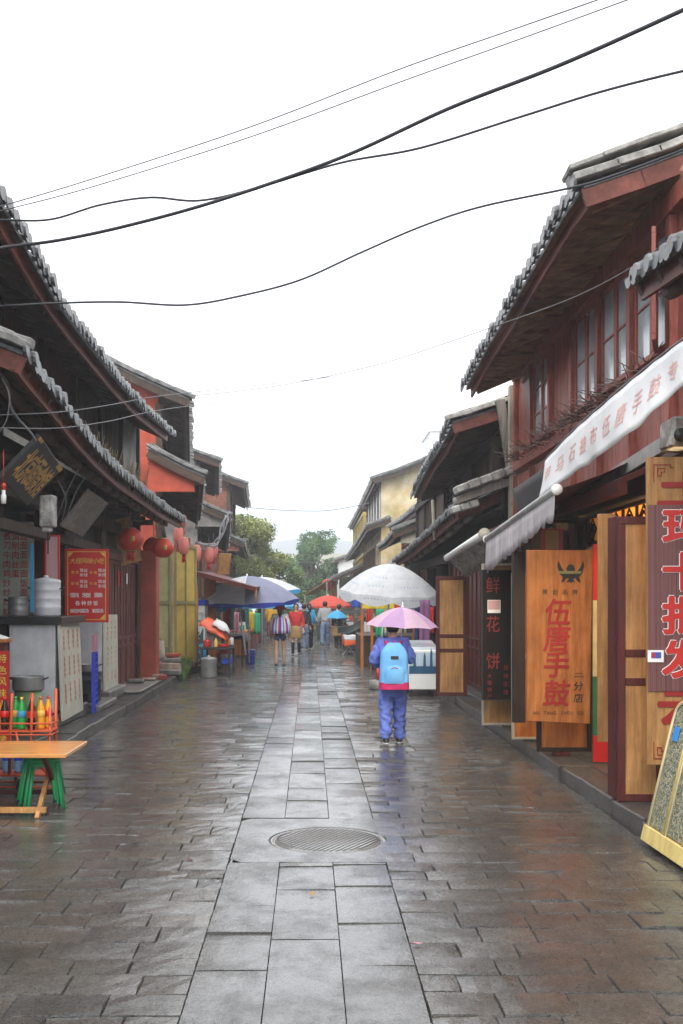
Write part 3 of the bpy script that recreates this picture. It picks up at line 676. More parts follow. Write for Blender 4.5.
# manhole in its concrete square
t = thing('manhole_cover', 'round ribbed iron manhole cover set in a concrete square in the middle of the street', 'manhole', (.13, 7.6, 0))
mb = MB()
for (x0, x1, y0, y1) in ((-.53, .66, 6.96, 7.16), (-.53, .66, 8.06, 8.34)): mb.bx(x0, x1, y0, y1, -.01, .012)
mb = MB(); n = 48; rr = .43
outer = []
for q in range(n):
    a = 2 * PI * q / n; c, s_ = math.cos(a), math.sin(a); k = min(.6 / max(abs(c), 1e-6), .69 / max(abs(s_), 1e-6)); outer.append((.065 + c * k, 7.65 + s_ * k))
vs = [(.13 + rr * math.cos(2 * PI * q / n), 7.6 + rr * math.sin(2 * PI * q / n), .013) for q in range(n)] + [(x, y, .013) for x, y in outer]
mb.add(vs, [(q, n + q, n + (q + 1) % n, (q + 1) % n) for q in range(n)]); s_o = tone1(mb.build('concrete_square', wet_mid, t))
mb = MB(); c0 = Vector((.13, 7.6, 0)); mb.lathe(c0, [(rr, .002), (rr - .003, .011), (.4, .013), (.395, .006), (.385, .006), (.38, .013), (.001, .013)], 48)
for q in range(-9, 10):
    xx = q * .036; hh = math.sqrt(max(0, .35 ** 2 - xx ** 2)); dv = Vector((.5, .866, 0)); pv = Vector((.866, -.5, 0)); cc = Vector((c0.x, c0.y, .016)); mb.beam(cc + pv * xx - dv * hh, cc + pv * xx + dv * hh, .012, .01)
tone1(mb.build('cover', wet('wet_iron', (.13, .13, .13), (.19, .19, .19), .4, .3), t))
# kerbs and pavements (one raised strip each side, kerb stones along the edge)
for side, kx, far in ((-1, KL, -7), (1, KR, 7)):
    mb = MB(); y = 3.
    while y < 75:
        ln = U(.7, 1.1); x1 = kx + side * .3; zz = .15 + U(-.012, .012)
        mb.bx(min(kx + U(-.012, .012), x1), max(kx + U(-.012, .012), x1), y + .004, y + ln - .004, -.02, zz, j=.01); y += ln
    o = tone1(mb.build('kerb', wet_kerb, None, bevel=.012)); o['kind'] = 'structure'
    mb = MB(); y = 2.
    while y < 75:
        ln = U(.5, .9); x = kx + side * .305
        while abs(x) < 7:
            wd = U(.5, .8) if abs(x) < 4.2 else 3; a, b = x, x + side * wd; mb.bx(min(a, b) + .004, max(a, b) - .004, y + .003, y + ln - .003, -.02, .148 + U(-.008, .008)); x = b
        y += ln
    o = tone1(mb.build('pavement', wet_kerb, None, bevel=.006)); o['kind'] = 'structure'

# ================================================================== far hills and haze
def hill(name, y0, y1, x0, x1, fn, c, c2):
    mb = MB(); mb.grid(lambda i, j: Vector((x0 + (x1 - x0) * i, y0 + (y1 - y0) * j, fn(x0 + (x1 - x0) * i, j))), 60, 14)
    m = M('hill_' + name, c, rough=1, c2=c2, scale=.03, var=.3, bump=0, grime=.2, spec=.1); o = mb.build(name, m); o['kind'] = 'structure'
hill('wooded_hill', 230, 420, -330, 330, lambda x, j: math.sin(min(1, j * 1.15) * PI / 2) * (17 + 7 * noise.noise(Vector((x * .011, 1.3, j)))) - .5, (.1, .11, .07), (.2, .17, .11))
hill('mountain', 520, 800, -900, 900, lambda x, j: math.sin(j * PI / 2) * (42 + 20 * noise.noise(Vector((x * .0045, 5.1, j * .6))) + 6 * noise.noise(Vector((x * .03, 2.2, j)))) - .5, (.03, .05, .07), (.05, .07, .08))  # bluish distance haze is put into the mountain's own colour
mb = MB(); mb.bx(-950, 950, -40, 850, -1.2, 118)
hz = mb.build('haze', []); hz['kind'] = 'stuff'
hm = bpy.data.materials.new('haze'); hm.use_nodes = True; nt = hm.node_tree
for n_ in list(nt.nodes):
    if n_.type != 'OUTPUT_MATERIAL': nt.nodes.remove(n_)
pv = nt.nodes.new('ShaderNodeVolumePrincipled'); pv.inputs['Color'].default_value = (.93, .965, 1, 1); pv.inputs['Density'].default_value = HAZE; pv.inputs['Anisotropy'].default_value = .2
nt.links.new(pv.outputs[0], nt.nodes['Material Output'].inputs['Volume']); hz.data.materials.append(hm); hm.cycles.homogeneous_volume = True if hasattr(hm.cycles, 'homogeneous_volume') else None

# ================================================================== trees
leaf_a = M('leaf_a', (.08, .16, .045), rough=.5, c2=(.2, .3, .09), var=.5, scale=1.2, bump=0, grime=.35, trans=.3)  # leaf colours lightened to carry some of the distance haze
leaf_b = M('leaf_b', (.09, .17, .04), rough=.5, c2=(.32, .34, .1), var=.5, scale=1.0, bump=0, grime=.3, trans=.3)
leaf_d = M('leaf_d', (.045, .12, .04), rough=.5, c2=(.13, .24, .08), var=.5, scale=1.0, bump=0, grime=.4, trans=.25)
def tree(label, x, y, h, r, mat, n=9000, leaf=.14, blobs=16, seed=1, cz=.62, droop=0., group=None, flat=1.):
    random.seed(seed); t = thing('tree', label, 'tree', (x, y, 0), group); base = Vector((x, y, 0))
    mb = MB(); top = base + Vector((U(-.3, .3), 0, h * .75)); mid = base.lerp(top, .5) + Vector((U(-.2, .2), U(-.2, .2), 0))
    mb.tube(spline([base, mid, top], 5), [.035 * h * (1 - q / 13) for q in range(11)], 9)
    bl = []
    for q in range(blobs):
        a = U(0, 2 * PI); zz = h * (cz + (1 - cz) * .9 * U(-.9, 1)); rel = 1 - abs(zz / h - cz) / (1.02 - cz + .12); rad = r * math.sqrt(max(.1, rel)) * U(.25, .95)
        c = base + Vector((math.cos(a) * rad, math.sin(a) * rad, min(zz, h * .93))); bl.append((c, r * U(.26, .46)))
        st = base.lerp(top, U(.45, .95)); mb.tube(spline([st, st.lerp(c, .5) + Vector((0, 0, U(0, .3))), c], 4), [.012 * h * (1 - k / 10.5) for k in range(9)], 5)
    mb.build('trunk', bark, t)
    mb = MB()
    for q in range(n):
        c, rb = bl[q % len(bl)]
        v = Vector((random.gauss(0, 1), random.gauss(0, 1), random.gauss(0, 1))).normalized() * rb * (U(.35, 1) ** .5) * (1 + .35 * noise.noise(c * .7 + Vector((q * .01, 0, 0))))
        p = c + Vector((v.x, v.y, v.z * .75 * flat - droop * v.length * v.length))
        if noise.noise(p * (1.6 / max(.4, r * .35))) < -.3: continue
        d = Vector((random.gauss(0, 1), random.gauss(0, 1), random.gauss(0, .5) - .3)).normalized(); e = d.cross(Vector((U(-1, 1), U(-1, 1), U(-1, 1)))).normalized(); l = leaf * U(.6, 1.35)
        mb.add([p, p + d * l * .5 + e * l * .28, p + d * l, p + d * l * .5 - e * l * .28], [(0, 1, 2, 3)])
    mb.build('crown', mat, t); random.seed(seed + 100)
    return t
tree('broad leafy green tree behind the left hand houses, nearest of the street trees', -3.9, 58, 6.4, 2.1, leaf_b, 26000, .16, 26, 3, cz=.58)
tree('low bushy green tree under the mist left of the tall dark tree', -2.5, 70, 4.6, 2.2, leaf_a, 14000, .2, 18, 5, cz=.55)
tree('tall dark green tree with a feathery top at the end of the street', .25, 86, 7.3, 2.2, leaf_d, 42000, .19, 34, 8, cz=.52)
tree('pale hazy green tree far off between the two nearer crowns', -2.9, 108, 6.6, 3.2, leaf_a, 10000, .28, 18, 13, cz=.55)
tree('pale distant tree far beyond the houses on the left', -8.5, 100, 8, 3.4, leaf_a, 8000, .28, 16, 17, cz=.55)
tree('pale distant tree showing low beside the white building', 3.4, 120, 6.5, 3, leaf_a, 8000, .28, 14, 21, cz=.55)

# ================================================================== LEFT: the old eating house (nearest)
def px_eave(pts, X): 
    r = []
    for (x, y) in pts:
        d = X * F / (x - CX); r.append(Vector((X, d, EYE - (y - HY) * d / F)))
    return r
h = thing('old_eating_house', 'old dark two storey eating house with sagging tiled eaves, nearest building on the left', 'house', (-3.5, 9.3, 0))
lo = px_eave([(23, 351), (40, 375), (58, 397), (82, 430), (100, 452), (122, 474), (145, 492), (165, 508), (184, 520)], -2.6)
tiled_roof(h, lo, 1.15, .55, -1, sp=.235)
up = [Vector((-2.9, 6.2, 5.78)), Vector((-2.9, 8, 5.62))] + px_eave([(3, 203), (19, 232), (32, 257), (58, 302), (77, 328), (97, 354), (119, 382), (142, 408), (171, 433)], -2.9)
tiled_roof(h, up, 2.6, 1.15, -1, sp=.22, names=('upper_roof', 'upper_fascia', 'upper_rafters', 'upper_verge'))
facade(h, (-3.62, 6.3), (-3.62, 22), 4.0, 5.55, ['plank', 'plank', 'win', 'plank', 'plank', 'lat', 'lat', 'wall'], m_plank=wood_brownred, m_post=wood_dark, m_win=wood_brownred, m_pane=pane_dark, m_wall=plaster_grey)
mb = MB(); mb.bx(-7, -3.72, 6.2, 22, 3.6, 3.75); mb.build('upper_floor', wood_dark, h)
mb = MB(); mb.bx(-7, -6.8, 6.2, 22.1, 0, 6.6); mb.bx(-7, -3.6, 6.0, 6.2, 0, 6.5); mb.build('back_wall', room_shade, h)
mb = MB(); mb.prism([(-3.62, 22.05, .1), (-7, 22.05, .1), (-7, 22.05, 6.9), (-3.62, 22.05, 5.6)], (0, .2, 0)); mb.build('gable_wall', plaster_grey, h)
mb = MB()
for y in (9.6, 15.2, 17.45, 21.): mb = MB(); mb.beam((-3.62 if y < 16 else -3.5, y, .14), (-3.62 if y < 16 else -3.5, y, 3.6), .2, .2); mb.build('pillar', wood_old, h, bevel=.02)
mb = MB()
for z_, x_ in ((3.05, -3.5), (2.62, -3.52)): mb.beam((x_, 9.3, z_), (x_, 21.2, z_ - .03), .16, .22 if z_ > 3 else .13)
for y in [9.6 + q * .95 for q in range(13)]: mb.tube([(-3.5, y, 3.3), (-3.15, y, 3.3)], .06, 8)   # beam ends under the lower eave
mb.build('beams', wood_old, h, bevel=.008)
mb = MB(); mb.bx(-3.6, -3.57, 17.5, 21, 2.7, 3.7); mb.bx(-3.6, -3.57, 15.2, 17.5, 2.7, 3.0); mb.build('panel', wood_dark, h)
mb = MB(); mb.bx(-3.75, -3.62, 9.3, 12.4, 2.75, 3.9); mb.build('panel', wood_dark, h)
# door leaves
fr = Fr((-3.45, 17.55, .15), (0, 1, 0)); mb = MB()
for q in range(6):
    a = q * .57; fr.border(mb, a + .005, a + .56, 0, 2.3, .06, -.05, 0)
    for zz in (.75, .9): fr.box(mb, a + .066, a + .5, zz - .03, zz + .03, -.045, -.004)
    fr.box(mb, a + .06, a + .505, .05, 2.25, -.04, -.025); fr.box(mb, a + .27, a + .29, .93, 2.24, -.024, -.012)
fr.box(mb, 0, 3.45, 2.305, 2.42, -.06, .03); mb.build('folding_doors', door_brown, h, bevel=.004)
mb = MB(); fr.box(mb, 1.3, 1.46, 1.85, 2.12, .003, .008); mb.build('paper_strip', c_red, h); mb = MB(); fr.box(mb, 2.15, 2.27, 1.9, 2.1, .003, .008); mb.build('paper_strip', ink_white, h)
mb = MB(); mb.bx(-3.5, -3.08, 21.05, 21.5, .1, 2.75, j=.006); mb.bx(-3.52, -3.4, 21.0, 21.04, .15, 2.7, 1); mb.build('red_pier', [pillar_red, plaster_beige], h, bevel=.02)
# dry grass on the slats
mb = MB()
for q in range(170):
    p = Vector((-3.52 + U(-.05, .12), U(15.5, 21.8), U(3.85, 4.0))); mb.tube([p, p + Vector((U(.02, .15), U(-.15, .15), U(.1, .55)))], .006, 3)
tag(mb.build('dry_grass', straw), kind='stuff')

def rowhouse(name, label, near, far, run, slope, zlow, lownear, lowfar, wallm, gm, bays_up, bays_dn, depth=5., s=-1, wall_in=.75, sp=.28, far_=True, wm=None, lower_run=1.1, lslope=None):
    near = Vector(near); far = Vector(far); h = thing(name, label, 'house', (near.x + s * wall_in, near.y, 0))
    mid = near.lerp(far, .5) + Vector((0, 0, -.06))
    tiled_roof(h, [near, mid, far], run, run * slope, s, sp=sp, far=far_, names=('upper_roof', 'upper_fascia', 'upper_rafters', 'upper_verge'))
    wx0 = near.x + s * wall_in; wx1 = far.x + s * wall_in; y0 = near.y + .45; y1 = far.y - .3
    ez0 = near.z + slope * wall_in - .12
    gable(h, y0, wx0 + s * .05, s, run - wall_in, 0, ez0, slope * 1.0, gm)
    gable(h, y1 - .2, wx1 + s * .05, s, run - wall_in, 0, far.z, slope, gm)
    mb = MB(); mb.prism([(wx0 + s * .14, y0 + .21, .15), (wx1 + s * .14, y1 - .21, .15), (wx1 + s * .2, y1 - .21, .15), (wx0 + s * .2, y0 + .21, .15)], (0, 0, near.z - .3)); mb.build('dark_backing', room_shade, h)  # near-black sheet close behind the front, stands in for shaded rooms
    A, B = (wx0, y0), (wx1, y1)
    if s > 0: A, B = B, A
    if s < 0: facade(h, A, B, zlow + .35, near.z - .25, bays_up, m_post=wood_old, m_plank=wm or wood_old, m_win=wood_red, m_pane=pane_dark, m_wall=wallm)
    else: facade(h, A, B, zlow + .35, near.z - .25, bays_up, m_post=wood_red, m_plank=wm or wood_old, m_win=wood_red, m_pane=pane_dark, m_wall=wallm)
    facade(h, A, B, .16, zlow - .45, bays_dn, m_post=wood_old, m_plank=wm or wood_old, m_pane=pane_dark, m_wall=wallm)
    if lownear:
        ln, lf = Vector(lownear), Vector(lowfar); ls = slope if lslope is None else lslope
        tiled_roof(h, [ln, ln.lerp(lf, .5) + Vector((0, 0, -.08)), lf], lower_run, lower_run * ls, s, sp=sp, far=far_)
        mb = MB(); mb.prism([(ln.x + s * .25, ln.y + .14, ln.z - .35), (ln.x + s * lower_run, ln.y + .14, ln.z - .35), (ln.x + s * lower_run, ln.y + .14, ln.z + lower_run * ls - .05), (ln.x + s * .25, ln.y + .14, ln.z + .02)], (0, .15, 0)); mb.build('lower_gable', gm, h)
    return h
rowhouse('red_walled_house', 'two storey house with a bright orange red gable wall beyond the left eating house', P(189, 398, 25), P(190, 464, 34), 3.2, .5, 3.9, P(204.5, 475.6, 24), P(200, 519, 30), plaster_red, plaster_red, ['win', 'plank', 'win', 'plank'], ['open', 'shut', 'open', 'shut'], lower_run=1.3)
rowhouse('plaster_gabled_house', 'grey beige plastered house with narrow tiled roofs, second house beyond the left eating house', P(219, 461, 36), P(219, 494, 44.5), 3., .42, 4.0, P(230.6, 516, 36), P(228, 548, 44), plaster_beige, plaster_grey, ['win', 'plank', 'plank'], ['open', 'shut', 'open'], lower_run=1.2)
rowhouse('brick_gabled_house', 'tall house with a brown brick gable and curved eaves, third beyond the left eating house', P(245.5, 484, 46), P(249, 507, 56), 3.4, .45, 3.9, P(244.7, 543, 46), P(249, 557, 55), brick_red, brick_red, ['plank', 'win', 'plank'], ['open', 'open', 'shut'], lower_run=1.4)
rowhouse('far_left_house', 'low hazy tiled house past the brick gable, half hidden by the leafy tree', (-3.5, 60, 4.2), (-3.5, 74, 4.2), 3., .45, 3.1, None, None, plaster_beige, plaster_beige, ['plank'], ['open', 'shut', 'open'])

# yellow double doors past the red pier
t = thing('yellow_door_set', 'tall olive and yellow painted double doors right behind the red brick pier', 'doors', (-3.2, 23, .15))
frl = Fr((-3.48, 23.2, .3), (1, .45, 0)); mb = MB(); frl.box(mb, 0, .42, 0, 2.75, -.05, 0); lf = mb.build('door_leaf', door_olive, t, bevel=.004); mb = MB(); frl.border(mb, 0, .42, 0, 2.75, .05, .002, .03); frl.box(mb, .05, .37, 1.35, 1.43, .002, .03); frl.box(mb, .05, .37, .06, .4, .002, .012); mb.build('door_rails', M('door_edge', (.25, .22, .09), rough=.6), lf)
frl = Fr((-3.05, 23.6, .3), (.45, 1, 0)); mb = MB(); frl.box(mb, 0, .95, 0, 2.7, -.05, 0); lf = mb.build('door_leaf', door_yellow, t, bevel=.004); mb = MB(); frl.border(mb, 0, .95, 0, 2.7, .06, .002, .03); frl.box(mb, .06, .89, 1.35, 1.43, .002, .03); frl.box(mb, .45, .5, .06, 2.64, .002, .028); mb.build('door_rails', M('door_edge', (.25, .22, .09)), lf)
mb = MB(); mb.beam((-2.88, 24.7, .15), (-2.88, 24.7, 3.2), .12, .12); mb.build('door_post', wood_red, t)

# ================================================================== RIGHT: red boarded house
def rx(pts, X): return px_eave(pts, X)
h = thing('red_boarded_house', 'large two storey house with red brown boards and wide upturned eave, nearest on the right', 'house', (3.4, 9.8, 0))
up = rx([(584, 186), (562, 218), (546, 246), (530, 274), (506, 317), (486, 350), (466, 388)], 2.5)
up = [Vector((2.5, p.y, p.z + .02)) for p in up]
tiled_roof(h, up, 2.7, 1.12, 1, sp=.24, names=('upper_roof', 'upper_fascia', 'upper_rafters', 'upper_verge'), soffit=wood_soffit_lit)
# flat slabs along the near verge
mb = MB()
for k in range(9):
    u = k / 9; a = Vector((2.36 + 2.7 * u, 9.68 + U(-.03, .03), 5.69 + 1.12 * (.78 * u + .22 * u * u) + U(-.01, .01))); b = a + Vector((.36, U(-.02, .02), .13)); mb.beam(a, b, .34, .05)
mb.build('ridge_slabs', mortar, h, bevel=.01)
facade(h, (3.4, 17.3), (3.4, 8.6), 4.0, 5.35, ['plank', 'win', 'plank', 'win2', 'win2', 'win2', 'plank'], m_post=wood_red, m_plank=wood_red, m_win=wood_red, sill=.1)
facade(h, (3.4, 17.3), (3.4, 8.6), 3.12, 3.8, ['plank'] * 7, m_post=wood_red, m_plank=wood_red, beams=False, post=.06)
# open casement
fr = Fr((3.36, 10.25, 4.15), (-.35, -.94, 0)); mb = MB(); fr.border(mb, 0, .6, 0, 1.05, .06, -.04, 0); fr.box(mb, .06, .54, .5, .55, -.035, -.005); c_ = mb.build('casement', wood_red, h, bevel=.004); mb = MB(); fr.box(mb, .055, .545, .055, .995, -.025, -.018); mb.build('pane', pane, c_)
gable(h, 17.25, 3.42, 1, 2.2, 0, 5.5, .42, plaster_beige); mb = MB(); mb.bx(6.2, 6.4, 8.5, 17.2, 0, 6.5); mb.bx(3.5, 6.2, 8.4, 8.6, 0, 6); mb.build('back_wall', shop_wall, h)
mb = MB(); mb.bx(3.3, 6.2, 8.6, 17.2, 2.98, 3.1); mb.build('ceiling', wood_soffit, h)
mb = MB(); mb.beam((3.38, 17.42, .15), (3.38, 17.42, 5.3), .16, .16); mb.build('corner_post', plaster_beige, h)
# sloping dark soffit over the shop fronts
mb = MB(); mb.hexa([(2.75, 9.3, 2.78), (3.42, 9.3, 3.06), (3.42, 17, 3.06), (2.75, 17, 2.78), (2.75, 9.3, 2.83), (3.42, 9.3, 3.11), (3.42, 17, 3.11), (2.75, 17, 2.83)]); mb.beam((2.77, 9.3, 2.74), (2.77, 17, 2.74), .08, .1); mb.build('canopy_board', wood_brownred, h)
mb = MB()
for y in (9.3, 12.0, 13.1, 14.6, 16.6): mb.beam((3.12, y, .14), (3.12, y, 3.0), .17, .17)
mb.beam((3.12, 9.2, 2.84), (3.12, 17, 2.84), .15, .26); mb.build('shop_posts', wood_dark, h, bevel=.01)
# lattice transom
fr = Fr((3.12, 11.85, 2.36), (0, -1, 0)); mb = MB(); fr.border(mb, 0, 2.5, 0, .33, .035, -.03, .02)
for q in range(5):
    a = .04 + q * .445; fr.box(mb, a + .43, a + .445, .035, .295, -.02, .01); c1 = a + .215
    for (du, dv) in ((0, 0),):
        for k in range(4):
            p = [(c1 - .15, .165), (c1, .28), (c1 + .15, .165), (c1, .05)]; p0, p1 = p[k], p[(k + 1) % 4]; mb.beam(fr.p(*p0), fr.p(*p1), .012, .02)
            p = [(c1 - .08, .165), (c1, .225), (c1 + .08, .165), (c1, .105)]; p0, p1 = p[k], p[(k + 1) % 4]; mb.beam(fr.p(*p0), fr.p(*p1), .012, .02)
    mb.beam(fr.p(a, .165), fr.p(c1 - .15, .165), .012, .02); mb.beam(fr.p(c1 + .15, .165), fr.p(a + .43, .165), .012, .02)
mb.build('transom_lattice', wood_dark, h); mb = MB(); fr.box(mb, 0, 2.5, 0, .33, -.06, -.045); mb.build('transom_glass', M('paper_glass', (.75, .48, .2), rough=.6, trans=.6, bump=0), h)
# shop fronts further along: folding doors and a back wall with goods
facade(h, (3.12, 16.6), (3.12, 11.75), .16, 2.6, ['shut', 'open', 'shut'], m_post=wood_dark, m_plank=wood_brownred, beams=False)
mb = MB(); mb.bx(3.9, 6.1, 11.7, 11.8, .15, 2.95); mb.bx(5., 5.1, 8.7, 11.6, .15, 2.95); mb.build('partition', shop_wall, h)
mb = MB()
for q in range(260):
    y = U(10, 16.8); p = Vector((3.3 + U(-.08, .04), y, 3.98 + U(-.05, .05))); mb.tube([p, p + Vector((U(-.3, .05), U(-.35, .35), U(-.1, .16)))], .006, 3)
tag(mb.build('dry_twigs', MW('twig', (.13, .07, .05))), kind='stuff')

# pent roof of the next house towards the camera
h = thing('near_pent_roof_house', 'corner of a tiled pent roof with round tile ends at the right edge', 'house', (3.3, 5, 0))
tiled_roof(h, [Vector((2.62, 5.2, 4.2)), Vector((2.62, 7.2, 4.26)), Vector((2.62, 8.55, 4.36))], .9, .42, 1, sp=.25)
mb = MB(); mb.bx(3.5, 3.7, 4.6, 8.4, 0, 6.4); mb.build('wall', wood_brownred, h)
mb = MB()
for q in range(9): mb.bx(3.38, 3.5, 5 + q * .38, 5.05 + q * .38, 4.9, 6.2)
for q in range(12): mb.bx(3.4, 3.46, 5, 8.4, 4.95 + q * .1, 5.0 + q * .1)
mb.build('louvre', wood_grey, h)

# dark eaved house, R3, yellow house
h = thing('dark_eaved_house', 'old dark house with deep low eaves and stone coping, second on the right', 'house', (3.2, 17.8, 0))
tiled_roof(h, [P(453, 421, 17.7), P(443, 443, 19), P(430, 462, 21), P(420, 482, 23), P(414, 496, 24.8)], 2.8, 1.05, 1, sp=.24, names=('upper_roof', 'upper_fascia', 'upper_rafters', 'upper_verge'))
lo = [P(457, 506, 17.9), P(446, 516, 19.4), P(430, 531, 22), P(410, 549, 26), P(394, 561, 30.7)]
tiled_roof(h, lo, 1.0, .42, 1, sp=.24)
mb = MB(); mb.bx(5.4, 5.6, 17.6, 31, 0, 5.6); mb.bx(3.3, 5.4, 17.75, 17.95, 0, 5.2); mb.bx(3.3, 5.4, 30.8, 31, 0, 4.6); mb.build('back_wall', room_shade, h)
mb = MB(); mb.bx(3.2, 5.4, 18, 30.8, 3.2, 3.3); mb.build('upper_floor', wood_dark, h)
facade(h, (3.15, 30.8), (3.15, 18), 3.5, 4.35, ['plank', 'lat', 'plank', 'win', 'plank', 'lat'], m_post=wood_dark, m_plank=wood_old, m_win=wood_old, m_pane=pane_dark)
facade(h, (3.0, 30.8), (3.0, 18), .16, 2.55, ['open', 'shutd', 'open', 'open', 'shut', 'shut'], m_post=wood_dark, m_plank=wood_brownred)
mb = MB()
for k in range(5):   # stone coping at the party wall
    a = P(455, 491, 17.5).lerp(P(515, 469, 17.5), k / 5); b = P(455, 491, 17.5).lerp(P(515, 469, 17.5), (k + .97) / 5); mb.beam(a, b, .42, .13 + U(-.02, .02))
for k in range(3):
    a = P(451, 511, 17.6).lerp(P(478, 503, 17.6), k / 3); b = P(451, 511, 17.6).lerp(P(478, 503, 17.6), (k + .95) / 3); mb.beam(a, b, .35, .12)
mb.build('coping', mortar, h, bevel=.02)
mb = MB(); mb.beam(P(458, 500, 17.55), P(515, 480, 17.55), .3, .12); mb.beam(P(500, 400, 17.6), P(512, 475, 17.6), .14, .12); mb.build('corbel', wood_grey, h)
mb = MB(); mb.tube([P(432.5, 500, 21.5), P(434.5, 540, 21.5)], .035, 8); mb.build('white_post', plaster_beige, h)
h = rowhouse('wooden_windowed_house', 'low wooden house with red fascias between the dark eaved house and the yellow house', P(421, 503, 31.3), P(388, 527, 45), 2.6, .42, 3.35, P(393, 531.5, 32), P(377, 547, 42), plaster_beige, plaster_beige, ['win', 'plank', 'win', 'plank'], ['open', 'shut', 'open', 'shut'], s=1, wall_in=.6, sp=.28, lower_run=1.1)
# yellow house
h = thing('yellow_gabled_house', 'tall house with weathered yellow plaster gable and white boarded upper floor on the right', 'house', (3.15, 46, 0))
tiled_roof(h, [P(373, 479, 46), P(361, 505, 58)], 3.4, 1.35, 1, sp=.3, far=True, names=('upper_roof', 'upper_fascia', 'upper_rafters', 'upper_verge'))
mb = MB(); mb.prism([(3.15, 46.4, .1), (6.1, 46.4, .1), (6.1, 46.4, 8.15), (3.15, 46.4, 7.15)], (0, .3, 0)); mb.build('gable_wall', plaster_yellow, h)
mb = MB(); mb.bx(3.16, 3.35, 46.7, 58, .15, 4.9); mb.bx(6, 6.2, 46.7, 58, .15, 8); mb.bx(3.3, 6, 57.8, 58, .1, 7.4); mb.build('side_wall', plaster_yellow, h)
facade(h, (3.18, 58), (3.18, 46.75), 5.3, 7.0, ['plank'] * 5, m_post=wood_grey, m_plank=white_paint)
tiled_roof(h, [P(366, 526, 46.2), P(356, 543, 58)], 1.1, .35, 1, sp=.3, far=True)
mb = MB(); fr = Fr((2.9, 57.5, 3.3), (0, -1, 0)); fr.box(mb, 0, 11, -.15, 0, -.3, .0)
for q in range(24): fr.box(mb, q * .45, q * .45 + .04, 0, .8, -.04, 0)
fr.box(mb, 0, 11, .8, .86, -.06, .02); mb.build('balcony', wood_old, h)
mb = MB()
for (y, z) in ((54, 2.3), (50, 2.4)): mb = MB(); mb.bx(3.0, 3.17, y, y + 1.6, 1.2, z); mb.build('shop_window', pane_dark, h)
pass
h = thing('yellow_framed_house', 'narrow hazy house with yellow window frames past the yellow gable', 'house', (3.1, 59, 0))
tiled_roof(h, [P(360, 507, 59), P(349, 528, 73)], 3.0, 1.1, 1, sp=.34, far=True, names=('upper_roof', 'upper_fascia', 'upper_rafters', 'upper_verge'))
mb = MB(); mb.bx(3.1, 6, 59, 73, .1, 6.4); mb.build('wall', plaster_beige, h)
facade(h, (3.04, 73), (3.04, 59), 4.9, 6.5, ['win'] * 6, m_post=door_yellow, m_plank=door_yellow, m_win=door_yellow, m_pane=pane_dark)
tiled_roof(h, [P(356, 543, 58.5), P(345, 559, 73)], 1.3, .35, 1, sp=.34, far=True)
facade(h, (3.04, 73), (3.04, 59), 2.9, 4.2, ['win', 'plank'] * 3, m_post=door_yellow, m_plank=door_yellow, m_win=door_yellow, m_pane=pane_dark)
h = thing('white_upper_house', 'distant house with a plain white upper wall beyond the yellow framed house', 'house', (2.6, 82, 0))
mb = MB(); mb.bx(2.2, 6, 80, 92, .1, 4.9); mb.prism([(2.2, 79.99, 4.9), (6, 79.99, 4.9), (6, 79.99, 6.3)], (0, 12, 0)); mb.build('wall', plaster_white, h)
tiled_roof(h, [Vector((1.9, 79.7, 4.8)), Vector((1.9, 92, 4.8))], 4.2, 1.6, 1, sp=.4, far=True)
mb = MB(); mb.bx(2.12, 2.2, 82, 83.5, 3, 4.2); mb.bx(2.12, 2.2, 86, 87.5, 3, 4.2); mb.bx(3, 4, 79.92, 79.98, 2.8, 4); mb.build('window', pane_dark, h)
h = thing('tan_shop', 'low tan walled shop with a tiled lean-to roof at the far end on the right', 'house', (2.4, 62, 0))
mb = MB(); mb.bx(2.2, 4, 74, 79.5, .1, 3.4); mb.build('wall', plaster_beige, h); tiled_roof(h, [Vector((1.3, 60, 3.0)), Vector((1.0, 79, 3.0))], 1.9, .85, 1, sp=.4, far=True)
mb = MB(); mb.bx(1.9, 2.0, 60, 79, .15, .2); 
for y in (61, 65, 69, 73, 78): mb.beam((1.5, y, .1), (1.5, y, 3.0), .12, .12)
mb.build('posts', wood_orange, h)
h = thing('pale_end_house', 'small pale roofed building closing the far end of the street', 'house', (-2.2, 96, 0))
mb = MB(); mb.bx(-5.5, -.9, 96, 101, .1, 3.1); mb.build('wall', plaster_white, h)
mb = MB(); mb.hexa([(-5.8, 95.6, 3.1), (-.6, 95.6, 3.1), (-.6, 101, 3.1), (-5.8, 101, 3.1), (-4.2, 97.6, 4.1), (-2.4, 97.6, 4.1), (-2.4, 99.4, 4.1), (-4.2, 99.4, 4.1)]); mb.build('roof', M('zinc', (.45, .47, .48), rough=.5), h)
mb = MB(); mb.bx(-4.8, -3.8, 95.92, 95.99, .5, 2.3); mb.bx(-2.8, -1.6, 95.92, 95.99, 1, 2.3); mb.build('window', pane_dark, h)
h = thing('blue_grey_block', 'hazy pale square block rising behind the dark eaves on the right', 'building', (13, 110, 0))
mb = MB(); mb.bx(12.6, 14.4, 110, 118, 0, 19.4); mb.bx(12.5, 14.5, 109.9, 118.1, 19.4, 19.7); mb.build('wall', plaster_white, h); mb = MB()
for q in range(5): mb.bx(13, 14, 109.93, 109.99, 3 + q * 3.2, 4.6 + q * 3.2)
mb.build('windows', pane_dark, h)
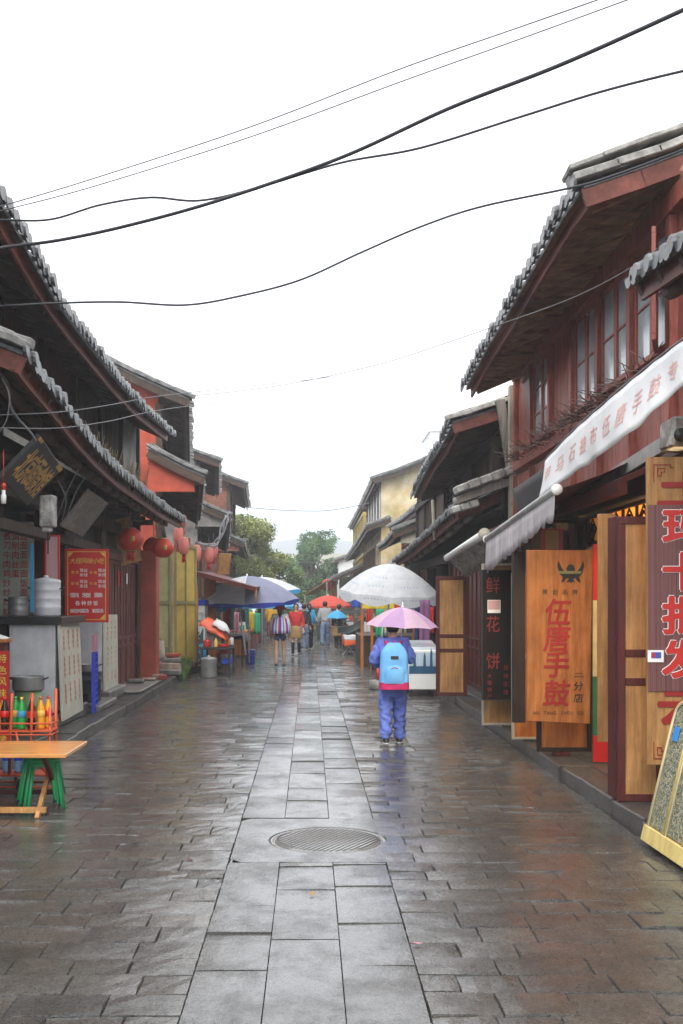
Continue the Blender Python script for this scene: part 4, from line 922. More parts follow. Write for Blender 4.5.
# ================================================================== cables
def cable(label, pts, r=.011, mat=None, n=10, group='overhead cables across the street'):
    mb = MB(); mb.tube(spline([P(*p) for p in pts], n), r * .78, 6); single(mb, 'cable', mat or cable_m, label, 'cable', group)
cable('thickest black cable rising steadily from the left eave to the top right corner', [(-60, 258, 7.5), (0, 248, 8), (60, 240, 7.9), (130, 225, 7.7), (220, 200, 7.4), (340, 158, 7), (450, 108, 6.5), (560, 65, 6), (683, 10, 5.5), (800, -45, 5.2)], .0165)
cable('wavy black cable that dips and meets the thick cable mid sky', [(-60, 221, 8.6), (0, 220, 8.6), (50, 219.5, 8.5), (100, 205, 8.4), (150, 197.5, 8.3), (200, 200.5, 8.1), (260, 187, 8), (340, 163, 7.7), (420, 148, 7.4), (520, 117, 7), (600, 92, 6.7), (683, 71, 6.4), (780, 50, 6)], .0115)
cable('upper of the two thin parallel wires that leave through the top edge', [(-40, 217, 9), (12, 203, 9), (95, 178, 8.8), (250, 127, 8.3), (400, 69, 7.8), (520, 27, 7.4), (597, 0, 7), (700, -37, 6.8)], .0075, cable_g)
cable('lower of the two thin parallel wires that leave through the top edge', [(-40, 220, 9.4), (12, 208, 9.4), (95, 186, 9.1), (250, 137, 8.6), (400, 82, 8.1), (520, 39, 7.7), (627, 0, 7.3), (720, -34, 7)], .0075, cable_g)
cable('long black cable swinging low across the white sky to the right roof ridge', [(-60, 308, 9.3), (0, 306, 9.2), (60, 303, 9.3), (120, 302, 9.4), (185, 305, 9.5), (240, 296, 9.5), (300, 280, 9.5), (360, 253, 9.4), (420, 227, 9.2), (480, 207, 9), (570, 188, 8.6), (610, 177, 8.3), (683, 150, 7.8), (780, 110, 7.4)], .0125)
cable('pale thin wire from the right window front down to the far left', [(668, 240, 8.9), (640, 262, 9.2), (600, 285, 9.8), (560, 303, 10.5), (510, 321, 11.6), (440, 345, 13), (380, 364, 14), (300, 382, 15), (240, 391, 15.6), (190, 396, 16)], .007, cable_w)
cable('white wire crossing in front of the left eaves, upper one', [(-30, 417, 9.6), (0, 415, 9.8), (60, 412, 10.5), (110, 405, 11.5), (160, 396, 13), (240, 387, 16), (330, 377, 18), (400, 364, 19.5), (455, 345, 21)], .0075, cable_w)
cable('white wire crossing in front of the left eaves, lower one', [(-30, 429, 9.3), (0, 428, 9.4), (60, 428, 10.2), (110, 421, 11.6), (145, 413, 13), (190, 406, 15), (260, 400, 17), (330, 384, 19), (440, 372, 22)], .007, cable_w)
cable('far thin cable sagging between the brown gable and the yellow house', [(243, 507, 47), (280, 510, 47), (320, 511, 47), (345, 508, 47), (370, 503, 47)], .02, cable_g, 5)
cable('faint wire low in front of the dark tree', [(246, 556, 50), (290, 562, 50), (330, 561, 50), (356, 552, 50)], .014, cable_g, 5)
mb = MB(); b = [(198, 545), (206, 548), (216, 542), (222, 530), (226, 517)]
for q in range(7): mb.tube(spline([P(x + U(-3, 3), y + U(-4, 3), 26 + q * .1) for x, y in b], 6), .018, 5)
single(mb, 'cable_bundle', M('cable_bundle', (.3, .3, .32), rough=.6, bump=0), 'thick grey bundle of looping cables above the pale lanterns', 'cables')
def loose(label, pts, r=.009, mat=None):
    mb = MB(); mb.tube(spline([P(*p) for p in pts], 8), r, 6); single(mb, 'cable', mat or cable_g, label, 'cable', 'slack cables hanging on the left house')
loose('grey cable looping down beside the black plaque', [(0, 372, 9.8), (8, 385, 9.9), (12, 410, 10), (30, 432, 10.2), (36, 441, 10.3)], .012)
loose('pale thin cable hanging in a loop at the left edge', [(2, 378, 9.6), (9, 395, 9.6), (7, 418, 9.6), (0, 432, 9.6)], .006, cable_w)
for q, (a, b_, c_) in enumerate((((58, 480), (66, 500), (62, 520)), ((78, 470), (66, 494), (56, 522)), ((85, 478), (76, 492), (66, 518)))):
    loose(('tangled grey wire left of the bare wooden plaque', 'tangled grey wire curving toward the electricity meter', 'tangled grey wire nearest the bare wooden plaque')[q], [(*a, 12.6), (*b_, 12.7), (*c_, 12.8)], .008)

# ================================================================== LEFT street front things
# black plaque with gold characters, leaning forward under the eave
A, B, C_, D = P(41, 437, 10.6), P(70, 465, 11.9), P(20, 510, 11.7), P(1, 478, 10.5)
t = thing('shop_plaque', 'black wooden plaque with worn gold characters tilted under the left eave', 'plaque', tuple(A), 'old wooden plaques under the left eave')
fr = Fr(D, C_ - D + (B - A), A - D); wd = (B - A).length; hg = (A - D).length
mb = MB(); fr.box(mb, 0, wd * .97, 0, hg, -.05, 0); mb.build('board', plaque_black, t, bevel=.006)
mb = MB()
for q, ch in enumerate('北京面食馆'): put(mb, fr, ch, wd * (.17 + q * .165), hg * .5, hg * .62, w=wd * .165, off=.025, c=.004)
mb.build('characters', ink_gold, t); mb = MB(); fr.box(mb, wd * .8, wd * .97, hg * .9, hg, .002, .006); fr.box(mb, 0, wd * .12, hg * .93, hg, .002, .006); mb.build('gilt_corners', ink_gold, t)
A, B, C_, D = P(90, 490, 13.9), P(110, 503, 15.2), P(81, 538, 15.1), P(62, 527, 13.9)
t = thing('shop_plaque', 'bare grey weathered plaque without lettering tilted under the left eave', 'plaque', tuple(A), 'old wooden plaques under the left eave')
fr = Fr(D, C_ - D + (B - A), A - D); wd = (B - A).length; hg = (A - D).length
mb = MB(); fr.box(mb, 0, wd * .95, 0, hg, -.05, 0); mb.build('board', wood_grey, t, bevel=.01)
t = thing('electricity_meter', 'grey weathered meter box hanging on the front post left of the bare plaque', 'meter box', tuple(P(48, 510, 11.6)))
mb = MB(); a = P(48, 527, 11.6); mb.bx(a.x - .08, a.x + .08, 11.5, 11.65, a.z, a.z + .34, j=.012); mb.bx(a.x - .05, a.x + .05, 11.52, 11.62, a.z - .06, a.z); mb.build('box', mortar, t, bevel=.015); mb = MB(); mb.tube([a, a - Vector((0, 0, .3))], .008, 6); mb.build('drop_wire', cable_m, t)
t = thing('light_bulb', 'white energy saving bulb dangling at the left edge', 'bulb', tuple(P(4, 495, 9.8)))
a = P(3.5, 504, 9.8); mb = MB(); mb.lathe(a, [(.001, 0), (.024, .005), (.026, .08), (.018, .09), (.018, .13)], 12); mb.build('bulb', white_paint, t); mb = MB(); mb.lathe(a + Vector((0, 0, .13)), [(.02, 0), (.02, .06), (.005, .07)], 12); mb.tube([a + Vector((0, 0, .19)), a + Vector((.0, 0, .5))], .004, 5); mb.build('socket', plastic_red, t)

# menu boards
def menu_grid(mb, fr, cols, x0, dx, z0, dz, hsz, **k):
    for ci, s in enumerate(cols):
        for ri, ch in enumerate(s):
            if ch != ' ': put(mb, fr, ch, x0 + dx * ci, z0 - dz * ri, hsz, **k)
d = 14.2; s_ = d / F
t = thing('menu_board', 'large cream menu board with columns of red characters behind the steamers', 'menu board', (-3.9, d, 1.4))
fr = Fr((-5., d, 1.5), (1, 0, 0)); mb = MB(); fr.box(mb, 0, 1.26, 0, 1.31, -.04, 0); mb.build('board', menu_white, t, bevel=.004)
mb = MB()
for ci, (s, x) in enumerate((('饵块凉粉豆花', -14), ('卤砂锅凉拌鸡', -5), ('煮煮刀牛肉鸡炒炒炒炒', 7), ('米饵削肉丝蛋  蛋', 15.5), ('线丝面面面面饭面饭', 24))):
    for ri, ch in enumerate(s):
        if ch != ' ': put(mb, fr, ch, (x - CX) * s_ + 5., EYE - (527 - 600 + ri * 9.35) * s_ - 1.5, .1, off=.01)
mb.build('characters', ink_red, t)
mb = MB(); mb.beam((-3.77, 14.75, .15), (-3.77, 14.75, 3.1), .17, .15); mb.beam((-4.0, 14.8, 2.9), (-3.3, 14.8, 2.75), .12, .12); single(mb, 'wooden_post', wood_brownred, 'dull red wooden post right of the cream menu board', 'post', bevel=.008)
t = thing('lit_panel_sign', 'narrow pinkish blank sign with a red frame behind the tall steamer', 'sign', (-3.1, 13.9, 1.4)); fr = Fr((-3.5, 13.9, 1.55), (1, .1, 0)); mb = MB(); fr.box(mb, 0, .17, 0, 1.05, -.05, 0); mb.build('panel', sign_pink, t); mb = MB(); fr.border(mb, -.01, .18, -.01, 1.06, .022, -.055, .01); mb.build('frame', sign_red, t)
fr = Fr((-3.52, 13.2, 1.6), (1, .1, 0)); mb = MB(); fr.box(mb, 0, .045, 0, .86, -.02, 0); single(mb, 'banner_strip', c_cyan, 'thin bright blue vertical strip sign left of the pinkish panel', 'sign')

def pot(name, label, cat, c, r, h, mat, lid=True, group=None, handles=True, rings=0):
    t = thing(name, label, cat, c, group); mb = MB(); pr = [(r * .93, 0), (r, .02)]
    for q in range(rings): z = h * (q + 1) / (rings + 1); pr += [(r, z - .012), (r * 1.03, z), (r, z + .012)]
    pr += [(r, h - .015), (r * 1.04, h), (r * .97, h - .004)] + ([] if lid else [(r * .94, h * .5), (.001, h * .5)])
    mb.lathe(c, pr, 28); mb.build('pot', mat, t)
    if lid: mb = MB(); mb.lathe((c[0], c[1], c[2] + h), [(r * 1.02, .0), (r * .95, .02), (r * .3, .045), (.03, .05), (.03, .075), (.001, .08)], 28); mb.build('lid', mat, t)
    if handles:
        for s in (-1, 1):
            mb = MB(); z = c[2] + h * .78; mb.tube([(c[0] + s * r, c[1] - .05, z), (c[0] + s * (r + .045), c[1] - .03, z + .02), (c[0] + s * (r + .045), c[1] + .03, z + .02), (c[0] + s * r, c[1] + .05, z)], .009, 6); mb.build('handle', iron, t)
    return t
def cabinet(label, x0, x1, y0, y1, z0, z1, group):
    t = thing('steel_cabinet', label, 'cabinet', ((x0 + x1) / 2, y0, z0), group); mb = MB(); mb.bx(x0, x1, y0, y1, z0, z1); mb.build('body', steel, t, bevel=.006)
    mb = MB(); mb.bx(x0 + .03, x1 - .03, y0 - .006, y0 - .001, z0 + .06, z1 - .05); mb.build('front_panel', steel, t, bevel=.003)
    mb = MB()
    for (x, y) in ((x0 + .04, y0 + .04), (x1 - .04, y0 + .04), (x0 + .04, y1 - .04), (x1 - .04, y1 - .04)): mb.tube([(x, y, z0), (x, y, .15)], .022, 8)
    mb.build('feet', iron, t); return t
cabinet('big stainless steel stove cabinet under the dark worktop, nearer the camera', -3.78, -3.2, 13.2, 14.5, .33, 1.44, 'steel stove cabinets on the left pavement')
t = thing('worktop', 'long dark stone worktop lying across the nearer steel cabinet', 'worktop', (-3.7, 13.1, 1.44)); mb = MB(); mb.bx(-4.5, -3.1, 13.1, 14.5, 1.443, 1.54); mb.build('slab', M('slab', (.035, .035, .035), rough=.3, bump=.2), t, bevel=.008); mb = MB(); mb.bx(-4.5, -3.82, 13.25, 14.4, .15, 1.44); mb.build('base', wood_dark, t)
pot('steamer_pot', 'shorter aluminium steamer pot on the dark worktop', 'steamer', (-3.77, 13.6, 1.543), .135, .25, steel_dull, lid=False, group='aluminium steamers', rings=2)
pot('steamer_pot', 'tall stacked aluminium steamer with rings on the dark worktop', 'steamer', (-3.43, 13.65, 1.543), .185, .45, steel, group='aluminium steamers', rings=3)
def street_menu(label, y0, y1, x, z0, z1, cols, rows, lean=.05, hs=.055):
    t = thing('menu_board', label, 'menu board', (x, y0, z0)); fr = Fr((x + lean, y0, z0), (-.03, 1, 0), (-lean, 0, z1 - z0)); w_ = y1 - y0; h_ = z1 - z0
    mb = MB(); fr.box(mb, 0, w_, 0, h_, -.03, 0); mb.build('board', board_white, t, bevel=.003); mb = MB(); txt = '牛肉面砂锅饭炒饵丝鸡蛋米线豆腐汤青菜煮羊杂酸辣粉小锅卤'; k = 0
    for ci in range(cols):
        for ri in range(rows):
            if ri % 5 == 4: continue
            put(mb, fr, txt[k % len(txt)], w_ * (ci + .7) / (cols + .4), h_ * (.9 - .83 * ri / rows), hs, w=hs * 1.5, off=.008); k += 1
    mb.build('characters', ink_redfaded, t); return t
street_menu('white menu board with faded red writing fixed to the nearer steel cabinet', 13.15, 14.5, -3.14, .23, 1.46, 4, 15)
# second cabinet with a raised front
cabinet('steel stove cabinet with a menu on its side under the red sign', -3.85, -3.3, 16.6, 18, .32, 1.5, 'steel stove cabinets on the left pavement')
street_menu('pale green framed menu on the side of the farther steel cabinet', 16.65, 18.0, -3.26, .3, 1.5, 3, 12, lean=.01)
mb = MB(); mb.bx(-3.42, -3.16, 16.5, 18.1, .14, .31, j=.01); mb.bx(-3.7, -3.15, 13.0, 14.9, .14, .3, j=.01); mb.bx(-4, -3.0, 14.95, 16.4, .14, .24, j=.01); mb.bx(-4, -2.9, 17.9, 21, .148, .2, j=.01); o = mb.build('pavement', concrete, bevel=.02); o['kind'] = 'structure'
# pots on stoves
t = thing('barrel_stove', 'green drum stove in front of the nearer steel cabinet', 'stove', (-3.42, 12.75, .15), 'drum stoves'); mb = MB(); mb.lathe((-3.42, 12.75, .15), [(.16, 0), (.165, .02), (.165, .3), (.172, .31), (.165, .33), (.16, .5), (.12, .5)], 24); mb.build('drum', barrel_green, t); mb = MB(); mb.bx(-3.5, -3.34, 12.56, 12.6, .2, .32); mb.build('draught_door', iron, t)
pot('cooking_pot', 'dull steel pot with two ear handles on the green drum stove', 'pot', (-3.42, 12.75, .655), .19, .17, steel_dull, lid=False)
t = thing('barrel_stove', 'dark grey drum stove before the farther steel cabinet', 'stove', (-3.3, 15.6, .245), 'drum stoves'); mb = MB(); mb.lathe((-3.3, 15.6, .245), [(.17, 0), (.19, .02), (.2, .32), (.21, .33), (.2, .34), (.205, .43), (.215, .44), (.15, .44)], 24); mb.build('drum', dark_grey, t); mb = MB(); mb.bx(-3.36, -3.24, 15.38, 15.41, .28, .38); mb.build('draught_door', iron, t)
pot('wok_pan', 'shallow steel pan with two handles on the grey drum stove', 'pan', (-3.3, 15.6, .69), .16, .11, steel_dull, lid=False)
t = thing('folding_crate_stack', 'flat blue plastic crate standing on edge beside the faded menu board', 'crate', (-3.0, 14.6, .2)); fr = Fr((-3.02, 14.75, .16), (-.1, 1, 0)); mb = MB(); fr.border(mb, 0, .42, 0, .85, .03, -.05, 0)
for q in range(9): fr.box(mb, .03, .39, .08 + q * .085, .105 + q * .085, -.045, -.006)
for q in range(4): fr.box(mb, .09 + q * .08, .105 + q * .08, .03, .82, -.044, -.008)
mb.build('lattice', plastic_blue, t); mb = MB(); fr.box(mb, .02, .4, .86, 1.1, -.04, -.01); mb.build('pink_lid', c_pink, t)
# red sign
d = 15.; s_ = d / F; fr = Fr((-3.5, d, 1.43), (1, .04, 0)); W_, H_ = .615, 1.05
t = thing('red_menu_sign', 'red menu sign with yellow title and white characters hanging above the farther stove', 'sign', (-3.2, d, 1.43)); mb = MB(); fr.box(mb, 0, W_, 0, H_, -.04, 0); mb.build('board', sign_red, t, bevel=.004)
mb = MB(); fr.border(mb, .035, W_ - .035, .035, H_ - .035, .009, .002, .004)
for (a, b_) in ((.05, .05), (W_ - .05, .05), (.05, H_ - .05), (W_ - .05, H_ - .05)):
    sx = 1 if a < .3 else -1; sy = 1 if b_ < .5 else -1; mb.add([fr.p(a, b_, .004), fr.p(a + sx * .07, b_, .004), fr.p(a, b_ + sy * .07, .004)], [(0, 1, 2)])
put_line(mb, fr, '大理风味小吃', .11, .88, .078, .082, sh=.25, off=.005)
put_line(mb, fr, '煮肉', .11, .715, .042, .062, off=.01); put_line(mb, fr, '杂酱', .37, .715, .042, .062, off=.01); put_line(mb, fr, '砂锅', .11, .555, .042, .062, off=.01); put_line(mb, fr, '牛肉', .37, .555, .042, .062, off=.01); mb.build('yellow_lettering', ink_yellow, t)
mb = MB()
for (a, b_) in ((.235, .745), (.495, .745), (.235, .585), (.495, .585)): put_line(mb, fr, '饵丝', a, b_, .048, .06, off=.012); put_line(mb, fr, '米线', a, b_ - .065, .048, .06, off=.012)
put_line(mb, fr, '馄饨 泡饭 面条', .105, .39, .064, .0555 * 1.03, off=.014); 
put_line(mb, fr, '各种炒饭', .18, .275, .062, .085, off=.014); put_line(mb, fr, '番茄鸡蛋汤 紫菜汤', .1, .165, .054, .052, off=.012); mb.build('white_lettering', ink_white, t)
mb = MB(); mb.tube([fr.p(.1, H_ - .01, -.02), fr.p(.1, H_ + .3, -.2)], .004, 5); mb.tube([fr.p(.5, H_ - .01, -.02), fr.p(.5, H_ + .25, -.2)], .004, 5); mb.build('hanging_wires', iron, t)

# lanterns
def lantern(label, c, r, sq, mat, group, tassel=True, tall=False, hang=.4):
    t = thing('lantern', label, 'lantern', c, group); mb = MB(); n = 24
    prof = [(r * (math.sin(PI * (.12 + .76 * q / 12)) ** (.75 if not tall else .4)), (q / 12 - .5) * 2 * r * sq) for q in range(13)]
    vs = []; fs = []
    for (pr, z) in prof:
        for j in range(n * 2):
            a = PI * j / n; rr = pr * (1 - (.045 if not tall else .02) * abs(math.cos(a * 9))); vs.append(Vector(c) + Vector((rr * math.cos(a), rr * math.sin(a), z)))
    m = n * 2
    for i in range(12):
        for j in range(m): fs.append((i * m + j, i * m + (j + 1) % m, (i + 1) * m + (j + 1) % m, (i + 1) * m + j))
    mb.add(vs, fs, True); mb.build('shade', mat, t)
    for s in (-1, 1):
        mb = MB(); z = s * r * sq; mb.lathe((c[0], c[1], c[2] + z), [(r * .36, -.014), (r * .38, 0), (r * .34, .018)], 16); mb.build('cap', gold, t)
    if tassel:
        mb = MB()
        for q in range(16): a = 2 * PI * q / 16; x, y = c[0] + r * .26 * math.cos(a), c[1] + r * .26 * math.sin(a); mb.tube([(x, y, c[2] - r * sq - .01), (x + U(-.02, .02), y, c[2] - r * sq - .17 + U(-.02, .02))], .008, 4)
        mb.build('tassel', c_red, t)
    mb = MB(); mb.tube([(c[0], c[1], c[2] + r * sq), (c[0], c[1] - .05, c[2] + r * sq + hang)], .006, 5); mb.build('cord', cable_g, t)
    if not tall:
        mb = MB()
        for q in (-1.25,): 
            x, y = c[0] + (r + .004) * math.cos(q), c[1] + (r + .004) * math.sin(q); mb.lathe((x, y, c[2]), [(.001, -.05), (.02, -.04), (.02, .04), (.001, .05)], 8, sx=1.8, sy=.5)
        mb.build('gold_emblem', gold, t)
g_ = 'round red lanterns under the left eave'
c = P(130.5, 539.5, 18.3); lantern('round red lantern with gold emblem and hanging tassel above the brown folding doors', tuple(c), .235, .8, lantern_red, g_)
c = P(163, 548, 20.2); lantern('round red lantern overlapping another one beside the red pier', tuple(c), .22, .8, lantern_red, g_, False)
c = P(153.5, 547, 21.4); lantern('dark red lantern mostly hidden behind a brighter round one', tuple(c), .22, .8, lantern_red, g_, False)
g_ = 'pale red oval lanterns above the yellow doors'
for (x, y, d, lab) in ((178.5, 536, 23.5, 'pale oval lantern nearest the round red ones, leaning against the eave'), (183.8, 546, 22.8, 'pale oval lantern hanging lowest before the olive door'), (196.5, 553, 25, 'pale oval lantern directly over the yellow doors right edge'), (209, 555, 26, 'pale oval lantern left of the partly hidden one at the row end'), (213.5, 550, 27.5, 'partly hidden pale oval lantern at the far end of the row'), (183, 521, 26, 'small pale oval lantern high under the lower tiled eave')):
    lantern(lab, tuple(P(x, y, d)), .12 * (1 if y > 525 else .8), 1.5, lantern_pale, g_, True, True, .25)

# table, stools, trolley
t = thing('folding_table', 'low varnished wooden table with crossed legs at the left edge', 'table', (-2.5, 8.7, 0)); mb = MB()
for q in range(5): mb.bx(-3.25, -1.93, 8.3 + q * .16, 8.3 + q * .16 + .157, .5, .53)
mb.build('tabletop', wood_table, t, bevel=.004)
for x in (-2.13, -3.1):
    mb = MB(); mb.beam((x, 8.4, .5), (x, 9.02, 0), .045, .035, (1, 0, 0)); mb.build('leg', wood_brownred if x > -3 else wood_light, t, bevel=.003)
    mb = MB(); mb.beam((x - .05, 9.0, .5), (x - .05, 8.38, 0), .045, .035, (1, 0, 0)); mb.build('leg', wood_light, t, bevel=.003)
mb = MB(); mb.bx(-3.2, -2.12, 8.42, 8.46, .04, .085); mb.build('stretcher', wood_light, t, bevel=.003); mb = MB(); mb.bx(-3.2, -2.12, 8.9, 8.94, .1, .14); mb.build('stretcher', wood_brownred, t, bevel=.003)
def stool():
    t = thing('stool', 'green plastic stool', 'stool', (0, 0, 0), 'stacked green plastic stools'); mb = MB(); mb.lathe((0, 0, .4), [(.001, .012), (.11, .012), (.15, .0), (.155, -.03), (.148, -.03), (.14, -.008), (.001, .0)], 24); mb.build('seat', plastic_green, t)
    for q in range(4):
        a = PI / 4 + q * PI / 2; c, s = math.cos(a), math.sin(a); mb = MB(); mb.tube([(c * .13, s * .13, .39), (c * .175, s * .175, .2), (c * .215, s * .215, 0)], [.016, .015, .014], 8); mb.build('leg', plastic_green, t)
    return t
s0 = stool(); stools = [(-2.25, 8.8, .105, .0, 'topmost green stool of the stack under the table, its pale seat showing', 1), (-2.25, 8.8, .07, .12, 'second green stool down in the stack under the table', 0), (-2.24, 8.79, .035, .3, 'third green stool down in the stack under the table', 0), (-2.25, 8.81, 0, .5, 'bottom green stool of the stack, its feet on the wet stones', 0)]
for q, (x, y, z, a, lab, pale) in enumerate(stools):
    o = s0 if q == 0 else copy_tree(s0); o.location = (x, y, z); o.rotation_euler = (0, 0, a); o['label'] = lab
    if pale:
        pass
for ch in list(s0.children):
    if ch.name.startswith('seat'): ch.data = ch.data.copy(); ch.data.materials[0] = M('stool_pale', (.4, .5, .44), rough=.35, bump=0)
def bottle(label, c, liquid, capm, lab_m, h=.29, r=.037):
    t = thing('bottle', label, 'bottle', c, 'soft drink bottles in the orange basket'); mb = MB(); mb.lathe(c, [(r * .85, 0), (r, .015), (r, h * .3), (r * .9, h * .38), (r, h * .5), (r * .96, h * .62), (r * .5, h * .82), (r * .33, h * .88), (r * .33, h * .92)], 16); mb.build('bottle_body', liquid, t)
    mb = MB(); mb.lathe(c, [(r * .92, h * .36), (r * 1.03, h * .37), (r * 1.03, h * .56), (r * .92, h * .57)], 16); mb.build('paper_label', lab_m, t); mb = MB(); mb.lathe((c[0], c[1], c[2] + h * .9), [(r * .4, 0), (r * .4, .022), (.001, .024)], 12); mb.build('cap', capm, t)
zb = .6
for q, (x, y, l, cp, lb, lab) in enumerate(((-2.72, 9.36, cola, plastic_red, sign_red, 'dark cola bottle with red cap and label, leftmost in the orange basket'), (-2.64, 9.42, soda_green, soda_green, ink_yellow, 'green lemonade bottle with yellow label between the cola bottles'), (-2.57, 9.36, soda_green, ink_yellow, c_cyan, 'green bottle with yellow cap and blue label in the orange basket'), (-2.475, 9.33, cola, plastic_red, sign_red, 'dark cola bottle nearest the middle upright of the orange basket'), (-2.41, 9.4, juice, metal_orange, ink_yellow, 'orange juice bottle with yellow label at the right of the basket'), (-2.36, 9.47, juice, plastic_red, sign_red, 'orange bottle with red cap at the back right corner of the basket'), (-2.8, 9.42, juice, plastic_red, sign_red, 'orange bottle half cut by the left edge of the basket'))):
    bottle(lab, (x, y, zb), l, cp, lb)
t = thing('drink_trolley', 'orange metal hand trolley with wire basket and two black wheels', 'trolley', (-2.6, 9.4, 0))
mb = MB()
for x in (-2.86, -2.3): mb.tube([(x, 9.5, .2), (x, 9.5, .95)], .014, 8); mb.tube([(x, 9.28, .2), (x, 9.28, .8)], .012, 8)
for x in (-2.66, -2.48): mb.tube([(x, 9.28, .2), (x + .03, 9.26, .85), (x + .02, 9.3, .92)], .014, 8)
for z in (.56, .66): mb.tube([(-2.88, 9.26, z), (-2.28, 9.26, z), (-2.28, 9.52, z), (-2.88, 9.52, z), (-2.88, 9.26, z)], .008, 6)
for z in (.2, .1): mb.tube([(-2.88, 9.26, z), (-2.28, 9.26, z), (-2.28, 9.52, z), (-2.88, 9.52, z), (-2.88, 9.26, z)], .01, 6)
mb.tube([(-2.3, 9.28, .2), (-2.55, 9.2, .45), (-2.6, 9.28, .6)], .012, 8); mb.build('frame', metal_orange, t)
mb = MB(); mb.bx(-2.88, -2.28, 9.26, 9.52, .585, .597)
mb.build('basket_floor', metal_orange, t)
for x in (-2.78, -2.52):
    mb = MB(); mb.lathe((x, 9.15, .1), [(.06, -.025), (.095, -.022), (.1, 0), (.095, .022), (.06, .025), (.001, .02)], 22, rot=Matrix.Rotation(PI / 2, 3, 'Y')); wh = mb.build('wheel', rubber, t); mb = MB(); mb.lathe((x + .02, 9.15, .1), [(.001, .01), (.045, .008), (.05, -.01)], 16, rot=Matrix.Rotation(PI / 2, 3, 'Y')); mb.build('hub', steel_dull, wh)
for q in range(4):
    t = thing('water_bottle', ('water bottle in the blue pack, leftmost one', 'second water bottle from the left in the blue pack', 'third water bottle from the left in the blue pack', 'water bottle in the blue pack nearest the stools')[q], 'bottle', (-2.8 + q * .1, 9.36, .215), 'water bottles on the lower shelf'); c = (-2.8 + q * .1, 9.36, .215)
    mb = MB(); mb.lathe(c, [(.036, 0), (.04, .02), (.04, .2), (.02, .25), (.016, .27)], 14); mb.build('bottle_body', water_blue, t); mb = MB(); mb.lathe(c, [(.038, .1), (.0415, .11), (.0415, .19), (.038, .195)], 14); mb.build('paper_label', plastic_blue, t)
mb = MB(); mb.bx(-2.88, -2.28, 9.26, 9.52, .195, .21); single(mb, 'trolley_shelf_board', metal_orange, 'orange sheet shelf carrying the blue water bottles', 'shelf')
# stand at the left edge
t = thing('snack_stand', 'narrow stand with a brown top cut off by the left edge', 'stand', (-3.4, 11.2, .15)); mb = MB(); mb.bx(-3.9, -3.21, 11.0, 11.18, .15, 1.3); mb.build('body', wood_brownred, t, bevel=.006); mb = MB(); mb.bx(-3.95, -3.18, 10.97, 11.2, 1.302, 1.34); mb.build('top', wood_orange, t, bevel=.006)
fr = Fr((-3.27, 10.96, .2), (1, .02, 0)); t = thing('red_banner', 'narrow red banner with yellow writing on the side of the snack stand', 'banner', (-3.2, 10.96, .2)); mb = MB(); fr.box(mb, 0, .13, 0, 1.02, 0, .01); mb.build('cloth', c_red, t); mb = MB(); put_col(mb, fr, '特色风味小吃烧烤', .06, .94, .085, .12, c=.014, off=.01); mb.build('lettering', ink_yellow, t)
mb = MB(); fr.grid = None; mb.grid(lambda i, j: fr.p(-.14 + .13 * i, .55 + .48 * j + .03 * math.sin(i * 5), .012 + .012 * math.sin(j * 6 + i * 3)), 6, 8); single(mb, 'white_paper', ink_white, 'crumpled white paper pinned left of the red banner', 'paper', solid=.002)
mb = MB(); mb.grid(lambda i, j: Vector((-3.5 + .32 * i, 10.98 + .2 * j, 1.345 + .05 * math.sin(i * PI) * math.sin(j * PI) + .01 * noise.noise(Vector((i * 5, j * 5, 0))))), 10, 8); single(mb, 'white_bag', white_paint, 'white plastic bag lying on top of the snack stand', 'bag', solid=.003)

# rubble, bucket, weeds near the red pier
random.seed(5)
for q in range(9):
    lab = ['flat grey stone at the bottom of the pile behind the red pier', 'wide dark stone second from the bottom of the pile', 'light grey stone in the middle of the stone pile', 'reddish stone on top of the stone pile', 'broken brick lying before the red pier', 'small orange brick piece nearest the kerb', 'grey rubble piece touching the folding doors', 'flat rubble slab at the foot of the red pier', 'rough stone at the back of the stone pile'][q]
    x, y, z, a, b_, c = [(-2.98, 22.3, .15, .5, .5, .14), (-3.0, 22.4, .292, .45, .45, .13), (-2.95, 22.45, .425, .4, .4, .1), (-2.92, 22.5, .53, .3, .35, .08), (-3.0, 20.7, .2, .22, .15, .09), (-2.86, 20.4, .2, .15, .1, .1), (-3.25, 19.6, .2, .3, .2, .07), (-3.1, 20.2, .2, .25, .22, .05), (-3.1, 23.3, .15, .4, .4, .4)][q]
    mb = MB(); mb.bx(x - a / 2, x + a / 2, y - b_ / 2, y + b_ / 2, z, z + c, j=.02); single(mb, 'stone', [concrete, rubble, concrete, pillar_red, rubble, pillar_red, concrete, rubble, concrete][q], lab, 'stone', 'loose stones and bricks', bevel=.02)
t = thing('bucket', 'off white plaster bucket beside the olive door', 'bucket', (-3.05, 22.1, .6)); mb = MB(); mb.lathe((-3.22, 22.0, .5), [(.14, 0), (.19, .05), (.16, .4), (.15, .4)], 18); mb.build('pail', plaster_beige, t); mb = MB(); mb.tube([(-3.22 - .16, 22, .88), (-3.22, 21.9, .97), (-3.06, 22, .88)], .007, 6); mb.build('handle', iron, t)
for (x, y, z, lab) in ((-2.86, 23.8, .15, 'small green weed growing below the yellow door'), (-2.78, 22.6, .02, 'small green weed in the kerb joint beside the stones')):
    mb = MB()
    for q in range(60):
        p = Vector((x + U(-.12, .12), y + U(-.15, .15), z)); d = Vector((U(-.5, .5), U(-.5, .5), 1)).normalized() * U(.15, .4); e = Vector((U(-1, 1), U(-1, 1), 0)).normalized() * .025
        mb.add([p - e * .4, p + d * .6 - e, p + d, p + d * .6 + e], [(0, 1, 2, 3)])
    single(mb, 'weed', leaf_a, lab, 'plant', 'weeds by the left kerb')
